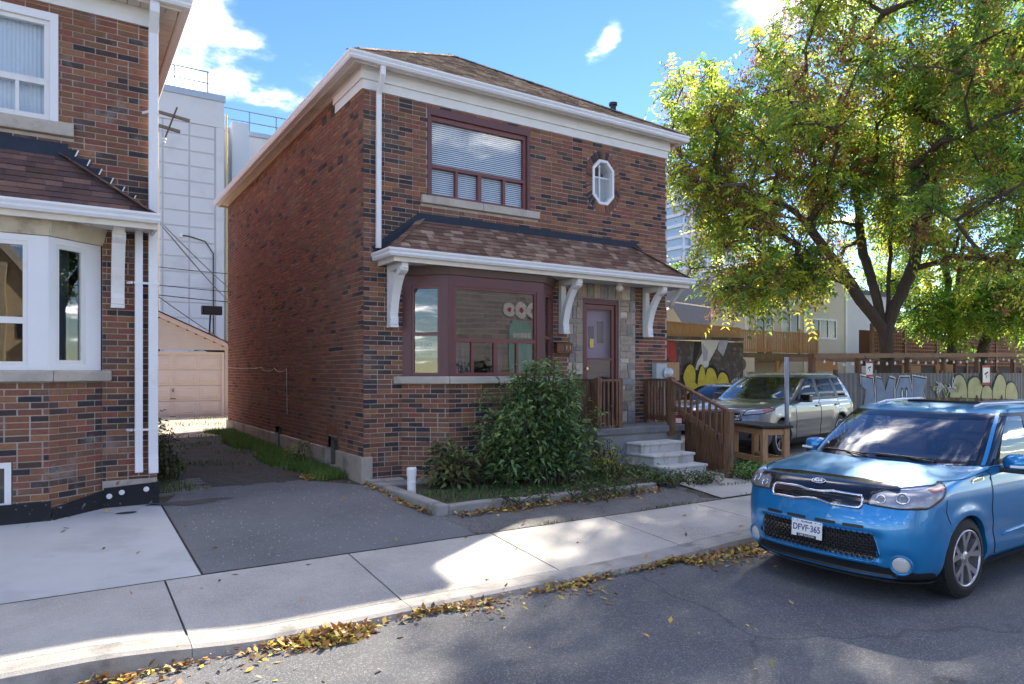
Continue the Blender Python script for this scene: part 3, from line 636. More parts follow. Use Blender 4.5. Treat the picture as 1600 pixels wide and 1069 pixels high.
for (tr, u0, u1) in ((trL, .17, .56), (trF, .12, .42), (trF, .80, 1.0), (trF, 1.25, 1.58)):
    for i in range(14):
        a = lerp(u0, u1, i / 14); c = lerp(u0, u1, (i + 1) / 14); da = .14 + .012 * math.sin(i * 1.7); db = .14 + .012 * math.sin(i * 1.7 + 1.7)
        zt = 2.40 if tr is trF else 2.46
        if tr is trF: b.add([tr(a, da, 1.88), tr(c, db, 1.88), tr(c, db, zt), tr(a, da, zt)], [(0, 1, 2, 3)])
obj('curtain', b, mat('grey_curtain', (.30, .30, .31), .9), BAYW)
b = MB(); tbox(b, trL, .05, .70, .30, .31, 1.86, 3.3); obj('curtain', b, mat('gold_curtain', (.36, .25, .10), .9, var=.4, vscale=14), BAYW)
# ---- door with stone surround
DF = MB(); tr = wall_tr((0, YF), (1, 0)); x0, x1 = 7.73, 8.60
for (a, b, c, d) in ((x0, x0 + .07, .985, 3.14), (x1 - .07, x1, .985, 3.14), (x0, x1, 3.14, 3.235)): tbox(DF, tr, a, b, .03, .16, c, d)
DOOR = obj('door', DF, M_maroon, HOUSE, label='maroon storm door with tall glass in a stone surround')
s = MB()
for (a, b, c, d) in ((7.81, 7.875, 1.02, 3.13), (8.455, 8.52, 1.02, 3.13), (7.876, 8.454, 3.05, 3.13), (7.876, 8.454, 1.02, 1.20), (7.876, 8.454, 2.13, 2.17)): tbox(s, tr, a, b, .06, .10, c, d)
obj('storm_frame', s, M_red2, DOOR)
pane(DOOR, tr, 7.87, 8.46, 2.165, 3.055, .08, M_glassw); pane(DOOR, tr, 7.87, 8.46, 1.19, 2.135, .08, M_glassd)
s = MB(); tbox(s, tr, 7.80, 8.53, .19, .23, .99, 3.14); DL = obj('door_leaf', s, mat('lilac_door', (.24, .175, .25), .5), DOOR)
s = MB(); tbox(s, tr, 8.02, 8.14, .185, .19, 2.35, 2.75); tbox(s, tr, 8.22, 8.36, .184, .19, 2.45, 2.85); obj('door_light', s, mat('door_light', (.06, .055, .07), .2), DL)
s = MB(); tbox(s, tr, 8.035, 8.125, .172, .18, 2.36, 2.52); obj('notice', s, mat('yellow_notice', (.75, .58, .12), .6), DL)
s = MB(); s.tube([tr(7.845, .055, 1.98), tr(7.845, .02, 1.98)], .012, 8); s.tube([tr(7.845, .025, 1.98), tr(7.845, .005, 1.98)], .026, 10); obj('knob', s, mat('brass', (.7, .55, .3), .3, metal=1), DOOR)
STC = [(.44, .37, .29), (.34, .28, .22), (.26, .235, .21), (.50, .43, .34), (.38, .30, .22), (.28, .265, .25)]
M_quoin = mat('quoin_stone', tint=True, rough=.9, var=.3, vscale=16, bump=1.0, bscale=30, coords='World')
mb_ = MB(); tbox(mb_, tr, 7.42, 7.735, .012, .16, .3, 3.5); tbox(mb_, tr, 8.595, 8.99, .012, .16, .3, 3.5); tbox(mb_, tr, 7.735, 8.595, .012, .16, 3.236, 3.5)
SUR = obj('door_surround', mb_, M_mortar, HOUSE, label='grey and buff rubble stone surround round the door')
def stones(u0, u1, z0, z1, align):
    z = z0; k = 0
    while z < z1 - .03:
        h_ = min(random.choice((.09, .12, .17, .21)), z1 - z); wd = u1 - u0; full = k % 2 == 0
        cuts = [u0, u1] if full and random.random() < .5 else [u0, u0 + wd * random.uniform(.35, .65), u1]
        trim = 0 if full else random.uniform(.05, .12)
        if align == 'r': cuts[-1] = u1 - trim
        else: cuts[0] = u0 + trim
        for a, b in zip(cuts[:-1], cuts[1:]):
            s = MB(); d = random.uniform(-.018, -.002); j = lambda: random.uniform(-.004, .004)
            s.add([tr(a + .006 + j(), d + j(), z + .006), tr(b - .006 + j(), d + j(), z + .006), tr(b - .006, .05, z + .006), tr(a + .006, .05, z + .006), tr(a + .006 + j(), d + j(), z + h_ - .006), tr(b - .006 + j(), d + j(), z + h_ - .006), tr(b - .006, .05, z + h_ - .006), tr(a + .006, .05, z + h_ - .006)], BOXF, jit(random.choice(STC), .15))
            obj('stone', s, M_quoin, SUR, bevel=.008)
        z += h_; k += 1
stones(7.42, 7.725, .99, 3.24, 'l'); stones(8.605, 8.99, .99, 3.24, 'r')
ux = 7.43
while ux < 8.97:
    wd = random.choice((.15, .18, .22)); b = min(ux + wd, 8.985); s = MB(); d = random.uniform(-.02, -.004); sl_ = (ux - 8.2) * .06
    tbox(s, tr, ux + .006, b - .006, d, .05, 3.246, 3.495, jit(random.choice(STC), .15)); obj('stone', s, M_quoin, SUR, bevel=.008); ux = b
# ---- porch roof
PR = MB(); a0, a1, a2, a3 = (3.86, 9.03, 3.63), (9.80, 9.03, 3.63), (8.92, 9.645, 4.23), (4.60, 9.645, 4.23)
PR.add([a0, a1, a2, a3, (3.86, 9.645, 3.63), (9.80, 9.645, 3.63)], [(0, 1, 2, 3), (0, 3, 4), (1, 5, 2), (0, 4, 5, 1)])
PROOF = obj('porch_roof', PR, mat('roof_deck', (.10, .07, .055), .95), HOUSE, label='brown shingled porch roof with white gutter')
shingle_plane(a0, a1, a2, a3, PROOF, M_shing, near=250, course=.092, tabs=.165, cols=SHC, th=.006, lift=.008)
shingle_plane((3.86, 9.645, 3.63), a0, a3, a3, PROOF, M_shing, near=50, course=.10, tabs=.165, cols=SHC, th=.006, lift=.008)
shingle_plane(a1, (9.80, 9.645, 3.63), a2, a2, PROOF, M_shing, near=0, course=.10, tabs=.165, cols=SHC, th=.006, lift=.008)
hc = MB()
for (P0, P1) in ((a0, a3), (a1, a2)):
    for i in range(9):
        p = Vector(P0).lerp(Vector(P1), i / 9); q = Vector(P0).lerp(Vector(P1), (i + 1.1) / 9); obj('hip_cap', MB().bar(p + Vector((0, 0, .022)), q + Vector((0, 0, .014)), .10, .010, t=jit(random.choice(SHC), .15)), M_shing, PROOF)
fl = MB(); fl.bar((4.52, 9.637, 4.275), (9.0, 9.637, 4.275), .022, .115); fl.bar((4.585, 9.632, 4.285), (3.83, 9.632, 3.70), .024, .115); fl.bar((8.93, 9.632, 4.28), (9.78, 9.632, 3.70), .024, .10)
obj('flashing', fl, M_flash, PROOF)
gutter_run('gutter', (3.90, 9.075), (9.77, 9.075), (0, -1), 3.535, PROOF, M_alum, 1.0, (1, 1))
gutter_run('gutter', (3.90, 9.645), (3.90, 9.075), (-1, 0), 3.535, PROOF, M_alum, 1.0, (0, 1))
gutter_run('gutter', (9.77, 9.075), (9.77, 9.645), (1, 0), 3.535, PROOF, M_alum, 1.0, (1, 0))
fs = MB(); fs.box(3.895, 9.775, 9.05, 9.09, 3.47, 3.534); fs.box(3.895, 3.93, 9.091, 9.645, 3.47, 3.534); fs.box(9.74, 9.775, 9.091, 9.645, 3.47, 3.534); obj('fascia', fs, M_cream, PROOF)
soffit_run('soffit', (3.935, 9.095), (9.735, 9.095), (0, .55), 3.498, PROOF, mat('soffit_grey', (.62, .60, .57), .6, var=.08, vscale=3), .42, .002)
for bx in (4.085, 7.245, 9.21): bracket(PROOF, bx, YF - .005, 3.492, 2.60, .54, M_white)
pl_ = MB(); pl_.lathe((8.28, 9.30, 3.495), (0, 0, -1), [(0, .0), (0, .07), (.02, .07), (.03, .03), (.035, .035)], 20); PLG = obj('porch_light', pl_, M_white, PROOF, smooth=True)
gl = MB(); gl.lathe((8.28, 9.30, 3.46), (0, 0, -1), [(0, .03), (.015, .055), (.05, .072), (.09, .058), (.115, .03), (.12, 0)], 20); obj('globe', gl, mat('opal_glass', (.78, .70, .58), .25), PLG, smooth=True)
gd = MB(); gd.tube([(9.72, 9.15, 3.53), (9.80, 9.35, 3.42), (9.83, 9.5, 3.30), (9.84, 9.6, 3.16)], .045, 10); obj('downspout', gd, M_alum, PROOF, smooth=True)
# ---- notices in the bay window, painted board behind the glass
def plate(name, tr, u0, u1, z0, z1, d, mt, parent=None, **kw): b = MB(); tbox(b, tr, u0, u1, d, d + .004, z0, z1); return obj(name, b, mt, parent, **kw)
NS = plate('notice', trL, .20, .53, 2.13, 2.38, .072, mat('paper', (.78, .79, .80), .7), label='white paper parking notice taped inside the side pane of the bay', cat='notice')
D = (Vector((*BAY[1], 0)) - Vector((*BAY[0], 0))).normalized()
ink = mat('ink', (.03, .03, .05), .7)
def tx(s, tr, u, z, d, size, mt, parent, Dv, **kw): return textmesh('lettering', s, size, mt, parent, frame_mat(tr(u, d, z), Dv, (0, 0, 1)), **kw)
tx('P NO', trL, .365, 2.325, .070, .075, ink, NS, D, bold=.002); tx('UNAUTHORIZED', trL, .365, 2.245, .070, .042, ink, NS, D); tx('PARKING', trL, .365, 2.185, .070, .042, ink, NS, D)
NP = plate('parking_sign', trL, .22, .545, 2.515, 2.75, .075, mat('sign_dark', (.045, .06, .045), .5), label='dark sign with orange lettering inside the upper side pane of the bay', cat='sign')
org = mat('orange_ink', (.85, .16, .05), .6); tx('NO', trL, .385, 2.68, .073, .085, org, NP, D, bold=.002); tx('PARKING', trL, .385, 2.59, .073, .075, org, NP, D, bold=.002)
b = MB(); tbox(b, trL, .215, .225, .07, .08, 2.515, 2.76); tbox(b, trL, .225, .55, .07, .08, 2.752, 2.762); obj('edging', b, M_white, NP)
# ------------------------------------------------------------------ neighbouring house on the driveway's other side
NY, NX0, NX1 = 9.55, -5.2, .98
NB = thing('brick_house', 'red brick house with white windows and twin white downspouts beside the driveway', 'house', (-2, 14, .3))
W2 = Wall(NB, M_brickw)
NBAY = [(-2.9, 9.55), (-2.43, 9.15), (-.115, 9.15), (.40, 9.55)]
nh = [(-2.5 - NX0, -.035 - NX0, 4.78, 6.02), (-2.7 - NX0, .115 - NX0, 4.62, 4.78), (-2.9 - NX0, .40 - NX0, 0, 3.62)]
W2.run((NX0, NY), (1, 0), NX1 - NX0, .30, 6.12, nh, dark=.22, dk=lambda p, z: .36 if z < 2.2 else .20)
for (a, b) in zip(NBAY[:-1], NBAY[1:]):
    hs = [(1.30, 1.985, .44, .95)] if a[1] == b[1] else []
    W2.run(a, (b[0] - a[0], b[1] - a[1]), math.dist(a, b), .30, 1.80, hs, dark=.30)
nw = W2.finish(300, skip=lambda q: q[0].x < -1.3)
h = MB(); h.box(NX1 - .2, NX1 - .002, NY + .02, 20, .0, 6.3); h.box(NX0, NX1 - .2, 19.8, 20, 0, 6.3); h.box(NX0 - .2, NX0, NY, 20, 0, 6.3); h.box(NX0, NX1 - .2, NY + .3, 19.8, 6.2, 6.22); h.box(NX0, NX1 - .2, NY + .03, 19.8, 3.7, 3.72)
obj('rear_wall', h, mat('plain_brick'), NB)
# eaves
fr = MB(); fr.box(NX0, NX1 + .02, NY - .025, NY + .03, 6.12, 6.33); fr.box(NX1 + .0, NX1 + .03, NY + .031, 10.6, 6.12, 6.33); obj('frieze_board', fr, M_white, NB)
fa = MB(); fa.box(NX0, NX1 + .25, 9.32, 9.34, 6.31, 6.45); fa.box(NX1 + .23, NX1 + .25, 9.341, 20.2, 6.31, 6.45); obj('fascia', fa, M_cream, NB)
soffit_run('soffit', (NX0, 9.345), (NX1 + .22, 9.345), (0, .20), 6.335, NB, M_cream, .135)
soffit_run('soffit', (NX1 + .225, 20.1), (NX1 + .225, 9.52), (-.23, 0), 6.335, NB, M_cream, .16)
gutter_run('gutter', (NX0, 9.32), (NX1 + .25, 9.32), (0, -1), 6.335, NB, M_alum, 1.0, (0, 1)); gutter_run('gutter', (NX1 + .25, 9.32), (NX1 + .25, 20.2), (1, 0), 6.335, NB, M_alum, 1.0, (1, 0))
rf = MB(); rf.add([(NX0 - .3, 9.25, 6.45), (NX1 + .3, 9.25, 6.45), (NX1 + .3, 20.2, 6.45), (NX0 - .3, 20.2, 6.45), (-2.1, 12.5, 8.4), (-2.1, 17, 8.4)], [(0, 1, 4), (1, 2, 5, 4), (2, 3, 5), (3, 0, 4, 5), (3, 2, 1, 0)]); obj('roof', rf, mat('roof_felt'), NB)
# upper window
tr = wall_tr((0, NY), (1, 0)); UW = MB()
for (a, b, c, d) in ((-2.5, -.035, 5.93, 6.02), (-2.5, -2.42, 4.78, 5.93), (-.115, -.035, 4.78, 5.93)): tbox(UW, tr, a, b, -.01, .12, c, d)
NUW = obj('window', UW, M_alum, NB, label='white upstairs window with a pale drawn curtain')
fr = MB()
for (a, b, c, d) in ((-2.419, -.116, 5.88, 5.929), (-2.419, -.116, 4.781, 4.85), (-.17, -.116, 4.851, 5.879), (-2.419, -2.36, 4.851, 5.879), (-2.359, -.171, 5.19, 5.26), (-.44, -.405, 4.851, 5.189), (-1.6, -1.56, 4.851, 5.189)): tbox(fr, tr, a, b, .02, .08, c, d)
obj('frame', fr, M_white, NUW)
for (a, b, c, d) in ((-2.36, -.17, 5.26, 5.88), (-2.36, -1.6, 4.85, 5.19), (-1.56, -.44, 4.85, 5.19), (-.405, -.17, 4.85, 5.19)): pane(NUW, tr, a, b, c, d, .05, M_glassw)
b = MB()
for i in range(120):
    a = -2.45 + 2.4 * i / 120; c = -2.45 + 2.4 * (i + 1) / 120; b.add([tr(a, .13 + .008 * (i % 2), 4.8), tr(c, .13 + .008 * ((i + 1) % 2), 4.8), tr(c, .13 + .008 * ((i + 1) % 2), 5.95), tr(a, .13 + .008 * (i % 2), 5.95)], [(0, 1, 2, 3)])
obj('curtain', b, mat('pale_curtain', (.62, .66, .70), .9), NUW)
s = MB(); tbox(s, tr, -2.7, .115, -.06, .11, 4.625, 4.775); obj('sill', s, M_stone, NUW, bevel=.01)
# bay window
NBW = MB(); fl = [(-2.88, 9.56), (-2.42, 9.165), (-.12, 9.165), (.385, 9.56)]
for (za, zb) in ((1.75, 1.80), (3.58, 3.62)): NBW.add([(x, y, za) for x, y in fl] + [(x, y, zb) for x, y in fl], BOXF)
NBAYW = obj('bay_window', NBW, M_white, NB, label='white bay window with a stone sill and dirty cream header')
for (A, B, C_, D_) in (((-2.47, 9.06), (-.565, 9.06), (-.565, 9.2), (-2.4, 9.2)), ((-.56, 9.06), (-.075, 9.06), (-.13, 9.2), (-.56, 9.2)), ((-.073, 9.062), (.50, 9.50), (.42, 9.6), (-.128, 9.2))):
    s = MB(); s.add([(p[0], p[1], 1.805) for p in (A, B, C_, D_)] + [(p[0], p[1], 1.93) for p in (A, B, C_, D_)], BOXF); obj('sill', s, M_stone, NBAYW, bevel=.014)
def nbface(a, b, op, rail, u_end=None, trim=True):
    tr = wall_tr(a, (b[0] - a[0], b[1] - a[1])); Ln = math.dist(a, b); u0, u1, z0, z1 = op; bd = MB()
    for (p, q, c, d) in ((0, Ln, z1, 3.40), (0, Ln, 1.932, z0), (0, u0, z0, z1), (u1, Ln, z0, z1)): tbox(bd, tr, p, q, .02, .09, c, d)
    obj('surround', bd, M_alum, NBAYW)
    fr = rect_frame(u0 + .001, u1 - .001, z0, z1, .045, .05, lambda u, d, z: tr(u, d + .03, z))
    if rail: tbox(fr, tr, u0 + .046, u1 - .046, .032, .078, rail - .035, rail + .035)
    obj('sash', fr, M_white, NBAYW)
    if rail: pane(NBAYW, tr, u0 + .04, u1 - .04, rail, z1 - .04, .055, M_glassd); pane(NBAYW, tr, u0 + .04, u1 - .04, z0 + .04, rail, .055, M_glassd)
    else: pane(NBAYW, tr, u0 + .04, u1 - .04, z0 + .04, z1 - .04, .055, M_glassd)
    hd = MB(); hd.add([tr(-.01, .0, 3.405), tr(Ln + .01, .0, 3.405), tr(Ln + .03, -.06, 3.62), tr(-.03, -.06, 3.62), tr(0, .06, 3.405), tr(Ln, .06, 3.405), tr(Ln, .06, 3.62), tr(0, .06, 3.62)], BOXF)
    obj('header', hd, mat('dirty_cream', (.58, .50, .36), .6, var=.25, vscale=2.5, c2=(.20, .15, .09), c2scale=2.2, c2lo=.50, c2hi=.75, coords='World'), NBAYW)
    return tr
t1 = nbface(NBAY[2], NBAY[3], (.09, .45, 2.0, 3.33), None); t2 = nbface(NBAY[1], NBAY[2], (.2, 2.12, 1.98, 3.33), 2.47)
b = MB()
for i in range(16):
    a = .10 + .27 * i / 16; c = .10 + .27 * (i + 1) / 16; b.add([t1(a, .16 + .02 * math.sin(i * 1.3), 1.95), t1(c, .16 + .02 * math.sin(i * 1.3 + 1.3), 1.95), t1(c, .16 + .02 * math.sin(i * 1.3 + 1.3), 3.35), t1(a, .16 + .02 * math.sin(i * 1.3), 3.35)], [(0, 1, 2, 3)])
obj('curtain', b, mat('grey_curtain'), NBAYW)
rm = MB(); rm.add([(-2.9, 9.6, 1.85), (.42, 9.6, 1.85), (.42, 11, 1.85), (-2.9, 11, 1.85), (-2.9, 9.6, 3.6), (.42, 9.6, 3.6), (.42, 11, 3.6), (-2.9, 11, 3.6)], [(0, 1, 2, 3), (1, 5, 6, 2), (2, 6, 7, 3), (3, 7, 4, 0), (4, 7, 6, 5)]); obj('room', rm, mat('room_dark', (.05, .045, .042), .9), NBAYW)
# basement window in the bay base
tr = wall_tr(NBAY[1], (1, 0)); fr = rect_frame(1.30, 1.975, .45, .945, .06, .06, lambda u, d, z: tr(u, d - .005, z)); BWN = obj('basement_window', fr, M_alum, NB); pane(BWN, tr, 1.35, 1.93, .5, .9, .03, M_glassd); b = MB(); tbox(b, tr, 1.3, 1.97, .12, .13, .45, .95); obj('backing', b, mat('room_wall'), BWN)
# black dimpled membrane round the base, screwed on with washers
mp_ = [(-2.9, 9.53), (-2.44, 9.125), (-.10, 9.125), (.415, 9.525), (1.0, 9.525)]
m_ = MB()
for (a, b, za, zb) in ((mp_[1], mp_[2], .50, .50), (mp_[2], mp_[3], .42, .52), (mp_[3], mp_[4], .54, .57)):
    a = Vector((*a, 0)); b = Vector((*b, 0)); d = (b - a).normalized(); n = Vector((d.y, -d.x, 0)); Ln = (b - a).length; nx = int(Ln / .035); nz = 8; V = []
    for j in range(nz + 1):
        for i in range(nx + 1):
            z = lerp(.22, lerp(za, zb, i / nx), j / nz); o = .012 + (.009 if (i % 2 and j % 2) else 0) + random.uniform(-.002, .002) + (1 - j / nz) ** 3 * .05
            p = a + d * (Ln * i / nx) + n * o; V.append((p.x, p.y, z))
    m_.add(V, [(j * (nx + 1) + i, j * (nx + 1) + i + 1, (j + 1) * (nx + 1) + i + 1, (j + 1) * (nx + 1) + i) for j in range(nz) for i in range(nx)])
obj('membrane', m_, mat('black_membrane', (.010, .011, .014), .8, c2=(.25, .27, .30), c2scale=16, c2lo=.63, c2hi=.70, coords='World'), NB, smooth=True)
for (x, z) in ((.47, .44), (.60, .475), (.86, .49)):
    b = MB(); b.lathe((x, 9.505, z), (0, -1, 0), [(0, .0), (0, .032), (.006, .030), (.007, .012), (.014, .011), (.014, 0)], 16); obj('washer', b, M_alum, NB)
b = MB(); b.box(.40, .98, 9.531, 9.545, .25, .62); obj('mortar_skirt', b, mat('pale_render', (.42, .38, .33), .95, var=.2, vscale=8, c2=(.25, .10, .07), c2scale=6, c2lo=.55, c2hi=.6, coords='World'), NB)
# porch roof
b0, b1, b2, b3 = (-4.6, 8.98, 3.73), (.90, 8.98, 3.73), (.02, 9.545, 4.40), (-4.0, 9.545, 4.40)
PR = MB(); PR.add([b0, b1, b2, b3, (-4.6, 9.545, 3.73), (.90, 9.545, 3.73)], [(0, 1, 2, 3), (0, 3, 4), (1, 5, 2), (0, 4, 5, 1)])
NPR = obj('porch_roof', PR, mat('roof_deck'), NB, label='dark brown shingled porch roof with a white gutter')
shingle_plane((-1.7, 8.98, 3.73), b1, b2, (-1.7, 9.545, 4.40), NPR, M_shing, near=150, course=.10, tabs=.20, cols=SHC2, th=.006, lift=.008)
shingle_plane(b1, (.90, 9.545, 3.73), b2, b2, NPR, M_shing, near=40, course=.10, tabs=.2, cols=SHC2, th=.006, lift=.008)
hc = MB()
for i in range(9):
    p = Vector(b1).lerp(Vector(b2), i / 9); q = Vector(b1).lerp(Vector(b2), (i + 1.1) / 9); obj('hip_cap', MB().bar(p + Vector((0, 0, .02)), q + Vector((0, 0, .012)), .16, .010, t=jit(SHC2[1], .12)), M_shing, NPR)
fl = MB(); fl.bar((-4, 9.53, 4.46), (.06, 9.53, 4.46), .02, .16)
for i in range(7):
    x = .02 + i * .118; z = 4.40 - i * .088; fl.box(x, x + .125, 9.523 + i * .0006, 9.5475, z - .08, z + .085)
obj('flashing', fl, M_flash, NPR)
fl = MB()
for i in range(6):
    x = .13 + i * .118; z = 4.40 - i * .088; obj('caulk', MB().bar((x, 9.52, z + .01), (x + .03, 9.52, z + .085), .006, .014), M_alum, NPR)
gutter_run('gutter', (-4.6, 9.03), (.93, 9.03), (0, -1), 3.625, NPR, M_alum, 1.0, (0, .2))
fs = MB(); fs.box(-4.6, .93, 9.005, 9.04, 3.56, 3.624); fs.box(.895, .93, 9.041, 9.54, 3.56, 3.624); fs.box(.86, .93, 9.03, 9.54, 3.625, 3.74); obj('fascia', fs, M_cream, NPR)
soffit_run('soffit', (-4.6, 9.045), (.89, 9.045), (0, .5), 3.60, NPR, M_white, .30, .004)
bracket(NPR, .555, NY - .005, 3.595, 2.70, .36, M_white, wd=.115)
downspout(NB, [(.775, 9.46, 3.59), (.775, 9.46, .92), (.775, 9.43, .72)], M_alum, .085, .06)
downspout(NB, [(.93, 9.30, 6.34), (.93, 9.30, 6.22), (.93, 9.45, 6.02), (.93, 9.46, .92), (.93, 9.43, .70)], M_alum, .105, .065)
for z in (5.05, 2.98, 1.22):
    b = MB(); b.box(.86 if z > 4 else .72, .99, 9.418, 9.428, z - .012, z + .012); b.bar((.88 if z > 4 else .70, 9.42, z), (.82 if z > 4 else .655, 9.50, z), .02, .028); obj('strap', b, M_alum, NB)
# ------------------------------------------------------------------ porch, steps, railings, meter, garden edge
M_porch = mat('porch_concrete', (.30, .30, .295), .9, var=.2, vscale=3, bump=.35, bscale=70, c2=(.19, .19, .185), c2scale=1.8, coords='World')
M_slabp = mat('porch_slab', (.20, .195, .19), .95, var=.25, vscale=8, bump=.8, bscale=90, coords='World')
M_step = mat('step_concrete', (.56, .55, .53), .85, var=.14, vscale=5, bump=.2, bscale=50, stretch=(1, 1, .35), c2=(.38, .36, .33), c2scale=5, coords='World')
PO = thing('concrete_porch', 'grey concrete porch landing with three pale steps at the front door', 'porch', (8.2, 9, .2))
b = MB(); b.box(7.40, 9.36, 8.86, 9.63, .1, .865); obj('base', b, M_porch, PO, bevel=.01)
b = MB(); b.box(7.35, 9.40, 8.80, 9.64, .866, .98); obj('landing', b, M_slabp, PO, bevel=.012)
for (yf, zt, zb, yb) in ((7.90, .405, .2, 8.858), (8.17, .565, .356, 8.857), (8.46, .735, .516, 8.856)):
    s = MB(); s.box(8.04, 8.96, yf + .03, yb, zb - .15 if zb < .3 else zb, zt - .05); st = obj('step', s, M_step, PO, bevel=.006)
    s = MB(); s.box(8.01, 8.985, yf, yb, zt - .0495, zt); obj('nosing', s, M_step, st, bevel=.02)
def rail_thing(label, posts, spans, group=None, name='wooden_railing'):
    """posts: (x, y, z0, z1, size); spans: (p, q, top0, top1, bot0, bot1, n) rail heights at both ends"""
    R = thing(name, label, 'railing', (posts[0][0], posts[0][1], posts[0][2]), group)
    for (x, y, z0, z1, sz) in posts:
        b = MB(); b.box(x - sz / 2, x + sz / 2, y - sz / 2, y + sz / 2, z0, z1 - .02); b.add([(x - sz / 2, y - sz / 2, z1 - .02), (x + sz / 2, y - sz / 2, z1 - .02), (x + sz / 2, y + sz / 2, z1 - .02), (x - sz / 2, y + sz / 2, z1 - .02), (x, y, z1)], [(0, 1, 4), (1, 2, 4), (2, 3, 4), (3, 0, 4)])
        obj('post', b, M_wood_st, R)
    for (p, q, t0, t1, b0, b1, n) in spans:
        p = Vector((*p, 0)); q = Vector((*q, 0))
        for (h0, h1, w_, th) in ((t0, t1, .085, .04), (b0, b1, .04, .085)):
            b = MB(); b.bar(p + Vector((0, 0, h0)), q + Vector((0, 0, h1)), w_, th); obj('rail', b, M_wood_st, R)
        for i in range(n):
            f = (i + .5) / n; c = p.lerp(q, f); zt = lerp(t0, t1, f) - .02; zb = lerp(b0, b1, f) - .06
            b = MB(); d = (q - p).normalized(); s_ = Vector((d.y, -d.x, 0)) * .036; c = c + s_; b.obox((c.x, c.y, (zt + zb) / 2), d, (-d.y, d.x, 0), (0, 0, 1), .018, .017, (zt - zb) / 2); obj('baluster', b, M_wood_st, R)
    return R
rail_thing('dark stained wooden railing round the left end of the porch landing', [(7.43, 8.87, .92, 1.84, .09), (7.88, 8.86, .94, 1.83, .085), (7.43, 9.58, .98, 1.80, .06)],
           [((7.43, 9.55), (7.43, 8.91), 1.78, 1.78, 1.07, 1.07, 7), ((7.475, 8.87), (7.84, 8.86), 1.78, 1.78, 1.07, 1.07, 4)])
rail_thing('dark stained wooden railing on the right end of the porch landing', [(9.20, 9.56, .98, 1.80, .09), (9.05, 8.80, .80, 1.84, .10)], [((9.20, 9.52), (9.06, 8.85), 1.78, 1.78, 1.10, 1.10, 7)])
rail_thing('sloping wooden handrail running down beside the porch steps', [(8.93, 7.44, .20, 1.31, .095)], [((9.03, 8.75), (8.93, 7.46), 1.76, 1.30, 1.32, .80, 9)])
FS = thing('plank_screen', 'low screen of dark vertical planks beside the stair handrail', 'fence', (9.5, 8.4, .2))
for i in range(11):
    f = i / 10; x = lerp(9.50, 9.42, f); y = lerp(8.85, 7.93, f); b = MB(); b.obox((x + random.uniform(-.006, .006), y, (.22 + 1.22) / 2), (1, 0, 0), (0, 1, 0), (random.uniform(-.02, .02), random.uniform(-.02, .02), 1), .014, .043, .5 + random.uniform(-.015, .01)); obj('plank', b, M_wood_st, FS)
b = MB(); b.bar((9.53, 8.88, 1.17), (9.45, 7.9, 1.17), .04, .09); b.bar((9.53, 8.88, .45), (9.45, 7.9, .45), .04, .09); obj('rail', b, M_wood_st, FS)
b = MB(); b.box(9.40, 9.50, 7.80, 7.90, .2, 1.26); obj('post', b, M_wood_st, FS)
# lattice-like wooden frame behind with posts
WF = thing('timber_rack', 'rough timber frame with shelf standing behind the porch railing', 'wooden frame', (10.1, 10.2, .25))
for (x, y, z1) in ((9.98, 10.2, 2.25), (10.25, 10.25, 2.28), (10.62, 10.3, 2.1)): b = MB(); b.box(x - .05, x + .05, y - .05, y + .05, .22, z1); obj('post', b, M_wood_st, WF)
b = MB(); b.bar((9.85, 10.2, 2.05), (10.75, 10.3, 2.05), .05, .10); obj('rail', b, M_wood_lt, WF); b = MB(); b.box(10.32, 10.72, 10.2, 10.24, 1.75, 2.12); obj('board', b, M_wood_lt, WF)
# mailbox
mbx = MB(); mbx.box(7.10, 7.43, YF - .10, YF - .012, 2.24, 2.40); mbx.add([(7.09, YF - .012, 2.425), (7.44, YF - .012, 2.425), (7.44, YF - .115, 2.395), (7.09, YF - .115, 2.395), (7.09, YF - .012, 2.44), (7.44, YF - .012, 2.44), (7.44, YF - .115, 2.41), (7.09, YF - .115, 2.41)], BOXF)
MBX = obj('mailbox', mbx, mat('mailbox_wood', (.16, .065, .025), .5, var=.3, vscale=10), bevel=.004, label='small brown wooden mailbox on the brick wall left of the door', cat='mailbox')
b = MB(); b.box(7.11, 7.42, YF - .103, YF - .1005, 2.262, 2.268); b.box(7.255, 7.262, YF - .103, YF - .1005, 2.25, 2.39); obj('slot', b, M_dark, MBX)
textmesh('number', '1 1', .10, mat('cream_ink', (.65, .55, .40), .5), MBX, frame_mat((7.34, YF - .102, 2.335), (1, 0, 0), (0, 0, 1)))
# electricity meter
ME = thing('electric_meter', 'grey electricity meter box with round glass dial and white conduits', 'meter', (9.55, 9.6, 1.7))
b = MB(); b.box(9.40, 9.68, YF - .13, YF - .005, 1.63, 2.08); obj('box', b, mat('meter_grey', (.42, .46, .47), .45, var=.06, vscale=5), ME, bevel=.008)
b = MB(); b.lathe((9.66, YF - .13, 1.90), (.25, -1, 0), [(0, .105), (.03, .105), (.035, .095), (.09, .092), (.12, .075), (.125, 0)], 28); obj('dial', b, mat('dial_glass', (.55, .57, .57), .15, spec=.8), ME, smooth=True)
for x in (9.46, 9.66): b = MB(); b.tube([(x, YF - .06, 1.63), (x, YF - .06, .99)], .024, 10); b.tube([(x, YF - .06, 1.60), (x, YF - .06, 1.65)], .034, 10); obj('conduit', b, M_white, ME)
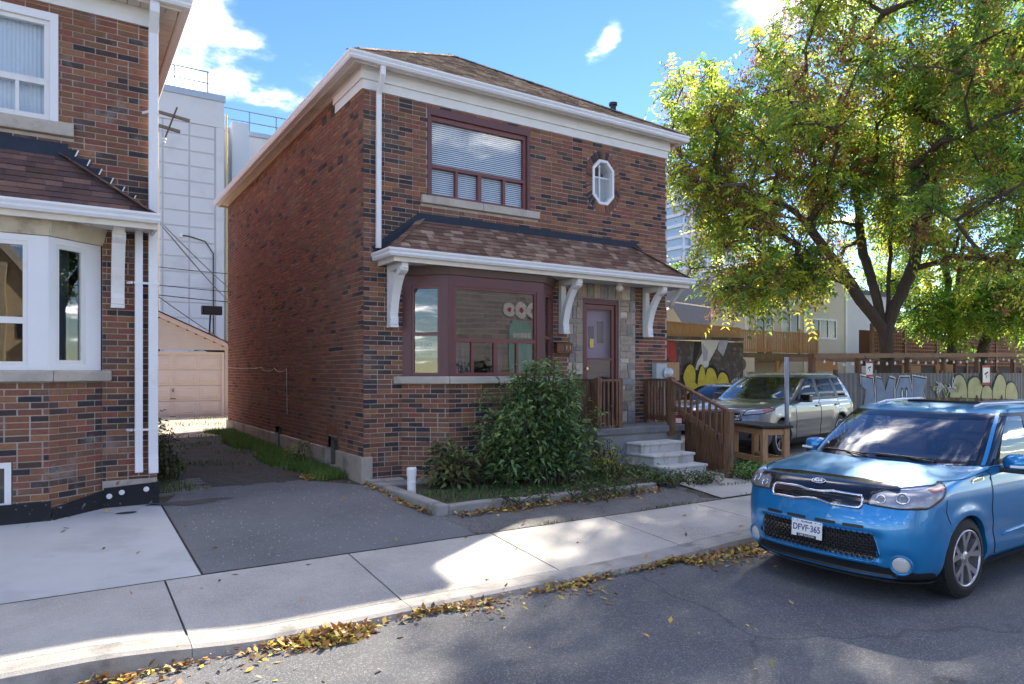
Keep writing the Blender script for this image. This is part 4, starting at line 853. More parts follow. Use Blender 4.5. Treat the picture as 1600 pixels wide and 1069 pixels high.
# garden edging, pipe
GE = MB(); GE.box(3.70, 3.86, 7.34, 9.46, .10, .345); obj('garden_edging', GE, M_kerb, bevel=.02, label='low concrete edging along the driveway side of the garden bed', cat='edging')
GE = MB(); n = 18
for i in range(n): pass
V = []; F = []
for i in range(n + 1):
    x = lerp(3.862, 7.35, i / n); y = 7.34 + .03 * math.sin(i * .7) + .16 * max(0, i / n - .45); zt = .325 - .045 * i / n + random.uniform(-.006, .006); V += [(x, y, .1), (x, y + .15, .1), (x, y + .15, zt), (x, y, zt)]
for i in range(n):
    for k in range(4): a = i * 4 + k; c = i * 4 + (k + 1) % 4; F.append((a, a + 4, c + 4, c))
F += [(0, 1, 2, 3), tuple(n * 4 + q for q in (3, 2, 1, 0))]
obj('garden_edging', GE.add(V, F), M_kerb, bevel=.015, label='low cracked concrete edging along the street side of the garden bed', cat='edging')
b = MB(); b.quad((3.86, 7.45, .27), (7.4, 7.55, .25), (7.4, 9.64, .31), (3.86, 9.64, .31)); obj('garden_bed', b, M_soil, kind='structure')
b = MB(); b.box(3.87, 4.6, 9.14, 9.47, .2, .335); obj('ledge', b, M_kerb, bevel=.015, label='pale concrete ledge at the foot of the brick corner', cat='ledge')
b = MB(); b.lathe((3.93, 8.55, .26), (0, 0, 1), [(0, .058), (.26, .058), (.262, .066), (.36, .066), (.365, .062), (.375, .055), (.38, 0)], 20); b.lathe((3.93, 8.55, .43), (0, 0, 1), [(0, .058), (.002, .0635), (.012, .0635), (.014, .058)], 20)
obj('vent_pipe', b, mat('pvc', (.76, .76, .75), .4, var=.05, vscale=8), smooth=False, label='short white plastic pipe standing on the garden edging', cat='pipe')
# workbench table and sign post
T = thing('outdoor_table', 'tall cedar work table with black top beside the silver car', 'table', (10.7, 8.2, .22))
A = Vector((10.36, 7.86, 0)); ex = Vector((.93, -.37, 0)).normalized() * .42; ey = Vector((.37, .93, 0)).normalized() * 1.0
for (p, h) in ((A, .93), (A + ex, .93), (A + ey, .93), (A + ex + ey, .93)): b = MB(); b.obox((p.x, p.y, .22 + .34), ex, ey, (0, 0, 1), .048, .048, .36); obj('leg', b, M_wood_lt, T)
for (p, q, z) in ((A, A + ey, .86), (A + ex, A + ex + ey, .86), (A, A + ex, .86), (A + ey, A + ex + ey, .86), (A, A + ey, .36), (A + ex, A + ex + ey, .36), (A, A + ex, .36)):
    b = MB(); b.bar((p.x, p.y, z), (q.x, q.y, z), .05, .10); obj('rail', b, M_wood_lt, T)
c = A + ex / 2 + ey / 2; b = MB(); b.obox((c.x, c.y, .955), ex, ey, (0, 0, 1), .30, .60, .022); obj('table_top', b, mat('black_top', (.013, .013, .015), .5, var=.2, vscale=10), T, bevel=.008)
b = MB(); b.tube([(11.40, 8.14, .2), (11.36, 8.12, 2.2)], .04, 12); obj('sign_post', b, mat('galvanised', (.26, .29, .33), .5, metal=.6, var=.15, vscale=6), smooth=True, label='bare grey metal post standing beside the cedar table', cat='post')
# ------------------------------------------------------------------ behind: garage, white block, mural wall, deck house, fences, towers
M_siding = mat('beige_siding', (.62, .58, .51), .6, var=.05, vscale=3, coords='World')
M_sidingc = mat('cream_siding', (.60, .55, .42), .6, var=.06, vscale=3, coords='World')
GR = thing('garage', 'beige sided garage with panelled door at the end of the driveway', 'garage', (3.5, 27, .45)); GY = 25.0
def siding(parent, tr, u0, u1, z0, zfun, mt, pitch=.115, holes=(), name='siding_board', d0=0.0, objs=True):
    z = z0; j = MB()
    while True:
        spans = [(u0, u1)]
        zm = z + pitch / 2
        for h in holes:
            if h[2] < zm < h[3]:
                ns = []
                for (a, b) in spans:
                    if h[0] > a: ns.append((a, min(b, h[0])))
                    if h[1] < b: ns.append((max(a, h[1]), b))
                spans = [s for s in ns if s[1] - s[0] > .02]
        done = True
        for (a, b) in spans:
            za, zb = zfun(a), zfun(b)
            if max(za, zb) <= z + .01: continue
            done = False
            if za < z + pitch and zb < z + pitch: continue
            if za < z + pitch: a = a + (b - a) * (z + pitch - za) / (zb - za) if zb > za and zb > z + pitch else a
            elif zb < z + pitch: b = a + (b - a) * (za - z - pitch) / (za - zb)
            if b - a < .02: continue
            m = MB() if objs else j
            m.add([tr(a, d0 - .018, z), tr(b, d0 - .018, z), tr(b, d0 - .002, z + pitch), tr(a, d0 - .002, z + pitch), tr(a, d0 + .03, z), tr(b, d0 + .03, z), tr(b, d0 + .03, z + pitch), tr(a, d0 + .03, z + pitch)], [(0, 1, 2, 3), (4, 5, 1, 0), (1, 5, 6, 2), (4, 0, 3, 7), (3, 2, 6, 7)])
            if objs: obj(name, m, mt, parent)
        z += pitch
        if done and z > z0 + pitch * 2 and z > 12: break
        if z > 14: break
    if j.v: obj('siding', j, mt, parent)
tr = wall_tr((0, GY), (1, 0)); zr = lambda u: 3.98 - (u - 2.3) * .455 if u > .9 else 3.98 - (2.3 - .9) * -.455 - (.9 - u) * .455
siding(GR, tr, 1.2, 6.2, .42, lambda u: zr(u) - .05, M_siding, .125, holes=[(1.42, 4.62, .3, 2.62)])
b = MB(); b.box(1.25, 6.15, GY + .035, 31, .3, 2.3); obj('wall', b, M_siding, GR)
b = MB()
for sgn in (1, -1):
    pass
b.prism([(1.0, GY - .12, zr(1.0) + .02), (6.4, GY - .12, zr(6.4) + .02), (6.4, GY - .12, zr(6.4) - .13), (1.0, GY - .12, zr(1.0) - .13)], (0, .10, 0)); obj('barge_board', b, mat('pinkish_trim', (.66, .57, .51), .5), GR)
b = MB(); b.prism([(.95, GY - .15, zr(.95) + .06), (6.45, GY - .15, zr(6.45) + .06), (6.45, GY - .15, zr(6.45) + .025), (.95, GY - .15, zr(.95) + .025)], (0, 6, 0)); obj('roof', b, M_dark, GR)
GD = MB(); 
for (a, b_, c, d) in ((1.46, 4.60, 2.53, 2.60), (4.52, 4.60, .45, 2.53), (1.46, 1.54, .45, 2.53)): tbox(GD, tr, a, b_, -.03, .06, c, d)
M_gdoor = mat('garage_door', (.70, .64, .58), .55, var=.05, vscale=2, coords='World'); GDO = obj('garage_door', GD, M_gdoor, GR)
b = MB(); tbox(b, tr, 1.54, 4.52, .03, .05, .46, 2.53); obj('leaf', b, M_gdoor, GDO)
cw = (4.52 - 1.54) / 4
for r in range(4):
    for c in range(4):
        a = 1.54 + c * cw; z = .47 + r * .515; b = MB()
        V0 = [tr(a + .045, .03, z + .05), tr(a + cw - .045, .03, z + .05), tr(a + cw - .045, .03, z + .465), tr(a + .045, .03, z + .465)]
        V1 = [tr(a + .07, .012, z + .075), tr(a + cw - .07, .012, z + .075), tr(a + cw - .07, .012, z + .44), tr(a + .07, .012, z + .44)]
        V2 = [tr(a + .12, .012, z + .125), tr(a + cw - .12, .012, z + .125), tr(a + cw - .12, .012, z + .39), tr(a + .12, .012, z + .39)]
        V3 = [tr(a + .14, .0, z + .145), tr(a + cw - .14, .0, z + .145), tr(a + cw - .14, .0, z + .37), tr(a + .14, .0, z + .37)]
        F = []
        for q in range(3):
            for k in range(4): F.append((q * 4 + k, q * 4 + (k + 1) % 4, q * 4 + 4 + (k + 1) % 4, q * 4 + 4 + k))
        b.add(V0 + V1 + V2 + V3, F + [(12, 13, 14, 15)]); obj('panel', b, M_gdoor, GDO)
    if r: b = MB(); tbox(b, tr, 1.54, 4.52, .026, .0305, .455 + r * .515, .463 + r * .515); obj('seam', b, mat('seam', (.22, .17, .14), .8), GDO)
b = MB(); tbox(b, tr, 3.02, 3.05, -.01, .03, 1.28, 1.38); tbox(b, tr, 2.95, 3.12, -.02, .03, 1.05, 1.075); tbox(b, tr, 2.95, 3.12, -.02, .03, .47, .49); obj('latch', b, mat('rusty_iron', (.10, .06, .045), .7), GDO)
# white industrial block
WB = thing('industrial_block', 'tall white panelled industrial building behind the garage', 'building', (6, 45, .4)); BY = 40.0
M_wblock = mat('white_panel', (.66, .65, .65), .6, var=.05, vscale=.5, c2=(.58, .57, .57), c2scale=.35, coords='World')
M_groove = mat('panel_groove', (.53, .52, .53), .8)
tr = wall_tr((0, BY), (1, 0)); b = MB(); b.box(-14, 7.3, BY + .03, 60, 0, 16.45); obj('core', b, M_groove, WB)
b = MB(); tbox(b, tr, -14, 7.35, -.02, .04, 15.1, 16.5); tbox(b, tr, 6.95, 7.35, -.02, .04, 0, 15.09); obj('parapet', b, M_wblock, WB); b = MB(); tbox(b, tr, -14.05, 7.42, -.08, .3, 16.5, 16.85); obj('coping', b, mat('coping_blue', (.38, .45, .55), .5), WB)
z = .0
while z < 15.0:
    for i in range(12):
        x1 = 6.85 - i * 1.26; h_ = 1.0
        if x1 < -4: break
        b = MB(); tbox(b, tr, x1 - 1.18, x1, 0, .03, z + .04, min(z + .76, 15.05)); obj('panel', b, M_wblock, WB)
    z += .80
b = MB(); b.box(7.36, 30, BY + 2.0, 60, 0, 15.6); obj('rear_core', b, M_wblock, WB)
x = 8.55
while x < 17: b = MB(); b.box(x, x + .36, BY + 1.93, BY + 1.999, 6, 14.6); obj('rib', b, M_wblock, WB); x += .44
b = MB(); b.box(7.36, 30, BY + 1.90, BY + 2.3, 15.6, 15.85); obj('coping', b, mat('coping_blue'), WB)
b = MB(); b.box(8.0, 8.9, BY + 1.2, BY + 1.99, 0, 16.0); b.box(9.3, 9.6, BY + 1.7, BY + 1.98, 0, 8.5); obj('column', b, mat('bluish_white', (.50, .56, .64), .6), WB)
b = MB(); b.tube([(7.52, BY + .3, 0), (7.52, BY + .3, 16)], .07, 8); obj('pipe', b, mat('yellow_pipe', (.55, .48, .26), .6), WB)
for (x0, x1, y, z0, n) in ((1.5, 6.6, BY + .1, 16.85, 4), (7.4, 12.2, BY + 2.1, 15.85, 4)):
    b = MB()
    for zz_ in (1.0, 1.9 if n == 3 else 2.1): b.tube([(x0, y, z0 + zz_ * .55), (x1, y, z0 + zz_ * .55)], .035, 6)
    for i in range(n): xx = lerp(x0 + .2, x1 - .05, i / (n - 1)); b.tube([(xx, y, z0), (xx, y, z0 + 1.16)], .035, 6)
    obj('guard_rail', b, mat('green_steel', (.18, .26, .24), .6), WB)
b = MB(); b.tube([(5.3, BY - .06, 9.1), (5.6, BY - .06, 9.1), (6.4, BY - .06, 8.9), (6.8, BY - .06, 8.3), (6.8, BY - .06, 3.9), (6.5, BY - .06, 3.2), (5.9, BY - .06, 3.1), (5.65, BY - .06, 3.6), (5.9, BY - .06, 4.2)], .03, 6); obj('cable', b, M_black, WB, smooth=True)
b = MB(); b.box(5.15, 5.3, BY - .08, BY, 9.0, 9.2); b.box(5.8, 6.0, BY - .08, BY, 4.2, 4.4); obj('junction_box', b, M_white, WB)
FLT = MB(); FLT.box(4.1, 4.75, 26.15, 26.45, 3.95, 4.25); FLT.box(4.15, 4.7, 26.12, 26.15, 3.98, 4.2); FLT.tube([(4.4, 26.4, 4.0), (4.4, 26.6, 3.3), (4.4, 26.7, 2.9)], .03, 6); obj('floodlight', FLT, M_black, label='small black floodlight above the garage roof edge', cat='floodlight')
# utility pole behind the neighbour's eave
UP = thing('utility_pole', 'utility pole with tilted cross-arms in front of the white building', 'utility pole', (3.03, 30, .4))
b = MB(); b.tube([(3.03, 30, .4), (3.03, 30, 12.6)], [.17, .12], 10); obj('pole', b, mat('grey_timber', (.20, .16, .12), .9), UP)
for z in (11.95, 11.45): b = MB(); b.bar((2.1, 29.8, z + .1), (4.25 if z > 11.6 else 3.9, 30.1, z - .05), .09, .11); obj('cross_arm', b, mat('grey_timber'), UP)
b = MB(); b.bar((3.35, 29.75, 11.0), (3.75, 29.75, 12.2), .16, .06); obj('brace', b, mat('rust_brown', (.12, .075, .05), .8), UP)
b = MB(); b.lathe((3.3, 29.75, 10.95), (0, 0, -1), [(0, .02), (.02, .09), (.08, .09), (.1, .05), (.2, .05), (.22, 0)], 12); obj('insulator', b, M_white, UP)
# cables
def cable(label, pts, r, mt, sag=.15):
    P = [Vector(p) for p in pts]; out = []
    for a, c in zip(P[:-1], P[1:]):
        for i in range(12): f = i / 12; out.append(a.lerp(c, f) - Vector((0, 0, 4 * sag * f * (1 - f))))
    out.append(P[-1]); obj('cable', MB().tube(out, r, 5), mt, smooth=True, label=label, cat='cable')
cable('white cable from the neighbour\'s porch gutter to the house side, upper of two', [(.96, 9.2, 3.72), (3.66, 19.0, 4.05)], .008, M_white, .03)
cable('white cable from the neighbour\'s porch gutter to the house side, lower of two', [(.96, 9.2, 3.70), (3.66, 19.1, 3.72)], .009, M_white, .04)
cable('white cable crossing behind the downspouts low to the house side', [(1.0, 12.0, 3.27), (3.66, 18.6, 2.55)], .009, M_white, .03)
cable('black overhead cable above the garage roof, highest', [(-2, 27, 6.1), (6.5, 27, 5.55)], .014, M_black, .2)
cable('black overhead cable above the garage roof, middle of three', [(-2, 27.4, 5.5), (6.5, 27.4, 4.9)], .014, M_black, .15)
cable('black overhead cable above the garage roof, lowest', [(-2, 27.8, 5.25), (6.5, 27.8, 4.55)], .018, M_black, .15)
cable('thin white wire looping along the brick side wall', [(3.655, 19.3, 2.05), (3.655, 15.7, 2.02), (3.655, 15.2, 1.95), (3.655, 14.6, 2.0), (3.655, 14.1, 1.93), (3.655, 13.7, 2.0), (3.655, 13.65, 1.1)], .006, M_cream, .03)
# mural wall with timber fence above
MW = thing('mural_wall', 'dark painted block wall with graffiti behind the parked cars', 'wall', (19, 17, .3)); MY = 17.0
M_mw = mat('mural_grey', (.085, .072, .075), .9, var=.35, vscale=6, bump=.4, bscale=40, c2=(.14, .13, .135), c2scale=3, coords='World')
b = MB(); b.box(13.5, 21.2, MY, MY + .3, 0, 3.02); b.prism([(13.5, MY - .03, 3.02), (21.2, MY - .03, 3.1), (21.2, MY - .03, 3.2), (13.5, MY - .03, 3.12)], (0, .36, 0)); obj('wall', b, M_mw, MW)
YEL = mat('paint_yellow', (.55, .47, .06), .7, var=.2, vscale=4); BLK = mat('paint_black', (.01, .01, .012), .7); LAV = mat('paint_lilac', (.38, .38, .52), .7, var=.25, vscale=3); REDP = mat('paint_red', (.42, .05, .05), .7, var=.3, vscale=3); TEAL = mat('paint_teal', (.13, .40, .40), .7, var=.2, vscale=3); WHP = mat('paint_white', (.62, .63, .66), .7, var=.15, vscale=3); ORG = mat('paint_orange', (.6, .28, .04), .7)
def blob(cx, cz, rx, rz, y, mt, parent, n=22, wobk=.08, name='painting', x_axis=(1, 0, 0), y0=None):
    b = MB(); ph = random.random() * 6; b.add([(cx + rx * math.cos(t) * (1 + wobk * math.sin(3 * t + ph)), y, cz + rz * math.sin(t) * (1 + wobk * math.sin(2 * t + ph))) for t in [2 * math.pi * i / n for i in range(n)]], [tuple(range(n))]); return obj(name, b, mt, parent)
def paint_poly(pts, y, mt, parent): b = MB(); b.add([(x, y, z) for x, z in pts], [tuple(range(len(pts)))]); return obj('painting', b, mt, parent)
# bubble letters
for i, (cx, cz, rx, rz) in enumerate(((18.35, 1.75, .30, .42), (18.50, 1.25, .33, .34), (18.95, 1.5, .2, .62), (19.42, 1.70, .30, .40), (19.62, 1.18, .36, .40), (20.05, 1.55, .33, .36), (20.2, 1.05, .38, .36))):
    blob(cx, cz, rx + .075, rz + .075, MY - .0345 - .0004 * i, BLK, MW); blob(cx, cz, rx, rz, MY - .0364 - .0004 * i, YEL, MW)
paint_poly([(18.62, 3.0), (19.0, 3.02), (18.55, 2.05), (18.45, 1.95)], MY - .005, BLK, MW)
paint_poly([(18.95, 3.08), (19.9, 3.1), (19.75, 2.8), (19.35, 2.3), (19.3, 2.05), (18.65, 2.0), (18.75, 2.3), (19.0, 2.6)], MY - .006, WHP, MW); paint_poly([(19.0, 2.95), (19.3, 2.7), (19.25, 2.35), (19.05, 2.3)], MY - .007, LAV, MW)
paint_poly([(19.9, 3.09), (20.4, 3.1), (20.1, 2.5), (19.8, 2.75)], MY - .007, LAV, MW); paint_poly([(19.0, 2.1), (19.35, 2.1), (19.3, 1.9), (18.9, 1.9)], MY - .008, TEAL, MW)
paint_poly([(17.15, 2.95), (17.35, 3.0), (17.4, 2.6), (17.6, 2.2), (17.5, 2.15), (17.3, 2.5), (17.1, 2.0), (17.0, 2.3)], MY - .006, REDP, MW); paint_poly([(17.35, 2.95), (17.65, 3.0), (17.75, 2.4), (17.62, 2.15), (17.45, 2.5)], MY - .007, REDP, MW)
paint_poly([(17.05, 2.4), (17.25, 2.3), (17.3, 1.9), (17.1, 1.8)], MY - .008, ORG, MW); paint_poly([(16.85, 2.6), (17.05, 2.5), (17.0, 1.7), (16.8, 1.6)], MY - .008, BLK, MW); paint_poly([(17.1, 2.1), (17.2, 2.1), (17.25, 1.6), (17.15, 1.6)], MY - .009, LAV, MW)
FB = thing('timber_fence', 'new orange-brown board fence standing on top of the mural wall', 'fence', (18, 17.2, 3.1))
x = 13.5
while x < 21.1: b = MB(); b.box(x, x + .135, MY + .12, MY + .145, 3.15, 3.72 - (x - 16) * .03 + random.uniform(-.008, .008)); obj('board', b, M_wood_lt, FB); x += .14
b = MB(); b.prism([(13.5, MY + .09, 3.80), (21.2, MY + .09, 3.57), (21.2, MY + .09, 3.53), (13.5, MY + .09, 3.76)], (0, .1, 0)); obj('cap_rail', b, M_wood_lt, FB)
# dark-roofed house behind
DH = thing('dark_roof_house', 'house with a steep dark slate-blue shingle roof behind the mural wall', 'house', (23, 27, .3))
b = MB(); b.box(14, 40, 24, 34, 0, 4.2); obj('wall', b, mat('pale_stucco', (.62, .55, .44), .8), DH)
b = MB(); b.prism([(13.5, 23.5, 4.1), (13.5, 29, 7.6), (13.5, 34.5, 4.1)], (27, 0, 0)); DR = obj('roof', b, mat('slate_blue', (.022, .030, .050), 1.0, var=.4, vscale=12, spec=0.02, coords='World'), DH)
b = MB(); b.prism([(21.9, 23.3, 3.9), (24.0, 23.3, 5.0), (25.0, 23.3, 3.9)], (0, 2.6, 0)); obj('sunlit_patch', b, mat('pale_stucco'), DH)  # pale gable wedge put in for the sunlit patch on this house
b = MB(); b.tube([(18, 23.3, 5.5), (27, 23.3, 5.1)], .03, 6); obj('gutter_pipe', b, M_white, DH)
# deck house
KH = thing('deck_house', 'cream sided house with a raised timber deck behind the tree', 'house', (27, 21, .3)); KY = 20.2
tr = wall_tr((0, KY), (1, 0)); b = MB(); b.box(25.4, 33.0, KY + .04, 22.2, .2, 6.6); obj('wall', b, M_sidingc, KH)
siding(KH, tr, 25.4, 33.0, .4, lambda u: 6.6, M_sidingc, .16, holes=[(26.0, 27.3, 2.7, 4.7), (27.8, 29.2, 2.75, 4.75), (30.1, 32.2, 3.55, 4.55)], d0=-.01)
def simple_window(parent, tr, u0, u1, z0, z1, mull, mt=None, d=0, gl=None):
    fr = rect_frame(u0, u1, z0, z1, .09, .08, lambda a, b, z: tr(a, b - .04 + d, z))
    for m in mull: tbox(fr, tr, m - .035, m + .035, -.038 + d, .035 + d, z0 + .09, z1 - .09)
    o = obj('window', fr, mt or M_white, parent); pane(o, tr, u0 + .06, u1 - .06, z0 + .06, z1 - .06, d + .0, gl or mat('far_glass', (.03, .035, .04), .08, spec=.8)); return o
simple_window(KH, tr, 26.0, 27.3, 2.7, 4.7, [26.65]); simple_window(KH, tr, 27.8, 29.2, 2.75, 4.75, [28.5]); simple_window(KH, tr, 30.1, 32.2, 3.55, 4.55, [30.8, 31.5])
b = MB(); b.prism([(25.1, KY - .4, 6.6), (33.4, KY - .4, 6.6), (29.2, KY - .4, 7.6)], (0, 2.8, 0)); obj('roof', b, mat('grey_shingle', (.12, .12, .125), .95, var=.3, vscale=10), KH)
b = MB(); b.box(25.33, 25.5, KY - .06, KY, .3, 6.6); b.box(32.9, 33.05, KY - .06, KY, .3, 6.6); b.box(29.5, 29.68, KY - .06, KY, .3, 6.6); obj('corner_board', b, M_white, KH)
DY = 18.6; DK = thing('timber_deck', 'raised timber deck with close-set pale balusters in front of the cream house', 'deck', (25, 19, .3))
b = MB(); b.box(22.7, 28.2, DY, KY - .05, 2.55, 2.72); obj('deck_floor', b, M_wood_lt, DK); b = MB(); b.box(22.65, 28.25, DY - .05, DY - .002, 2.42, 2.73); obj('rim_joist', b, mat('weathered_beam', (.17, .11, .06), .85, var=.3, vscale=4), DK)
for x in (22.75, 25.4, 28.1): b = MB(); b.box(x - .06, x + .06, DY - .02, DY + .1, .2, 2.55); b.bar((x, DY + .04, 1.9), (x + .5, DY + .04, 2.5), .08, .1); obj('support_post', b, M_wood_lt, DK)
for x in (22.75, 26.9, 28.15): b = MB(); b.box(x - .05, x + .05, DY - .06, DY + .04, 2.73, 3.82 if x > 26 else 3.74); obj('post', b, M_wood_lt, DK)
b = MB(); b.box(22.7, 28.2, DY - .03, DY + .05, 3.62, 3.66); b.box(22.7, 28.2, DY - .02, DY + .03, 2.82, 2.88); obj('rail', b, M_wood_lt, DK)
x = 22.82; me_ = MB().box(0, .055, 0, .035, 2.76, 3.645).mesh('baluster', False, M_wood_lt)
while x < 28.1: o = link('baluster', me_, DK); o.location = (x - DK.location.x * 0, DY - .045, 0); x += .118
# air conditioner on the wall
AC = thing('air_conditioner', 'cream air conditioner unit mounted under the timber deck', 'air conditioner', (21.7, 17.9, 1.9))
b = MB(); b.box(21.1, 22.5, 17.5, 17.9, 1.95, 2.5); obj('casing', b, mat('ac_cream', (.55, .50, .42), .6), AC); b = MB(); b.lathe((21.75, 17.5, 2.23), (0, -1, 0), [(0, .0), (.012, .24), (.014, .23), (.004, .05)], 22); obj('fan_grille', b, mat('ac_dark', (.12, .11, .10), .7), AC)
# corrugated metal fence with graffiti
CF = thing('metal_fence', 'corrugated grey metal fence covered in blue and yellow graffiti', 'fence', (24, 11.6, .25)); CY = 11.6
M_cor = mat('corrugated_grey', (.14, .14, .14), .6, var=.25, vscale=3, c2=(.13, .125, .12), c2scale=1.5, coords='World')
def corr(x0, x1, z0, z1, y, mt, parent, name, poly=None):
    V = []; F = []; n = int((x1 - x0) / .055)
    for i in range(n + 1):
        x = x0 + (x1 - x0) * i / n; yy = y + (.0 if (i // 2) % 2 else .022); V += [(x, yy, z0), (x, yy, z1)]
    for i in range(n): F.append((2 * i, 2 * i + 2, 2 * i + 3, 2 * i + 1))
    return obj(name, MB().add(V, F), mt, parent)
for i in range(13): corr(18.6 + i * 1.0, 19.6 + i * 1.0 - .004, .2, 1.9, CY + .002 * (i % 2), M_cor, CF, 'sheet')
x = 18.6
for x in np.arange(18.6, 32, 2.0): b = MB(); b.box(x - .05, x + .05, CY + .05, CY + .14, .2, 2.0); obj('post', b, M_wood_st, CF)
BLUP = mat('paint_blue', (.20, .27, .38), .7, var=.2, vscale=3); PYEL = mat('paint_pale_yellow', (.42, .41, .20), .7, var=.2, vscale=3)
def grow(pts, k):
    cx = sum(p[0] for p in pts) / len(pts); cz = sum(p[1] for p in pts) / len(pts); return [(cx + (p[0] - cx) * (1 + k / max(.2, abs(p[0] - cx) + .2)), cz + (p[1] - cz) * (1 + k / max(.2, abs(p[1] - cz) + .2))) for p in pts]
gy = CY - .012
for i, pts in enumerate(([(19.7, 1.8), (20.3, 1.72), (20.5, .9), (20.2, .5), (19.8, .6), (20.0, 1.4), (19.75, 1.5)], [(20.55, 1.75), (20.8, 1.7), (21.0, 1.3), (21.2, 1.75), (21.5, 1.7), (21.4, .5), (21.1, .5), (20.95, 1.0), (20.8, .5), (20.5, .55)], [(21.6, 1.3), (21.85, 1.75), (22.35, 1.75), (22.55, 1.2), (22.3, .5), (21.8, .5)], [(22.6, 1.78), (23.4, 1.7), (23.2, 1.25), (23.5, .8), (23.1, .5), (22.6, .6)])):
    paint_poly(grow(pts, .10), gy - .002 * i, WHP, CF); paint_poly(grow(pts, .05), gy - .002 * i - .0005, BLK, CF); paint_poly(pts, gy - .002 * i - .001, BLUP, CF)
for cx in (21.95, 22.2): blob(cx, 1.25, .09, .2, gy - .012, BLK, CF); blob(cx, 1.25, .05, .14, gy - .013, WHP, CF)
for i, (cx, cz, rx, rz) in enumerate(((25.6, 1.15, .6, .65), (26.7, 1.2, .55, .6), (27.6, .95, .45, .55), (28.6, 1.15, .55, .65), (29.5, 1.0, .5, .6))):
    blob(cx, cz, rx + .06, rz + .06, gy - .002 * i, BLK, CF); blob(cx, cz, rx, rz, gy - .002 * i - .001, PYEL, CF); blob(cx + .1, cz - .25, .10, .2, gy - .014, BLK, CF)
def scribble(x, z, sc, mt, parent, y, n=9):
    b = MB(); p = Vector((x, y, z)); pts = [p]
    for k in range(n): p = Vector((x + random.uniform(-.5, .5) * sc, y, z + random.uniform(-.4, .4) * sc)); pts.append(p)
    for a, c in zip(pts[:-1], pts[1:]): b.bar(a, c, .006, .035 * sc + .01)
    obj('painting', b, mt, parent)
for k in range(5): scribble(24.0 + k * .35, 1.3 + .2 * (k % 2), .7, WHP if k % 2 else PYEL, CF, gy - .016 - k * .001)
for k in range(6): scribble(20.6 + k * .1, 1.6, .35, WHP, MW, MY - .012 - .002 * k, 5)
# pergola beam and string lights, red and white camera signs
PG = thing('pergola', 'long weathered pergola beam on posts above the graffiti fence', 'pergola', (25, 11.9, .25))
b = MB(); b.bar((17.7, 11.75, 2.38), (32, 11.75, 2.62), .08, .14); obj('beam', b, mat('faded_beam', (.26, .16, .10), .85, var=.25, vscale=4), PG); b = MB(); b.bar((17.7, 12.6, 2.3), (32, 13.6, 2.5), .08, .14); obj('beam', b, mat('faded_beam'), PG)
for x in (17.8, 20.1, 22.9, 25.2, 27.6, 30.5): b = MB(); b.box(x - .07, x + .07, 11.84, 11.98, .2, 2.45); obj('post', b, M_wood_st, PG)
for (x, z) in ((18.9, 2.1), (23.7, 2.0), (25.9, 2.05)): b = MB(); b.box(x - .55, x + .6, 12.2, 12.24, z - .14, z + .15); obj('board', b, mat('orange_board', (.38, .20, .08), .7), PG)
SLT = thing('string_lights', 'string of small white bulbs hanging along the pergola beam', 'string lights', (25, 11.6, 2.3)); pts = []; bulbs = []
for i in range(121):
    x = 17.9 + i * .115; z = 2.30 + (x - 17.7) * .017 - .10 * abs(math.sin(x * 1.4)); pts.append((x, 11.66, z)); 
    if i % 4 == 1: bulbs.append((x, 11.66, z - .05))
obj('wire', MB().tube(pts, .008, 4), M_black, SLT)
bm_ = MB().lathe((0, 0, 0), (0, 0, -1), [(-.03, .0), (-.03, .015), (0, .018), (.02, .034), (.05, .034), (.07, .015), (.075, 0)], 8).mesh('bulb', True, mat('bulb_glass', (.80, .78, .72), .2))
for p in bulbs: o = link('bulb', bm_, SLT); o.location = p
for (x, z, lb) in ((20.0, 2.02, 'small red and white camera warning sign hung over the blue graffiti'), (27.35, 1.83, 'larger red and white camera warning sign in front of the yellow graffiti')):
    s_ = .17 if z > 2 else .26; b = MB(); b.box(x - s_, x + s_, 11.50, 11.515, z - s_ * 1.35, z + s_ * 1.35); SG = obj('warning_sign', b, M_white, label=lb, cat='sign', group=None)
    b = MB(); b.box(x - s_, x + s_, 11.494, 11.4995, z + s_ * 1.0, z + s_ * 1.35); obj('band', b, REDP, SG); b = MB(); b.box(x - s_, x + s_, 11.494, 11.4995, z - s_ * 1.35, z - s_ * 1.0); obj('band', b, REDP, SG)
    b = MB(); b.bar((x - s_ * .5, 11.497, z + .02), (x + s_ * .4, 11.497, z + s_ * .4), .004, s_ * .22); b.box(x - s_ * .07, x + s_ * .07, 11.494, 11.499, z - s_ * .35, z); obj('pictogram', b, BLK, SG)
    b = MB(); b.tube([(x, 11.51, z + s_ * 1.3), (x, 11.66, 2.42)], .006, 4); obj('hanger', b, M_black, SG)
# lattice screen, brick building with green awning, white outbuilding behind the trees
LT = thing('lattice_screen', 'reddish wooden lattice screen between the tree trunks', 'lattice', (30, 15, 1.0)); LY = 16.0
b = MB()
M_lat = mat('lattice_wood', (.20, .095, .05), .8)
for x in np.arange(28.0, 42, .16): b.box(x, x + .05, LY, LY + .02, 2.2, 3.75)
obj('slat', b, M_lat, LT, kind='stuff'); b = MB()
for z in np.arange(2.25, 3.75, .16): b.box(28, 42, LY - .021, LY - .001, z, z + .05)
obj('slat', b, M_lat, LT, kind='stuff'); b = MB(); b.box(27.9, 42, LY + .03, LY + .08, .3, 2.2); obj('lower_boards', b, mat('dark_boards', (.045, .035, .03), .9), LT); b = MB(); b.box(27.9, 42, LY + .45, LY + .5, 2.2, 3.7); obj('backing_board', b, mat('brown_boards', (.10, .055, .035), .9), LT)
for x in (28.0, 30.5, 33.2, 36, 39): b = MB(); b.box(x - .06, x + .06, LY - .06, LY + .06, .3, 3.95); obj('post', b, M_wood_st, LT)
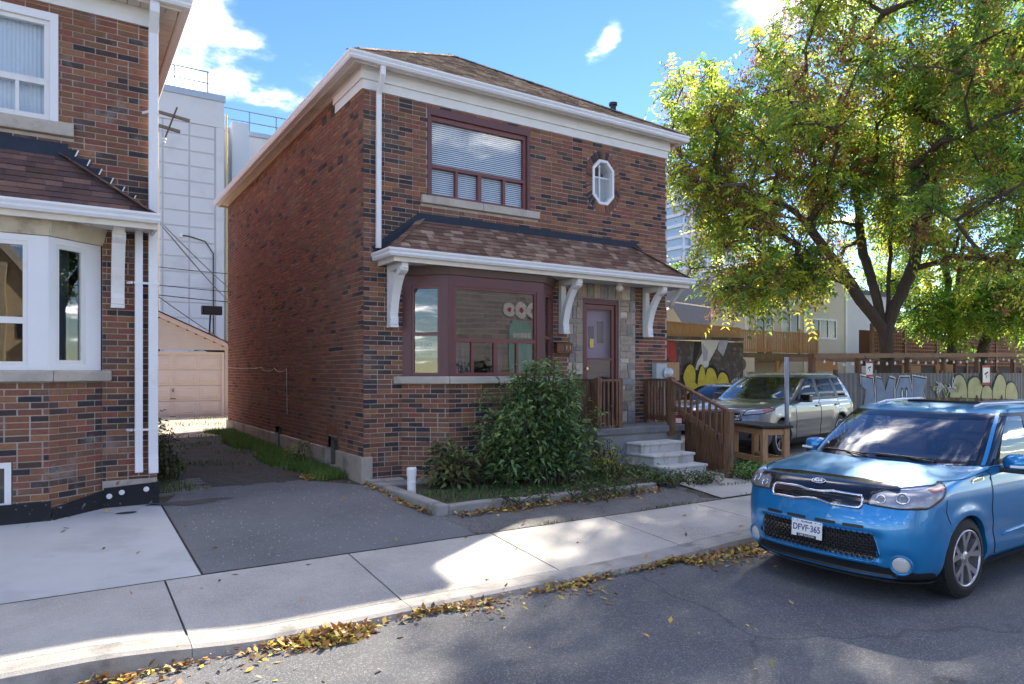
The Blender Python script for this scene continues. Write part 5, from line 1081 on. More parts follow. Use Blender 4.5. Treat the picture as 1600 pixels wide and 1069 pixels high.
OB = thing('white_outbuilding', 'small white rendered building behind the big tree trunk', 'building', (29, 24, .3)); b = MB(); b.box(33.4, 37.5, 20.5, 27, .2, 6.0); obj('wall', b, mat('white_render', (.66, .66, .66), .8, var=.05, vscale=2), OB); b = MB(); b.box(33.3, 37.6, 20.4, 27.1, 6.0, 6.2); obj('roof', b, M_black, OB)
BB = thing('brick_building', 'brown brick building with a dark green awning behind the trees', 'building', (55, 25, .3)); b = MB(); b.box(49.5, 66, 21, 22.5, .2, 9); obj('wall', b, mat('orange_brick', (.24, .11, .06), .9, var=.3, vscale=14, coords='World'), BB)
b = MB(); b.prism([(50, 21, 5.6), (50, 19.4, 4.7), (50, 21, 4.7)], (12, 0, 0)); obj('awning', b, mat('green_awning', (.012, .06, .045), .7), BB)
b = MB(); b.box(49.4, 66, 20.9, 20.99, 6.2, 6.5); b.box(49.4, 66, 20.88, 20.99, 8.9, 9.2); obj('string_course', b, M_stone, BB)
for x in (50.5, 53, 55.5, 58): simple_window(BB, wall_tr((0, 21), (1, 0)), x, x + 1.4, 6.9, 8.5, [x + .7])
# far glass towers
def tower(x, y, wx, wy, h, label, c):
    T_ = thing('glass_tower', label, 'tower', (x, y, 0)); b = MB(); b.box(x - wx / 2, x + wx / 2, y - wy / 2, y + wy / 2, 0, h); obj('core', b, mat('tower_glass' + str(int(h)), c, .25, spec=.7), T_)
    nb = MB()
    for z in np.arange(3, h, 3.4): nb.box(x - wx / 2 - .4, x + wx / 2 + .4, y - wy / 2 - .5, y - wy / 2 - .02, z, z + 1.0); nb.box(x - wx / 2 - .5, x - wx / 2 - .02, y - wy / 2, y + wy / 2, z, z + 1.0)
    obj('balcony_band', nb, mat('tower_white', (.62, .66, .72), .6), T_)
    for i in range(5): xx = lerp(x - wx / 2, x + wx / 2, i / 4); b = MB(); b.box(xx - .35, xx + .35, y - wy / 2 - .7, y - wy / 2 - .51, 0, h); obj('fin', b, mat('tower_white'), T_)
tower(168, 160, 14, 16, 58, 'pale glass apartment tower far behind, right beside the house edge', (.30, .42, .55)); tower(182, 160, 11, 16, 46, 'shorter pale glass tower far behind, partly hidden by leaves', (.24, .36, .50))
# ------------------------------------------------------------------ cars
def catmull(xs, n):
    xs = np.asarray(xs, float); m = len(xs); out = []
    for i in range(m - 1):
        p0 = xs[max(i - 1, 0)]; p1 = xs[i]; p2 = xs[i + 1]; p3 = xs[min(i + 2, m - 1)]
        for k in range(n):
            t = k / n; out.append(.5 * ((2 * p1) + (-p0 + p2) * t + (2 * p0 - 5 * p1 + 4 * p2 - p3) * t * t + (-p0 + 3 * p1 - 3 * p2 + p3) * t ** 3))
    out.append(xs[-1]); return np.array(out)
class Car:
    """body as stacked plan outlines: level rows (z, x_front, x_rear, half_width, front_corner, rear_corner, exponent)"""
    def __init__(s, levels, wheels, wr, arch, dents=(), sub=5):
        s.T = catmull(levels, sub); s.z = s.T[:, 0]; s.wheels = wheels; s.wr = wr; s.arch = arch; s.dents = dents
        for i in range(1, len(s.z)): s.z[i] = max(s.z[i], s.z[i - 1] + 1e-4)
    def row(s, z): return [float(np.interp(z, s.z, s.T[:, k])) for k in range(1, 7)]
    def P(s, t, z, off=0.0):
        a = abs(t); sg = 1 if t >= 0 else -1; xf, xr, w_, cf, cr, e = s.row(z)
        if a <= 1: th = a * math.pi / 2; y = w_ * max(math.sin(th), 0) ** (2 / e); x = xf + cf * (1 - max(math.cos(th), 0) ** (2 / e))
        elif a <= 2: y = w_; x = lerp(xf + cf, xr - cr, a - 1)
        else: th = (3 - a) * math.pi / 2; y = w_ * max(math.sin(th), 0) ** (2 / e); x = xr - cr * (1 - max(math.cos(th), 0) ** (2 / e))
        if z < 1.0:                                       # arch flares
            for wx in s.wheels:
                r = math.hypot(x - wx, z - s.wr); y += .016 * math.exp(-((r - s.arch - .03) / .05) ** 2) * (1 if a > .6 else 0)
            y -= .012 * math.exp(-((z - .50) / .07) ** 2) * (1 if 1.1 < a < 1.9 else 0)
        for d in s.dents: x += d(y, z) if a < .85 else 0
        p = Vector((x, sg * y, z))
        if off: p += s.N(t, z) * off
        return p
    def N(s, t, z):
        e = .012; a = s.P(t + e, z) - s.P(t - e, z); z1 = min(z + .008, s.z[-1] - .001); z0 = max(z - .008, s.z[0]); b = s.P(t, z1) - s.P(t, z0); n = a.cross(b)
        n.normalize()
        c = Vector((2.1, 0, z)); q = s.P(t, z) - c
        return n if n.dot(q) > 0 else -n
    def ty(s, y, z):
        xf, xr, w_, cf, cr, e = s.row(z); q = min(abs(y) / w_, 1); return math.copysign(math.asin(q ** (e / 2)) / (math.pi / 2), y)
    def tx(s, x, z, side):
        xf, xr, w_, cf, cr, e = s.row(z)
        if x <= xf + cf: q = min(max(1 - (x - xf) / cf, 0), 1); return side * math.acos(q ** (e / 2)) / (math.pi / 2)
        if x <= xr - cr: return side * (1 + (x - xf - cf) / (xr - cr - xf - cf))
        q = min(max(1 - (xr - x) / cr, 0), 1); return side * (3 - math.acos(q ** (e / 2)) / (math.pi / 2))
    def pt(s, q):                                         # ('y', y, z) or ('x', x, z, side)
        return (s.ty(q[1], q[2]), q[2]) if q[0] == 'y' else (s.tx(q[1], q[2], q[3]), q[2])
    def dense(s, pts, closed=True, n=6):
        out = []
        for i, a in enumerate(pts):
            b = pts[(i + 1) % len(pts)]; out.append(a)
            if (not closed and i == len(pts) - 1) or a[0] != b[0] or (a[0] == 'x' and a[3] != b[3]): continue
            for k in range(1, n): f = k / n; out.append((a[0], lerp(a[1], b[1], f), lerp(a[2], b[2], f)) + tuple(a[3:]))
        return out
    def shell(s, z0, z1, nt=(26, 40, 14), cap=True):
        ts = [-i for i in ()]; half = [i / nt[0] for i in range(nt[0])] + [1 + i / nt[1] for i in range(nt[1])] + [2 + i / nt[2] for i in range(nt[2] + 1)]
        ring = half + [-t for t in half[1:-1]][::-1]
        zs = sorted({z for z in s.z if z0 <= z <= z1} | {z0, z1}); V = []; n = len(ring)
        for z in zs: V += [s.P(t, z) for t in ring]
        F = [(i * n + k, i * n + (k + 1) % n, (i + 1) * n + (k + 1) % n, (i + 1) * n + k) for i in range(len(zs) - 1) for k in range(n)]
        if cap: F += [tuple(range(n))[::-1], tuple((len(zs) - 1) * n + k for k in range(n))]
        return MB().add(V, F)
    def patch(s, pts, off, nr=14, nc=14, th=0.0):
        """fills a z-monotone polygon given in surface points"""
        q = [s.pt(p) for p in s.dense(pts)]; zs = [p[1] for p in q]; z0, z1 = min(zs), max(zs); V = []
        for i in range(nr + 1):
            z = lerp(z0, z1, min(max(i / nr, .0005), .9995)); hit = []
            for (a, b) in zip(q, q[1:] + q[:1]):
                if (a[1] - z) * (b[1] - z) <= 0 and abs(a[1] - b[1]) > 1e-9: hit.append(a[0] + (b[0] - a[0]) * (z - a[1]) / (b[1] - a[1]))
            l, r = min(hit), max(hit)
            V += [s.P(lerp(l, r, j / nc), z, off) for j in range(nc + 1)]
        m = nc + 1; F = [(i * m + j, i * m + j + 1, (i + 1) * m + j + 1, (i + 1) * m + j) for i in range(nr) for j in range(nc)]
        return MB().add(V, F)
    def line(s, pts, off, r, n=5, seg=8, closed=False):
        q = [s.pt(p) for p in s.dense(pts, closed)]; out = []; seg = 2
        if closed: q = q + q[:1]
        for a, b in zip(q[:-1], q[1:]):
            for k in range(seg): out.append(s.P(lerp(a[0], b[0], k / seg), lerp(a[1], b[1], k / seg), off))
        out.append(s.P(q[-1][0], q[-1][1], off)); return MB().tube(out, r, n)
def boolean_cut(mb, cyls):
    me = mb.mesh('tmp', True); o = bpy.data.objects.new('tmp', me); col.objects.link(o); tmp = [o]
    for c in cyls:
        cm = c.mesh('cut'); co = bpy.data.objects.new('cut', cm); col.objects.link(co); tmp.append(co); m = o.modifiers.new('b', 'BOOLEAN'); m.operation = 'DIFFERENCE'; m.object = co; m.solver = 'EXACT'
    dg = bpy.context.evaluated_depsgraph_get(); r = bpy.data.meshes.new_from_object(o.evaluated_get(dg))
    for t in tmp: bpy.data.objects.remove(t)
    return r
M_tyre = mat('tyre', (.014, .014, .015), .75, bump=.2, bscale=60); M_rim = mat('alloy', (.58, .56, .58), .28, metal=.85); M_rimd = mat('rim_dark', (.05, .05, .055), .4, metal=.5); M_chrome = mat('chrome', (.80, .80, .82), .08, metal=1.0)
M_trim = mat('car_black', (.016, .017, .020), .42); M_gloss = mat('gloss_black', (.008, .009, .011), .08, spec=.7); M_inner = mat('car_interior', (.10, .10, .105), .8); M_seam_shadow = mat('car_seam_shadow', (.004, .004, .006), .7)
M_cglass = glass('car_glass', (.68, .72, .74), 2.4, gloss=.9); M_lens = glass('lens_glass', (.95, .96, .98), 1.4); M_refl = mat('lamp_reflector', (.38, .38, .40), .3, metal=.5, var=.2, vscale=25); M_amber = mat('amber_lamp', (.42, .14, .12), .15); M_fog = mat('fog_lens', (.55, .55, .52), .15, spec=.8)
def paint(name, c, fl=.35):
    m = mat(name, c, .32, metal=.35, coat=1.0, spec=.5); return m
def wheel(parent, x, y, r, side, wd=.215, rim=.235, spokes=5, rm=None):
    """side -1: outer face towards -y"""
    Wh = MB(); ax = (0, side, 0); h = wd / 2; c = (x, y, r)
    Wh.lathe(c, ax, [(-h, rim - .02), (-h, r * .80), (-h + .012, r * .93), (-h * .80, r * .985), (-h * .55, r), (h * .55, r), (h * .80, r * .985), (h - .012, r * .93), (h, r * .80), (h + .004, r * .76), (h - .002, rim + .012), (h - .012, rim)], 48)
    o = obj('wheel', Wh, M_tyre, parent, smooth=True)
    g = MB()
    for k in range(60):                                   # tread blocks
        th = 2 * math.pi * k / 60
        for q in (-.62, -.2, .22, .64): cc = Vector((x + (r - .001) * math.cos(th + q * .05), y + q * h, r + (r - .001) * math.sin(th + q * .05))); g.obox(cc, (-math.sin(th), .25 * q, math.cos(th)), (0, 1, 0), (math.cos(th), 0, math.sin(th)), r * .036, h * .17, .005)
    obj('tread', g, M_tyre, o)
    d = MB(); d.lathe(c, ax, [(h - .012, rim + .003), (h - .004, rim - .004), (h - .016, rim - .018), (h - .06, rim - .03), (h - .085, .0)], 40); obj('rim_barrel', d, M_rimd, o, smooth=True)
    d = MB(); d.lathe(c, ax, [(h - .012, rim + .004), (h + .002, rim + .001), (h + .002, rim - .010), (h - .010, rim - .014)], 40); obj('rim_lip', d, M_rim, o, smooth=True)
    sp = MB()
    for k in range(spokes):
        for s2 in (-1, 1):
            th = 2 * math.pi * k / spokes + .3; t2 = th + s2 * .27
            u = Vector((math.cos(th), 0, math.sin(th))); v = Vector((math.cos(t2), 0, math.sin(t2))); n = Vector((0, side, 0)); C = Vector(c)
            pa = u.cross(n) * s2; q = v.cross(n) * s2
            a0 = C + u * .045 + n * (h - .020) - pa * .004; a1 = C + u * .05 + n * (h - .020) + pa * .030
            b0 = C + v * (rim - .012) + n * (h - .006) - q * .022; b1 = C + v * (rim - .012) + n * (h - .006) + q * .030
            dn = n * -.04
            sp.add([a0, a1, b1, b0, a0 + dn, a1 + dn, b1 + dn, b0 + dn], BOXF)
    sp.lathe(c, ax, [(h - .05, .06), (h - .018, .055), (h - .012, .035), (h - .008, .034), (h - .006, 0)], 20)
    obj('spokes', sp, rm or M_rim, o)
    return o
def well(parent, wx, sy, r, zc, y0, dep):
    V = []; n = 20
    for i in range(n + 1): th = math.pi * (-.12 + 1.24 * i / n); c = (wx + r * math.cos(th), zc + r * math.sin(th)); V += [(c[0], sy * y0, c[1]), (c[0], sy * (y0 + dep), c[1])]
    F = [(2 * i, 2 * i + 2, 2 * i + 3, 2 * i + 1) for i in range(n)] + [tuple(2 * i for i in range(n + 1))]
    obj('wheel_well', MB().add(V, F), M_trim, parent)
# ---------------- blue hatchback
KX, KYc = 5.56, 3.74
KIA = thing('parked_car', 'bright blue boxy hatchback with black hood guard parked at the kerb', 'car', (KX, KYc, 0), local=True, group=None)
lv = [(.17, .16, 4.02, .76, .42, .3, 2.6), (.21, .06, 4.08, .81, .46, .3, 2.6), (.30, .02, 4.12, .865, .50, .3, 2.6), (.42, .0, 4.14, .888, .52, .3, 2.6), (.55, .0, 4.14, .895, .52, .3, 2.6), (.66, .012, 4.14, .90, .52, .3, 2.6), (.76, .04, 4.13, .90, .50, .3, 2.6),
      (.84, .07, 4.12, .897, .48, .3, 2.6), (.90, .12, 4.11, .89, .46, .3, 2.6), (.945, .20, 4.10, .88, .46, .3, 2.5), (.985, .37, 4.09, .872, .48, .3, 2.5), (1.02, .60, 4.08, .865, .48, .3, 2.5), (1.05, .84, 4.07, .858, .48, .3, 2.5), (1.07, 1.02, 4.06, .85, .48, .3, 2.5), (1.085, 1.06, 4.05, .845, .46, .3, 2.5),
      (1.20, 1.22, 4.02, .825, .42, .3, 2.5), (1.35, 1.45, 3.96, .785, .38, .3, 2.6), (1.47, 1.66, 3.90, .745, .34, .3, 2.7), (1.525, 1.78, 3.86, .715, .32, .3, 2.7), (1.56, 1.90, 3.82, .68, .30, .3, 2.7), (1.585, 2.08, 3.75, .60, .3, .3, 2.7), (1.60, 2.40, 3.60, .42, .3, .3, 2.6), (1.605, 2.8, 3.3, .2, .2, .2, 2.4)]
sst = lambda x: max(0, min(1, x)) ** 2 * (3 - 2 * max(0, min(1, x)))
def kdent(y, z):
    a = abs(y); q = .030 * sst((.60 - a) / .05) * sst((z - .34) / .03) * sst((.585 - z) / .03)        # lower intake recess
    q += .035 * math.exp(-(((a - .70) / .10) ** 2 + ((z - .34) / .09) ** 2) ** 2)                    # fog lamp pods
    q += .05 * sst((.68 - a) / .06) * sst((z - .205) / .02) * sst((.305 - z) / .02)
    return q
K = Car(lv, (.86, 3.43), .325, .375, (kdent,))
PB = paint('blue_paint', (.010, .22, .52))
hull = K.shell(.17, 1.075)
cyl = []
for wx in (.86, 3.43):
    for sy in (-1, 1): m = MB(); m.lathe((wx, sy * .62, .325), (0, sy, 0), [(0, 0.0), (0, .375), (.5, .375), (.5, 0.0)], 48); cyl.append(m)
me = boolean_cut(hull, cyl); me.materials.clear(); me.materials.append(PB); me.name = 'body'; me.polygons.foreach_set('use_smooth', [True] * len(me.polygons))
o = link('body', me, KIA); md = o.modifiers.new('e', 'EDGE_SPLIT'); md.split_angle = math.radians(38)
for wx in (.86, 3.43):
    for sy in (-1, 1): well(KIA, wx, sy, .373, .325, .60, .26)
def kp(name, pts, off, mt, parent=KIA, nr=14, nc=14, **kw): return obj(name, K.patch(pts, off, nr, nc), mt, parent, smooth=True, **kw)
Y, Xs = (lambda y, z: ('y', y, z)), (lambda x, z, s=-1: ('x', x, z, s))
# lower black bumper
kp('bumper_trim', [Y(-.86, .172), Y(.86, .172), Xs(.42, .27, 1), Y(.80, .285), Y(.62, .30), Y(.55, .315), Y(-.55, .315), Y(-.62, .30), Y(-.80, .285), Xs(.42, .27, -1)], .004, M_trim, nr=10, nc=40)
kp('bumper_lip', [Y(-.80, .175), Y(.80, .175), Y(.80, .205), Y(-.80, .205)], .02, mat('grey_lip', (.07, .075, .085), .4), nr=3, nc=30)
# sill trim along the sides
for sd in (-1, 1): obj('sill_trim', K.patch([Xs(1.22, .175, sd), Xs(3.05, .175, sd), Xs(3.05, .285, sd), Xs(1.22, .275, sd)], .006, 5, 20), M_trim, KIA, smooth=True)
# intake mesh
IN_ = [Y(-.52, .335), Y(.52, .335), Y(.585, .40), Y(.52, .575), Y(-.52, .575), Y(-.585, .40)]
INT = kp('lower_grille', IN_, .004, M_gloss, nr=8, nc=30)
b = MB(); zr_ = 0
for z in np.arange(.35, .57, .024):
    hw = .535 if z > .4 else .55; zr_ += 1
    for i in range(24):
        y = -hw + 2 * hw * (i + (.5 if zr_ % 2 else 0)) / 24
        if y > hw - .03: continue
        p = K.P(K.ty(y, z), z, .010); q = K.P(K.ty(y + .030, z), z, .010); b.bar(p, q, .006, .006); r_ = K.P(K.ty(y + .030, z), z + .018, .010); b.bar(q, r_, .006, .006)
obj('mesh_bars', b, M_trim, INT)
obj('edge', K.line(IN_, .004, .006, closed=True), PB, INT, smooth=True)
for (a, c) in ((-.47, -.29), (-.24, -.04), (.04, .24), (.29, .47)): kp('vent_slot', [Y(a + .01, .604), Y(c - .01, .604), Y(c, .615), Y(c - .012, .630), Y(a + .012, .630), Y(a, .615)], .003, M_trim, nr=4, nc=6)
# upper grille with chrome rim (pinched in the middle)
GRL = [Y(-.40, .765), Y(-.16, .775), Y(0, .79), Y(.16, .775), Y(.40, .765), Y(.42, .80), Y(.40, .862), Y(.15, .855), Y(0, .838), Y(-.15, .855), Y(-.40, .862), Y(-.42, .80)]
def kpoly(name, lo, hi, off, mt, parent, nc=40, nr=6):
    """strip between lower and upper height functions across y"""
    ys = np.linspace(lo[0][0], lo[-1][0], nc + 1); V = []
    for j in range(nr + 1):
        for y in ys: zl = np.interp(y, [p[0] for p in lo], [p[1] for p in lo]); zh = np.interp(y, [p[0] for p in hi], [p[1] for p in hi]); z = lerp(zl, zh, j / nr); V.append(K.P(K.ty(y, z), z, off))
    m = nc + 1; return obj(name, MB().add(V, [(j * m + i, j * m + i + 1, (j + 1) * m + i + 1, (j + 1) * m + i) for j in range(nr) for i in range(nc)]), mt, parent, smooth=True)
gl_, gh_ = [(-.43, .785), (-.41, .765), (-.17, .765), (-.05, .785), (.05, .785), (.17, .765), (.41, .765), (.43, .785)], [(-.43, .84), (-.41, .862), (-.17, .866), (-.05, .850), (.05, .850), (.17, .866), (.41, .862), (.43, .84)]
UG = kpoly('upper_grille', gl_, gh_, .006, M_gloss, KIA)
b = MB()
pts = [Y(y, z) for y, z in gl_] + [Y(y, z) for y, z in gh_[::-1]]
obj('chrome_rim', K.line(pts, .010, .012, 6, 6, True), M_chrome, UG, smooth=True)
for z in (.795, .815, .835): b = K.line([Y(-.40, z), Y(.40, z)], .007, .003, 4, 20); obj('bar', b, M_trim, UG)
# black hood guard, emblem
kpoly('hood_guard', [(-.66, .905), (-.56, .922), (-.49, .88), (-.475, .81), (-.445, .80), (-.435, .855), (-.41, .872), (-.17, .876), (-.05, .860), (.05, .860), (.17, .876), (.41, .872), (.435, .855), (.445, .80), (.475, .81), (.49, .88), (.56, .922), (.66, .905)], [(-.66, .93), (-.60, .955), (-.3, .972), (.3, .972), (.60, .955), (.66, .93)], .014, mat('guard_black', (.010, .010, .014), .12, spec=.6), KIA, 110, 10)
pe = K.P(0, .918, .018); ne = K.N(0, .918); rt = Vector((0, -1, 0)); upv = ne.cross(rt) * -1
upv = upv if upv.z > 0 else -upv
# viewed from the front the text runs towards -Y (the viewer's right)
EM = MB(); n = 28; V = [pe + rt * .066 * math.cos(2 * math.pi * i / n) + upv * .034 * math.sin(2 * math.pi * i / n) for i in range(n)]; EM.add(V + [v + ne * .006 for v in V], [tuple(range(n)), tuple(range(n, 2 * n))] + [(i, (i + 1) % n, n + (i + 1) % n, n + i) for i in range(n)]); EMB = obj('emblem', EM, M_gloss, KIA)
EM = MB(); EM.tube([pe + ne * .006 + rt * .064 * math.cos(2 * math.pi * i / n) + upv * .032 * math.sin(2 * math.pi * i / n) for i in range(n + 1)], .0035, 6); obj('rim', EM, M_chrome, EMB, smooth=True)
textmesh('lettering', 'KIA', .046, M_chrome, EMB, frame_mat(pe + ne * .008, rt, upv), extrude=.002, bold=.001, sx=1.2)
# headlights
for sd in (-1, 1):
    HLp = [('y', sd * .475, .805), ('y', sd * .70, .79), ('x', .30, .80, sd), ('x', .46, .88, sd), ('x', .60, .985, sd), ('y', sd * .80, .965), ('y', sd * .56, .925), ('y', sd * .485, .885)]
    HL = kp('headlight', HLp, .004, M_refl, nr=14, nc=18); obj('rim', K.line(HLp, .007, .008, 6, 8, True), M_gloss, HL, smooth=True)
    kp('upper_strip', [('y', sd * .56, .922), ('y', sd * .80, .940), ('x', .40, .952, sd), ('x', .585, .983, sd), ('y', sd * .80, .962)], .007, M_chrome, HL, nr=5, nc=14)
    kp('turn_lamp', [('x', .41, .915, sd), ('x', .48, .918, sd), ('x', .56, .962, sd), ('x', .39, .945, sd)], .008, M_amber, HL, nr=4, nc=6)
    for (yy, zz_, rr) in ((.70, .868, .052), (.56, .850, .040)):
        t = K.ty(sd * yy, zz_); p = K.P(t, zz_, .006); nn = K.N(t, zz_); l = MB(); l.lathe(p, nn, [(0, rr), (.008, rr), (.010, rr * .82), (-.002, rr * .74)], 24); obj('bezel', l, M_chrome, HL, smooth=True)
        l = MB(); l.lathe(p, nn, [(.002, rr * .78), (.008, rr * .6), (.012, rr * .3), (.013, 0)], 24); obj('projector', l, mat('projector', (.18, .19, .21), .05, spec=1.0), HL, smooth=True)
    kp('lens', HLp, .016, M_lens, HL, nr=14, nc=18)
    t = K.ty(sd * .70, .335); p = K.P(t, .335, .004); nn = (K.N(t, .335) + Vector((-.6, 0, 0))).normalized(); l = MB(); l.lathe(p, nn, [(-.03, .088), (.012, .088), (.018, .082), (.012, .072), (.0, .066)], 32); FG = obj('fog_lamp', l, PB, KIA, smooth=True)
    l = MB(); l.lathe(p, nn, [(-.02, .070), (.002, .068), (.010, .064), (.016, .04), (.018, 0)], 28); obj('lens', l, M_fog, FG, smooth=True)
# licence plate
pz = .515; p = K.P(0, pz, .018) + Vector((-.012, .03, 0)); rt = Vector((0, -1, 0)); up_ = Vector((.05, 0, 1)).normalized(); nn = rt.cross(up_)
LP = MB(); LP.obox(p, rt, up_, nn, .150, .076, .004); LPO = obj('licence_plate', LP, mat('plate_white', (.78, .79, .80), .4), KIA, bevel=.004)
nv = mat('plate_navy', (.012, .03, .14), .5); q = p + nn * .0045
textmesh('number', 'DFVF\u00b7365', .078, nv, LPO, frame_mat(q + up_ * .004, rt, up_), extrude=.0008, bold=.0012, sx=.86); textmesh('province', 'ONTARIO', .024, nv, LPO, frame_mat(q + up_ * .058, rt, up_), extrude=.0008)
b = MB(); b.obox(q - up_ * .062, rt, up_, nn, .095, .014, .0015); obj('frame_strip', b, M_black, LPO); textmesh('frame_text', 'CAR NATION', .026, M_alum, LPO, frame_mat(q - up_ * .062 + nn * .002, rt, up_), extrude=.0008)
# greenhouse: roof shell, pillars, glass
rs = K.shell(1.505, 1.604); obj('roof', rs, PB, KIA, smooth=True)
zb, zt = 1.078, 1.51
wsL = lambda s, q=0: [('y', s * (.70 + q), 1.0)]
TA0, TA1 = .70, .86                                       # windscreen edge and A-pillar edge in surface parameter
def tp(name, corners, off, mt, parent=KIA, nr=12, nc=14):
    """bilinear patch: (t at bottom-left, bottom-right, top-right, top-left), z bottom/top"""
    (t0, t1, t2, t3, z0, z1) = corners; V = []
    for j in range(nr + 1):
        f = j / nr
        for i in range(nc + 1): g_ = i / nc; V.append(K.P(lerp(lerp(t0, t1, g_), lerp(t3, t2, g_), f), lerp(z0, z1, f), off))
    m = nc + 1; return obj(name, MB().add(V, [(j * m + i, j * m + i + 1, (j + 1) * m + i + 1, (j + 1) * m + i) for j in range(nr) for i in range(nc)]), mt, parent, smooth=True)
WS = tp('windscreen', (-.78, .78, .74, -.74, 1.075, 1.512), .0, M_cglass, nr=10, nc=30)
for (c, nm) in (((-.78, .78, .775, -.775, 1.072, 1.115), 'b'), ((-.75, .75, .74, -.74, 1.455, 1.513), 't'), ((-.785, -.70, -.665, -.745, 1.08, 1.512), 'l'), ((.70, .785, .745, .665, 1.08, 1.512), 'r')): tp('frit', c, .0015, M_gloss, WS, 8, 20 if nm in 'bt' else 5)
for sd in (-1, 1):
    tp('pillar', (sd * .775, sd * .95, sd * .97, sd * .735, 1.07, 1.515), .004, PB if False else M_gloss, KIA, 8, 6)
    tp('pillar_trim', (sd * .775, sd * .83, sd * .80, sd * .735, 1.07, 1.515), .008, PB, KIA, 8, 4)
    X_ = lambda x, z: K.tx(x, z, sd)
    tp('side_window', (X_(1.58, 1.10), X_(2.30, 1.13), X_(2.34, 1.49), X_(1.98, 1.49), 1.10, 1.49), .002, M_cglass, KIA, 8, 8)
    tp('side_window', (X_(2.42, 1.13), X_(3.16, 1.16), X_(3.12, 1.49), X_(2.42, 1.49), 1.13, 1.49), .002, M_cglass, KIA, 8, 8)
    tp('window_frame', (X_(2.27, 1.08), X_(2.46, 1.08), X_(2.46, 1.51), X_(2.31, 1.51), 1.08, 1.51), .006, M_trim, KIA, 6, 4)
    tp('window_frame', (X_(1.50, 1.075), X_(3.3, 1.075), X_(3.3, 1.12), X_(1.55, 1.12), 1.075, 1.12), .006, M_trim, KIA, 3, 14)
    tp('window_frame', (X_(1.90, 1.485), X_(3.2, 1.485), X_(3.2, 1.515), X_(1.92, 1.515), 1.485, 1.515), .006, M_trim, KIA, 3, 14)
    tp('rear_pillar', (X_(3.10, 1.07), sd * 2.75, sd * 2.75, X_(3.08, 1.515), 1.07, 1.515), .0, M_gloss, KIA, 8, 10)
    # doors as raised skins with the shadow of the gaps drawn as dark lines
    D1 = [Xs(1.42, .30, sd), Xs(2.36, .30, sd), Xs(2.38, 1.06, sd), Xs(1.36, 1.06, sd), Xs(1.30, .70, sd)]
    D2 = [Xs(2.375, .30, sd), Xs(3.02, .30, sd), Xs(3.28, .66, sd), Xs(3.34, 1.06, sd), Xs(2.395, 1.06, sd)]
    for q in (D1, D2):
        d_ = kp('door', q, .0035, PB, nr=12, nc=16); obj('gap_shadow', K.line(q, .001, .004, 4, 8, True), M_seam_shadow, d_, smooth=True)
    for hx in (2.16, 3.08): b = MB(); a = K.P(X_(hx, .93), .93, .022); c = K.P(X_(hx + .2, .935), .935, .022); b.bar(a, c, .02, .035); obj('door_handle', b, PB, KIA, bevel=.008)
    obj('body_crease', K.line([Xs(1.52, .46, sd), Xs(3.0, .52, sd)], .004, .012, 6, 12), PB, KIA, smooth=True)
    # mirror
    mx = MB(); c0 = Vector((1.58, sd * .99, 1.10)); V = []; F = []; nn_ = 16
    prof = [(-.085, .02), (-.075, .60), (-.04, .92), (.02, 1.0), (.07, .95), (.075, .0)]
    for (dx, k) in prof:
        for i in range(nn_):
            th = 2 * math.pi * i / nn_; ex_ = math.copysign(abs(math.cos(th)) ** .75, math.cos(th)); ez_ = math.copysign(abs(math.sin(th)) ** .75, math.sin(th)); V.append(c0 + Vector((dx + .02 * abs(ex_) * k, ex_ * .125 * k, ez_ * .078 * k)))
    for j in range(len(prof) - 1):
        for i in range(nn_): F.append((j * nn_ + i, j * nn_ + (i + 1) % nn_, (j + 1) * nn_ + (i + 1) % nn_, (j + 1) * nn_ + i))
    mx.add(V, F); MR = obj('mirror', mx, PB, KIA, smooth=True)
    b = MB(); b.obox(c0 + Vector((.0, -sd * .07, -.07)), (1, 0, 0), (0, 1, 0), (0, 0, 1), .055, .16, .022); obj('mirror_base', b, M_trim, MR, bevel=.012); b = MB(); b.obox(c0 + Vector((-.075, sd * .05, -.028)), (.25, sd * 1, 0), (1, 0, 0), (0, 0, 1), .075, .016, .011); obj('mirror_lamp', b, M_alum, MR, bevel=.005)
    # fender badge and seams
    kp('fender_badge', [Xs(.98, .955, sd), Xs(1.20, .965, sd), Xs(1.20, 1.01, sd), Xs(1.0, .985, sd)], .006, M_chrome, nr=4, nc=5); kp('badge_face', [Xs(1.0, .958, sd), Xs(1.18, .968, sd), Xs(1.185, .99, sd), Xs(1.01, .978, sd)], .008, M_gloss, nr=4, nc=5)
    obj('seam', K.line([Xs(.60, .99, sd), Xs(.9, 1.0, sd), Xs(1.35, 1.045, sd)], .001, .004, 4, 10), M_seam_shadow, KIA); obj('seam', K.line([Xs(.52, .86, sd), Xs(.50, .76, sd), Xs(.56, .66, sd)], .001, .003, 4, 8), M_seam_shadow, KIA)
    b = MB(); P0 = K.P(X_(1.95, 1.56), 1.56, .012); P1 = K.P(X_(3.4, 1.56), 1.56, .012); b.tube([P0, P0 + Vector((.15, 0, .022)), (P0 + P1) / 2 + Vector((0, 0, .03)), P1 + Vector((-.15, 0, .022)), P1], .012, 8); obj('roof_rail', b, M_alum, KIA, smooth=True)
tp('rear_window', (2.75, 3.25, 3.25, 2.75, 1.08, 1.5), .0, M_cglass, KIA)
for (a, c, e) in (((-.52, 1.09), (.02, 1.105), 0), ((.10, 1.092), (.62, 1.10), 1)):
    b = MB(); P0 = K.P(K.ty(a[0], a[1]), a[1], .02); P1 = K.P(K.ty(c[0], c[1]), c[1], .016); b.bar(P0, P1, .014, .018); b.bar(P0 + Vector((-.06, 0, -.01)), P0.lerp(P1, .5), .012, .012); obj('wiper', b, M_trim, KIA)
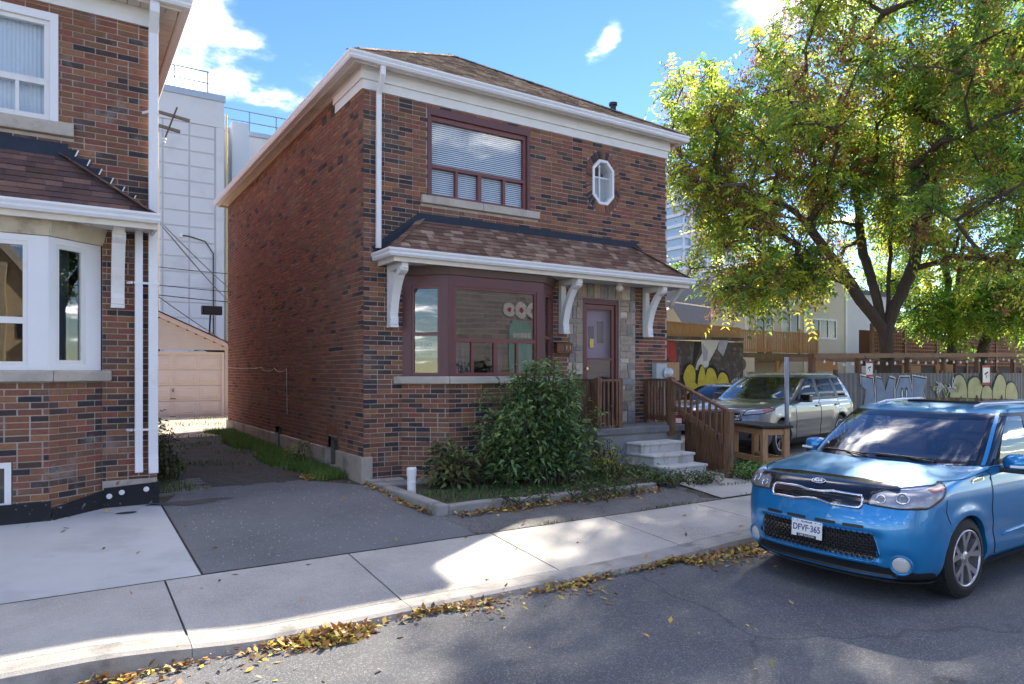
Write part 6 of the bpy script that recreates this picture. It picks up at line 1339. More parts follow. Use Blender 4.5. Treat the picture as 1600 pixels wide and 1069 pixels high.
# interior
it = MB(); it.box(1.15, 1.75, -.70, .70, .98, 1.085); it.box(3.6, 3.8, -.68, .68, .95, 1.35); obj('dashboard', it, M_inner, KIA, bevel=.03)
for sy in (-.36, .36):
    st = MB(); st.box(2.15, 2.28, sy - .24, sy + .24, .7, 1.28); st.box(2.17, 2.26, sy - .13, sy + .13, 1.30, 1.46); obj('seat', st, mat('seat_fabric', (.16, .11, .11), .9), KIA, bevel=.04)
sw_ = MB(); cc = Vector((1.86, -.36, 1.08)); e1 = Vector((0, 1, 0)); e2 = Vector((.35, 0, .94)); sw_.tube([cc + e1 * .18 * math.cos(2 * math.pi * i / 24) + e2 * .18 * math.sin(2 * math.pi * i / 24) for i in range(25)], .014, 6); sw_.bar(cc - e1 * .17, cc + e1 * .17, .02, .04); obj('steering_wheel', sw_, M_trim, KIA, smooth=True)
rm_ = MB(); rm_.box(1.78, 1.82, -.12, .12, 1.41, 1.47); obj('rear_view_mirror', rm_, M_trim, KIA, bevel=.01)
for wx in (.86, 3.43):
    for sy in (-1, 1): wheel(KIA, wx, sy * .785, .335, sy, .225, .238)
b = MB(); b.box(.3, 3.9, -.70, .70, .16, .30); obj('underbody', b, M_trim, KIA)
b = MB(); b.box(2.2, 3.2, -.42, .30, 1.585, 1.615); obj('sunroof', b, M_gloss, KIA, bevel=.01)
# ---------------- silver crossover
M_priv = glass('privacy_glass', (.10, .11, .12), 1.35, gloss=.7)
def crossover(label, loc, rz, pc, ws=None, group=None):
    S = thing('parked_car', label, 'car', loc, local=True, rotz=rz, group=group)
    lv = [(.20, .14, 4.55, .80, .5, .4, 2.5), (.28, .05, 4.62, .88, .55, .4, 2.5), (.42, .0, 4.65, .92, .6, .4, 2.4), (.60, .0, 4.66, .93, .62, .4, 2.4), (.76, .03, 4.66, .93, .62, .4, 2.4), (.86, .08, 4.65, .925, .6, .4, 2.4), (.93, .18, 4.64, .915, .55, .4, 2.4), (.98, .40, 4.62, .905, .52, .4, 2.4), (1.03, .80, 4.60, .89, .5, .4, 2.4), (1.06, 1.10, 4.58, .88, .5, .4, 2.4),
          (1.18, 1.35, 4.5, .855, .45, .4, 2.5), (1.34, 1.68, 4.40, .80, .4, .4, 2.6), (1.47, 1.98, 4.30, .74, .36, .4, 2.6), (1.53, 2.14, 4.22, .70, .34, .4, 2.6), (1.57, 2.35, 4.1, .62, .3, .35, 2.6), (1.60, 2.75, 3.8, .40, .3, .3, 2.5), (1.605, 3.0, 3.5, .2, .2, .2, 2.4)]
    C = Car(lv, (.92, 3.66), .345, .40); pt_ = paint(pc[0], pc[1]); hull = C.shell(.20, 1.065, (20, 30, 10)); cy = []
    for wx in (.92, 3.66):
        for sy in (-1, 1): m = MB(); m.lathe((wx, sy * .62, .345), (0, sy, 0), [(0, 0.0), (0, .40), (.5, .40), (.5, 0.0)], 36); cy.append(m)
    me = boolean_cut(hull, cy); me.materials.clear(); me.materials.append(pt_); me.polygons.foreach_set('use_smooth', [True] * len(me.polygons)); me.name = 'body'; o = link('body', me, S); md = o.modifiers.new('e', 'EDGE_SPLIT'); md.split_angle = math.radians(38)
    obj('roof', C.shell(1.50, 1.604, (16, 20, 8)), pt_, S, smooth=True)
    X_ = lambda x, z, sd: C.tx(x, z, sd)
    def tp2(name, c, off, mt, nr=8, nc=10):
        (t0, t1, t2, t3, z0, z1) = c; V = [C.P(lerp(lerp(t0, t1, i / nc), lerp(t3, t2, i / nc), j / nr), lerp(z0, z1, j / nr), off) for j in range(nr + 1) for i in range(nc + 1)]; m = nc + 1
        return obj(name, MB().add(V, [(j * m + i, j * m + i + 1, (j + 1) * m + i + 1, (j + 1) * m + i) for j in range(nr) for i in range(nc)]), mt, S, smooth=True)
    tp2('windscreen', (-.80, .80, .76, -.76, 1.06, 1.505), .0, ws or M_cglass, 10, 24)
    for sd in (-1, 1):
        tp2('pillar', (sd * .79, sd * .93, sd * .95, sd * .75, 1.06, 1.51), .005, pt_)
        tp2('side_window', (X_(1.70, 1.09, sd), X_(2.62, 1.11, sd), X_(2.62, 1.47, sd), X_(2.18, 1.47, sd), 1.09, 1.47), .002, M_priv); tp2('side_window', (X_(2.72, 1.11, sd), X_(3.5, 1.13, sd), X_(3.40, 1.47, sd), X_(2.72, 1.47, sd), 1.11, 1.47), .002, M_priv); tp2('side_window', (X_(3.60, 1.14, sd), X_(4.05, 1.18, sd), X_(3.85, 1.46, sd), X_(3.50, 1.46, sd), 1.14, 1.46), .002, M_priv)
        for (a, b_, c, d) in ((2.60, 2.74, 2.74, 2.60), (3.48, 3.62, 3.52, 3.38)): tp2('window_frame', (X_(a, 1.07, sd), X_(b_, 1.07, sd), X_(c, 1.50, sd), X_(d, 1.50, sd), 1.07, 1.50), .005, M_trim)
        tp2('rear_pillar', (X_(4.02, 1.06, sd), sd * 2.8, sd * 2.8, X_(3.82, 1.51, sd), 1.06, 1.51), .003, pt_)
        tp2('window_frame', (X_(1.6, 1.055, sd), X_(4.1, 1.055, sd), X_(4.1, 1.10, sd), X_(1.68, 1.10, sd), 1.055, 1.10), .006, M_trim, 3, 16); tp2('window_frame', (X_(2.1, 1.465, sd), X_(3.9, 1.465, sd), X_(3.9, 1.51, sd), X_(2.15, 1.51, sd), 1.465, 1.51), .006, M_trim, 3, 16)
        for q in ([Xs(1.55, .32, sd), Xs(2.62, .32, sd), Xs(2.66, 1.05, sd), Xs(1.50, 1.05, sd)], [Xs(2.64, .32, sd), Xs(3.25, .32, sd), Xs(3.52, .7, sd), Xs(3.56, 1.05, sd), Xs(2.68, 1.05, sd)]):
            d_ = obj('door', C.patch(q, .0035, 10, 12), pt_, S, smooth=True); obj('gap_shadow', C.line(q, .001, .005, 4, 8, True), M_seam_shadow, d_)  # dark line drawn in for the shadow of the door joint
        for hx in (2.42, 3.36): b = MB(); b.bar(C.P(X_(hx, .92, sd), .92, .02), C.P(X_(hx + .2, .925, sd), .925, .02), .02, .035); obj('door_handle', b, pt_, S, bevel=.008)
        obj('sill_trim', C.patch([Xs(1.32, .205, sd), Xs(3.28, .205, sd), Xs(3.28, .34, sd), Xs(1.32, .33, sd)], .006, 4, 16), M_trim, S, smooth=True)
        HLp = [('y', sd * .52, .80), ('x', .30, .83, sd), ('x', .62, .90, sd), ('x', .50, .93, sd), ('y', sd * .56, .885)]; hl = obj('headlight', C.patch(HLp, .006, 8, 12), M_refl, S, smooth=True); obj('rim', C.line(HLp, .008, .008, 5, 6, True), M_gloss, hl); obj('turn_lamp', C.patch([('x', .36, .845, sd), ('x', .58, .89, sd), ('x', .50, .92, sd), ('x', .34, .90, sd)], .010, 4, 6), M_amber, hl, smooth=True)
        b = MB(); b.obox(Vector((1.75, sd * 1.02, 1.09)), (1, 0, 0), (0, 1, 0), (0, 0, 1), .07, .11, .075); b.bar((1.75, sd * .88, 1.04), (1.75, sd * 1.0, 1.05), .05, .04); obj('mirror', b, M_gloss if sd < 0 else pt_, S, bevel=.03)
        obj('fog_lamp', C.patch([('y', sd * .62, .38), ('y', sd * .80, .39), ('y', sd * .78, .48), ('y', sd * .66, .47)], .005, 4, 6), M_gloss, S, smooth=True)
        obj('tail_lamp', C.patch([('x', 4.2, .84, sd), ('x', 4.55, .84, sd), ('x', 4.5, 1.0, sd), ('x', 4.25, .99, sd)], .006, 5, 6), M_amber, S, smooth=True)
    obj('upper_grille', C.patch([('y', -.48, .60), ('y', .48, .60), ('y', .52, .72), ('y', .46, .84), ('y', -.46, .84), ('y', -.52, .72)], .005, 8, 16), M_gloss, S, smooth=True)
    for z in (.66, .72, .78): obj('grille_bar', C.line([('y', -.47, z), ('y', .47, z)], .008, .010, 5, 14), M_chrome, S, smooth=True)
    obj('bumper_trim', C.patch([('y', -.84, .205), ('y', .84, .205), ('y', .80, .34), ('y', .5, .36), ('y', -.5, .36), ('y', -.80, .34)], .005, 6, 24), M_trim, S, smooth=True)
    pz = C.P(0, .47, .012); b = MB(); b.obox(pz, (0, 1, 0), (0, 0, 1), (1, 0, 0), .15, .076, .005); obj('licence_plate', b, mat('plate_white'), S)
    for wx in (.92, 3.66):
        for sy in (-1, 1): wheel(S, wx, sy * .80, .345, sy, .225, .24, rm=M_rimd); well(S, wx, sy, .397, .345, .60, .28)
    b = MB(); b.box(1.3, 1.9, -.72, .72, .95, 1.06); b.box(2.3, 2.45, -.62, -.12, .7, 1.36); b.box(2.3, 2.45, .12, .62, .7, 1.36); b.box(3.3, 3.45, -.62, .62, .7, 1.34); obj('interior', b, M_inner, S, bevel=.03)
    b = MB(); b.box(.3, 4.3, -.7, .7, .19, .33); obj('underbody', b, M_trim, S)
    return S
ph = math.radians(9.5); fw = Vector((math.cos(ph), math.sin(ph), 0)); sdv = Vector((-math.sin(ph), math.cos(ph), 0))
wc = Vector((12.2, 8.86, 0)); base = wc - fw * .92 + sdv * .90
SC = crossover('silver crossover car with pink tinted side lamps parked on the gravel yard', (base.x, base.y, .215), ph, ('silver_paint', (.125, .13, .145))); SC.scale = (1.03, 1.0, 1.06)
DC = crossover('dark car parked behind the silver car beside the mural wall', (13.9, 13.3, .22), math.radians(10), ('dark_paint', (.012, .018, .020)), ws=M_priv); DC.scale = (.97, .96, .86)
# ------------------------------------------------------------------ trees and plants
M_bark = mat('bark', (.075, .058, .045), .95, var=.4, vscale=4, stretch=(5, 5, .8), bump=.9, bscale=22, coords='World')
M_leaf = mat('tree_leaf', tint=True, rough=.5, transl=.68, spec=.3)
M_leafs = mat('shrub_leaf', tint=True, rough=.5, transl=.3, spec=.35)
def unit(v): return v / np.maximum(np.linalg.norm(v, axis=-1, keepdims=True), 1e-9)
def leaf_quads(base, d, nrm, ln, wd, droop=.25):
    """arrays of leaves: base point, direction, normal, length, width -> folded rhombus quads"""
    s = unit(np.cross(d, nrm)); mid = base + d * ln[:, None] * .42
    tip = base + d * ln[:, None] - np.array([0, 0, 1]) * (ln * droop)[:, None]; up = nrm * (wd * .18)[:, None]
    V = np.stack([base, mid + s * wd[:, None] * .5 + up, tip, mid - s * wd[:, None] * .5 + up], 1).reshape(-1, 3)
    F = np.arange(len(base) * 4).reshape(-1, 4); return V, F
class Skeleton:
    def __init__(s, rng): s.p = []; s.par = []; s.rng = rng
    def add(s, p, par): s.p.append(np.array(p, float)); s.par.append(par); return len(s.p) - 1
    def chain(s, i, q, n, sway=.06, lift=.0):
        a = s.p[i].copy(); q = np.array(q, float); L_ = np.linalg.norm(q - a); j = i
        for k in range(1, n + 1):
            f = k / n; p = a + (q - a) * f + s.rng.normal(0, sway * L_ / n * 1.2, 3) * (0 if k == n else 1); p[2] += lift * L_ * math.sin(math.pi * f); j = s.add(p, j)
        return j
    def radii(s, tip, power, rmax):
        n = len(s.p); load = np.zeros(n); ch = [0] * n
        for i in range(n):
            if s.par[i] >= 0: ch[s.par[i]] += 1
        for i in range(n - 1, -1, -1):
            if ch[i] == 0: load[i] = 1
            if s.par[i] >= 0: load[s.par[i]] += load[i]
        r = tip * load ** power; return np.minimum(r, rmax)
    def mesh(s, tip, power, rmax, name, mt, minr=0):
        r = s.radii(tip, power, rmax); V = []; F = []; kids = {}
        for i, q in enumerate(s.par):
            if q >= 0: kids.setdefault(q, []).append(i)
        for i, q in enumerate(s.par):
            if q < 0: continue
            a, b = s.p[q], s.p[i]; d = b - a; L_ = np.linalg.norm(d)
            if L_ < 1e-5: continue
            d /= L_; u = np.array([0, 0, 1.]) if abs(d[2]) < .9 else np.array([1., 0, 0]); x = np.cross(d, u); x /= np.linalg.norm(x); y = np.cross(d, x)
            ra = min(r[q], r[i] * 1.35); rb = r[i]; n = 10 if ra > .12 else (6 if ra > .03 else 4); o = len(V)
            for (c, rr) in ((a - d * ra * .3, ra), (b, rb)):
                for k in range(n): th = 2 * math.pi * k / n; V.append(c + (x * math.cos(th) + y * math.sin(th)) * rr)
            for k in range(n): F.append((o + k, o + (k + 1) % n, o + n + (k + 1) % n, o + n + k))
        return npmesh(name, np.array(V), np.array(F), mt=mt, smooth=True)
def make_tree(label, base, limbs, clumps, rng, trunk_r, leaf_cols, seed_frac, fr_per, frond=.55, leaflet=.16, group=None, spread=.75, tipr=.011):
    T = thing('tree', label, 'tree', tuple(base), group)
    S = Skeleton(rng); root = S.add(base, -1); top = S.chain(root, limbs[0][0], 6, .02); ends = {0: top}; mainnodes = [top]
    for k, (q, par) in enumerate(limbs[1:], 1): ends[k] = S.chain(ends[par], q, 7, .05, .04); mainnodes += [ends[k]]
    order = np.argsort(np.linalg.norm(clumps - S.p[top], axis=1)); ctips = []
    for ci in order:
        c = clumps[ci]; P = np.array(S.p[top:]); dv = c - P; dist = np.linalg.norm(dv, axis=1)
        cost = dist + np.maximum(0, P[:, 2] - c[2]) * .8 + (np.arange(len(P)) == 0) * 2
        j = int(np.argmin(cost)) + top; L_ = dist[j - top]
        ctips.append(S.chain(j, c, max(2, int(L_ / .55)), .10, .05))
    # twigs and fronds
    cols = np.array(leaf_cols); B = []; Dn = []; nl = []
    LV = []; LF = []; LT = []; off = 0; SV = []; 
    bases = []; dirs = []; cc = []
    for ti in ctips:
        c = S.p[ti]; tone = rng.choice(len(cols), p=[.31, .35, .20, .14]) 
        for k in range(5):
            dv = unit(rng.normal(0, 1, 3) + np.array([0, 0, .25])); e = c + dv * rng.uniform(.4, 1) * spread; S.chain(ti, e, 2, .1)
            m = fr_per // 5
            f = rng.uniform(.15, 1.1, m)[:, None]; bp = c + (e - c) * f + rng.normal(0, .12 * spread, (m, 3)); dd = unit(dv * .5 + rng.normal(0, .75, (m, 3)) + np.array([0, 0, -.10])); bases.append(bp); dirs.append(dd); t = cols[tone][None] * rng.uniform(.6, 1.35, (m, 1)); alt = cols[rng.choice(len(cols), m)]
            t = np.where(rng.random((m, 1)) < .35, alt, t); cc.append(t)
    bases = np.concatenate(bases); dirs = np.concatenate(dirs); cc = np.concatenate(cc); nF = len(bases); npair = 5
    side = unit(np.cross(dirs, np.array([0, 0, 1.]) + rng.normal(0, .35, (nF, 3)))); nr = unit(np.cross(side, dirs)); nr[nr[:, 2] < 0] *= -1
    fl = frond * rng.uniform(.6, 1.25, nF)
    LB = []; LD = []; LN = []; LL = []; LW = []; LC = []
    for k in range(npair):
        f = .25 + .72 * k / (npair - 1); pos = bases + dirs * (fl * f)[:, None] - np.array([0, 0, 1]) * (fl * .28 * f * f)[:, None]
        for s_ in (-1, 1):
            LB.append(pos); LD.append(unit(side * s_ + dirs * .55 + rng.normal(0, .12, (nF, 3)))); LN.append(unit(nr + rng.normal(0, .3, (nF, 3)))); LL.append(leaflet * rng.uniform(.75, 1.2, nF) * (1 - .35 * abs(f - .55))); LW.append(leaflet * .40 * rng.uniform(.8, 1.2, nF)); LC.append(cc * rng.uniform(.85, 1.15, (nF, 1)))
    V, F = leaf_quads(np.concatenate(LB), np.concatenate(LD), np.concatenate(LN), np.concatenate(LL), np.concatenate(LW), .30); tint = np.concatenate(LC)
    if seed_frac:                                          # hanging bunches of brown winged seeds
        tips = np.array([S.p[t] for t in ctips]); sel = tips[rng.random(len(tips)) < seed_frac]; sel = np.repeat(sel, 3, 0) + rng.normal(0, .38, (len(sel) * 3, 3)) + np.array([0, 0, .12]); n = 75
        ctr = np.repeat(sel, n, 0); pos = ctr + rng.normal(0, 1, ctr.shape) * np.array([.17, .17, .22]); d = unit(rng.normal(0, 1, pos.shape) + np.array([0, 0, -.8])); V2, F2 = leaf_quads(pos, d, unit(rng.normal(0, 1, pos.shape)), rng.uniform(.07, .13, len(pos)), rng.uniform(.035, .06, len(pos)), .2)
        bt = np.array([[.36, .17, .09], [.27, .12, .07], [.42, .24, .13]])[rng.choice(3, len(sel))]; t2 = np.repeat(bt, n, 0) * rng.uniform(.7, 1.3, (len(pos), 1))
        F = np.concatenate([F, F2 + len(V)]); V = np.concatenate([V, V2]); tint = np.concatenate([tint, t2])
    link('crown', npmesh('crown', V, F, np.clip(tint, 0, 1), M_leaf), T, kind=None)
    link('trunk', S.mesh(tipr, .43, trunk_r, 'trunk', M_bark), T)
    return T
def ell(rng, n, c, r, keep=None, shell=.45):
    d = unit(rng.normal(0, 1, (n, 3))); q = (shell + (1 - shell) * rng.random((n, 1)) ** .6) * d * np.array(r) + np.array(c)
    if keep is not None: q = q[keep(q)]
    return q
GREENS = [(.21, .37, .07), (.44, .57, .08), (.66, .65, .09), (.16, .29, .08)]
GREEN2 = [(.15, .30, .05), (.30, .46, .06), (.52, .56, .07), (.11, .21, .05)]
def screen(u, v, d):
    k = (u - 800) / 1087; a = math.radians(32.9); return (d * (math.sin(a) + k * math.cos(a)), d * (math.cos(a) - k * math.sin(a)), EYE + (583 - v) / 1087 * d)
rngT = np.random.default_rng(5)
B0 = screen(1388, 600, 22.3); B0 = (B0[0], B0[1], .2)
lm = [(screen(1384, 522, 22.3), None), (screen(1345, 470, 22.0), 0), (screen(1302, 405, 21.5), 1), (screen(1362, 440, 22.6), 0), (screen(1348, 395, 23), 3), (screen(1392, 400, 22.5), 0), (screen(1396, 260, 22.3), 5), (screen(1425, 420, 22.2), 0), (screen(1450, 330, 21.8), 7), (screen(1240, 330, 21), 2), (screen(1330, 270, 23.5), 4), (screen(1380, 150, 22.6), 6), (screen(1480, 190, 21.5), 8), (screen(1160, 300, 20.5), 9)]
cx, cy, cz = screen(1345, 210, 22.0)
cl = np.concatenate([ell(rngT, 285, (cx, cy, cz), (4.2, 7.4, 7.0), shell=.1), ell(rngT, 50, (cx, cy, cz + 5.5), (4, 6, 4.0), shell=.1), ell(rngT, 20, screen(1180, 300, 20.8), (1.6, 2.8, 3.2), shell=.2), ell(rngT, 15, screen(1100, 320, 21), (1.1, 1.9, 3.0), shell=.1), ell(rngT, 15, screen(1190, 440, 20.6), (1.8, 1.6, 1.0), shell=.1), ell(rngT, 20, screen(1085, 190, 21.5), (1.3, 2.2, 1.5), shell=.1), ell(rngT, 8, screen(1240, 440, 20.5), (1.2, 1.0, .5), shell=.1)])
def allow(P):
    d = P[:, 0] * .5432 + P[:, 1] * .8396; k = P[:, 0] * .8396 - P[:, 1] * .5432; u = 800 + 1087 * k / d; v = 583 - (P[:, 2] - EYE) * 1087 / d
    left = np.interp(v, [-400, -60, 0, 60, 105, 140, 170, 330, 420, 470], [1320, 1250, 1220, 1190, 1110, 1045, 1042, 1055, 1075, 1110])
    low = np.interp(u, [1040, 1100, 1180, 1250, 1310, 1350, 1450, 1500, 1600], [400, 455, 465, 460, 420, 385, 390, 440, 460]); return (u > left) & (v < low)
cl = cl[allow(cl)]
make_tree('large backlit tree with yellow-green leaves and brown seed clusters behind the cars', B0, lm, cl, rngT, .21, GREENS, .6, 20, frond=.72, leaflet=.19)
rng2 = np.random.default_rng(8); B1 = screen(1490, 600, 28); B1 = (B1[0], B1[1], .2)
cl = np.concatenate([ell(rng2, 90, screen(1500, 260, 28), (3.2, 3.6, 5.5), shell=.3), ell(rng2, 26, screen(1480, 490, 27), (2.2, 1.6, 1.0), shell=.2)])
make_tree('slender green tree with two upright stems behind the graffiti fence', B1, [(screen(1487, 500, 28), None), (screen(1476, 400, 28), 0), (screen(1502, 400, 28), 0), (screen(1470, 250, 28), 1), (screen(1530, 260, 28), 2)], cl, rng2, .24, GREEN2, .0, 34, frond=.6, leaflet=.17)
rng3 = np.random.default_rng(9); B2 = screen(1528, 600, 27); B2 = (B2[0], B2[1], .2)
cl = np.concatenate([ell(rng3, 110, screen(1640, 170, 26.5), (4.0, 4.0, 5.0), shell=.3), ell(rng3, 34, screen(1570, 480, 25.5), (2.0, 1.6, .9), shell=.2), ell(rng3, 24, screen(1590, 60, 23), (1.6, 1.6, 1.2), shell=.2)])
make_tree('leaning dark-stemmed tree at the right end of the graffiti fence', B2, [(screen(1536, 545, 27), None), (screen(1568, 450, 27), 0), (screen(1590, 360, 26.5), 1), (screen(1610, 250, 26.5), 2)], cl, rng3, .22, GREEN2, .0, 34, frond=.6, leaflet=.17)
rng4 = np.random.default_rng(12)
cl = ell(rng4, 150, (24.5, 3.2, 10.0), (5.0, 5.0, 5.0), shell=.1)
make_tree('street tree beyond the blue car, its crown shading the road', (24.5, 3.0, 0), [((24.5, 3.0, 4.5), None), ((22.6, 3.6, 8), 0), ((26.0, 4.2, 8.2), 0), ((25, 1.6, 8.5), 0)], cl, rng4, .26, GREEN2, .0, 28, frond=.62, leaflet=.2)
rng6 = np.random.default_rng(44); cl = ell(rng6, 70, (42.5, 22.5, 6.6), (2.6, 4.6, 4.2), shell=.1)
make_tree('yellow-green tree standing behind the lattice screen', (42.5, 22.5, .3), [((42.5, 22.5, 3.5), None), ((42.2, 21, 6.5), 0), ((42.8, 24, 6.5), 0)], cl, rng6, .2, GREEN2, .0, 20, frond=.75, leaflet=.24)
# ---- shrub by the bay window
def shrub(label, stems, rng, cols, leaf, mt, height_fun, name='shrub', dens=60, cat='shrub', group=None, droop=.35, wd=.42):
    b = stems[0]; T = thing(name, label, cat, (b[0], b[1], b[2]), group); SM = MB(); LB = []; LD = []; LN = []; LL = []; LC = []
    for (x, y, z, h, lx, ly) in stems:
        pts = []; n = 8
        for i in range(n + 1): f = i / n; pts.append(Vector((x + lx * f ** 1.4 + .03 * math.sin(f * 7 + x * 9), y + ly * f ** 1.4, z + h * f)))
        SM.tube(pts, [.011 * (1 - .75 * i / n) + .002 for i in range(n + 1)], 5)
        m = int(dens * h); f = rng.uniform(.10, 1.02, m) ** .9; P = np.array([tuple(pts[min(int(q * n), n - 1)].lerp(pts[min(int(q * n), n - 1) + 1], min(q * n - int(q * n), 1) if q < 1 else 1)) for q in f])
        th = rng.uniform(0, 2 * np.pi, m); reach = rng.uniform(.02, .26, m) * (1.1 - .55 * f); o = np.stack([np.cos(th), np.sin(th), np.zeros(m)], 1)
        LB.append(P + o * reach[:, None] + np.stack([np.zeros(m), np.zeros(m), reach * rng.uniform(-.1, .6, m)], 1)); LD.append(unit(o + rng.normal(0, .35, (m, 3)) + np.array([0, 0, .25]))); LN.append(unit(np.array([0, 0, 1.]) + rng.normal(0, .4, (m, 3)))); LL.append(leaf * rng.uniform(.55, 1.25, m)); LC.append(np.array(cols)[rng.choice(len(cols), m)] * rng.uniform(.65, 1.3, (m, 1)))
    LL = np.concatenate(LL); V, F = leaf_quads(np.concatenate(LB), np.concatenate(LD), np.concatenate(LN), LL, LL * wd, droop)
    link('foliage', npmesh('foliage', V, F, np.clip(np.concatenate(LC), 0, 1), mt), T); obj('stem', SM, mat('green_stem', (.06, .05, .03), .8), T, kind='stuff'); return T
rg = np.random.default_rng(21); st = []
for i in range(105):
    x = rg.uniform(5.0, 6.6); y = rg.uniform(7.95, 8.85); q = (x - 5.9) / .92; h = (1.74 - 1.0 * abs(q) ** 1.7) * rg.uniform(.5, 1.08); st.append((x * .72 + 5.9 * .28, y, .27, max(h, .35), (x - 5.9) * .28 + rg.normal(0, .11), rg.normal(-.05, .14)))
shrub('tall dense green shrub in front of the bay window', st, rg, [(.14, .24, .08), (.19, .29, .09), (.10, .18, .07), (.26, .34, .10), (.15, .25, .12)], .125, M_leafs, None, dens=85, wd=.36)
def weeds(label, spot, rng, cols, leaf, h, name='weed_clump', cat='weeds', dens=90):
    (x, y, n, r) = spot; stems = []
    for k in range(n): a = rng.uniform(0, 6.28); q = r * rng.random() ** .5; stems.append((x + q * math.cos(a), y + q * math.sin(a), gz(x, y) + .02, h * rng.uniform(.4, 1.1), rng.normal(0, .1), rng.normal(0, .1)))
    shrub(label, stems, rng, cols, leaf, M_leafs, None, name, dens, cat)
IV = [(.06, .11, .04), (.08, .14, .05), (.15, .22, .05)]; DRY = [(.15, .16, .075), (.10, .15, .05), (.22, .19, .10)]; ED = [(.075, .125, .045), (.13, .15, .05)]
for (lb, sp, cl_, lf, hh, nm, ct, dn) in (
    ('spiky pale green plant at the left edge of the garden bed', (4.62, 8.75, 22, .22), [(.13, .19, .06), (.18, .24, .09), (.22, .19, .09)], .16, .55, 'grass_clump', 'plant', 45),
    ('ivy clump against the corner of the porch base', (7.15, 8.35, 16, .28), IV, .075, .18, 'weed_clump', 'weeds', 150), ('ivy clump at the back of the bottom step', (7.6, 8.25, 14, .28), IV, .07, .16, 'weed_clump', 'weeds', 150),
    ('ivy clump spilling in front of the bottom step', (7.55, 7.8, 14, .26), IV, .07, .14, 'weed_clump', 'weeds', 150),
    ('ground ivy creeping over the middle of the path corner', (7.9, 7.45, 16, .22), ED, .06, .14, 'weed_clump', 'weeds', 220), ('ground ivy creeping towards the stair newel', (8.25, 7.3, 14, .2), ED, .06, .14, 'weed_clump', 'weeds', 220), ('ground ivy at the end of the garden edging', (7.6, 7.45, 12, .2), ED, .06, .14, 'weed_clump', 'weeds', 220),
    ('yellowing leafy sprig at the foot of the shrub', (6.95, 7.9, 8, .12), [(.24, .30, .05), (.33, .33, .05), (.14, .22, .05)], .09, .5, 'weed_clump', 'weeds', 50), ('yellowing leafy sprig beside the porch landing', (7.32, 8.6, 6, .1), [(.24, .30, .05), (.33, .33, .05)], .09, .6, 'weed_clump', 'weeds', 50),
    ('yellow flowered weed against the foundation of the house side', (3.42, 12.0, 5, .1), [(.12, .20, .06), (.5, .42, .04)], .07, .4, 'weed_clump', 'weeds', 60),
    ('dry weeds closest behind the white downspouts', (1.25, 11.2, 16, .18), DRY, .09, .7, 'weed_clump', 'weeds', 60), ('dry weeds in the middle of the neighbour\'s side wall', (1.2, 12.6, 16, .2), DRY, .09, .8, 'weed_clump', 'weeds', 60), ('dry weeds farthest along the neighbour\'s side wall', (1.3, 14.2, 14, .2), DRY, .09, .8, 'weed_clump', 'weeds', 60),
    ('bright green weed clump at the foot of the stair newel', (9.12, 7.30, 14, .13), [(.14, .28, .05), (.10, .21, .04)], .075, .22, 'weed_clump', 'weeds', 140), ('bright green weed clump on the slab right of the stair newel', (9.38, 7.25, 10, .12), [(.14, .28, .05), (.10, .21, .04)], .075, .2, 'weed_clump', 'weeds', 140),
    ('small weed over the edging near the driveway corner', (4.75, 7.32, 7, .1), ED, .06, .2, 'weed_clump', 'weeds', 130), ('small weed over the edging left of the shrub', (5.1, 7.33, 8, .12), ED, .06, .2, 'weed_clump', 'weeds', 130), ('wide weed mat over the edging below the shrub', (5.9, 7.25, 20, .34), ED, .06, .2, 'weed_clump', 'weeds', 130), ('weed mat on the asphalt at the right of the shrub', (6.5, 7.28, 12, .25), ED, .06, .18, 'weed_clump', 'weeds', 130),
    ('climbing ivy on the porch corner', (7.36, 8.72, 8, .08), [(.09, .15, .05)], .05, .6, 'weed_clump', 'weeds', 50), ('climbing ivy on the porch front face', (7.58, 8.70, 6, .08), [(.09, .15, .05)], .05, .5, 'weed_clump', 'weeds', 50)):
    weeds(lb, sp, rg, cl_, lf, hh, nm, ct, dn)
# ---- grass as countless blades
def grass(label, rects, dens, h, cols, rng, name='grass', cat='grass', maskf=None):
    B = []
    for (x0, x1, y0, y1) in rects:
        n = int((x1 - x0) * (y1 - y0) * dens); x = rng.uniform(x0, x1, n); y = rng.uniform(y0, y1, n)
        if maskf: k = maskf(x, y, rng); x, y = x[k], y[k]
        B.append(np.stack([x, y, np.array([gz(a, b) if b > 5 else 0.0 for a, b in zip(x, y)])], 1))
    B = np.concatenate(B); n = len(B); hh = h * rng.uniform(.4, 1.2, n); th = rng.uniform(0, 6.28, n); o = np.stack([np.cos(th), np.sin(th), np.zeros(n)], 1); s = np.stack([-np.sin(th), np.cos(th), np.zeros(n)], 1); lean = rng.uniform(.1, .8, n)
    tip = B + o * (hh * lean)[:, None] + np.array([0, 0, 1]) * hh[:, None]; mid = B + o * (hh * lean * .3)[:, None] + np.array([0, 0, 1]) * (hh * .55)[:, None]; w_ = rng.uniform(.003, .007, n)[:, None]
    V = np.stack([B - s * w_, B + s * w_, mid + s * w_ * .8, mid - s * w_ * .8, tip], 1).reshape(-1, 3); q = np.arange(n) * 5
    F = np.concatenate([np.stack([q, q + 1, q + 2, q + 3], 1), np.stack([q + 3, q + 2, q + 4, q + 4], 1)]); F4 = F[:n]; F3 = F[n:, :3]
    t = np.array(cols)[rng.choice(len(cols), n)] * rng.uniform(.6, 1.3, (n, 1))
    V2 = np.concatenate([V, V[q + 3] * 0 + V[q + 4]]); Fq = np.concatenate([F4, np.stack([q + 3, q + 2, q + 4, len(V) + np.arange(n)], 1)])
    me = npmesh(name, V2, Fq, np.concatenate([t, t]), M_leafs); return link(name, me, None, label, cat, None, 'stuff')
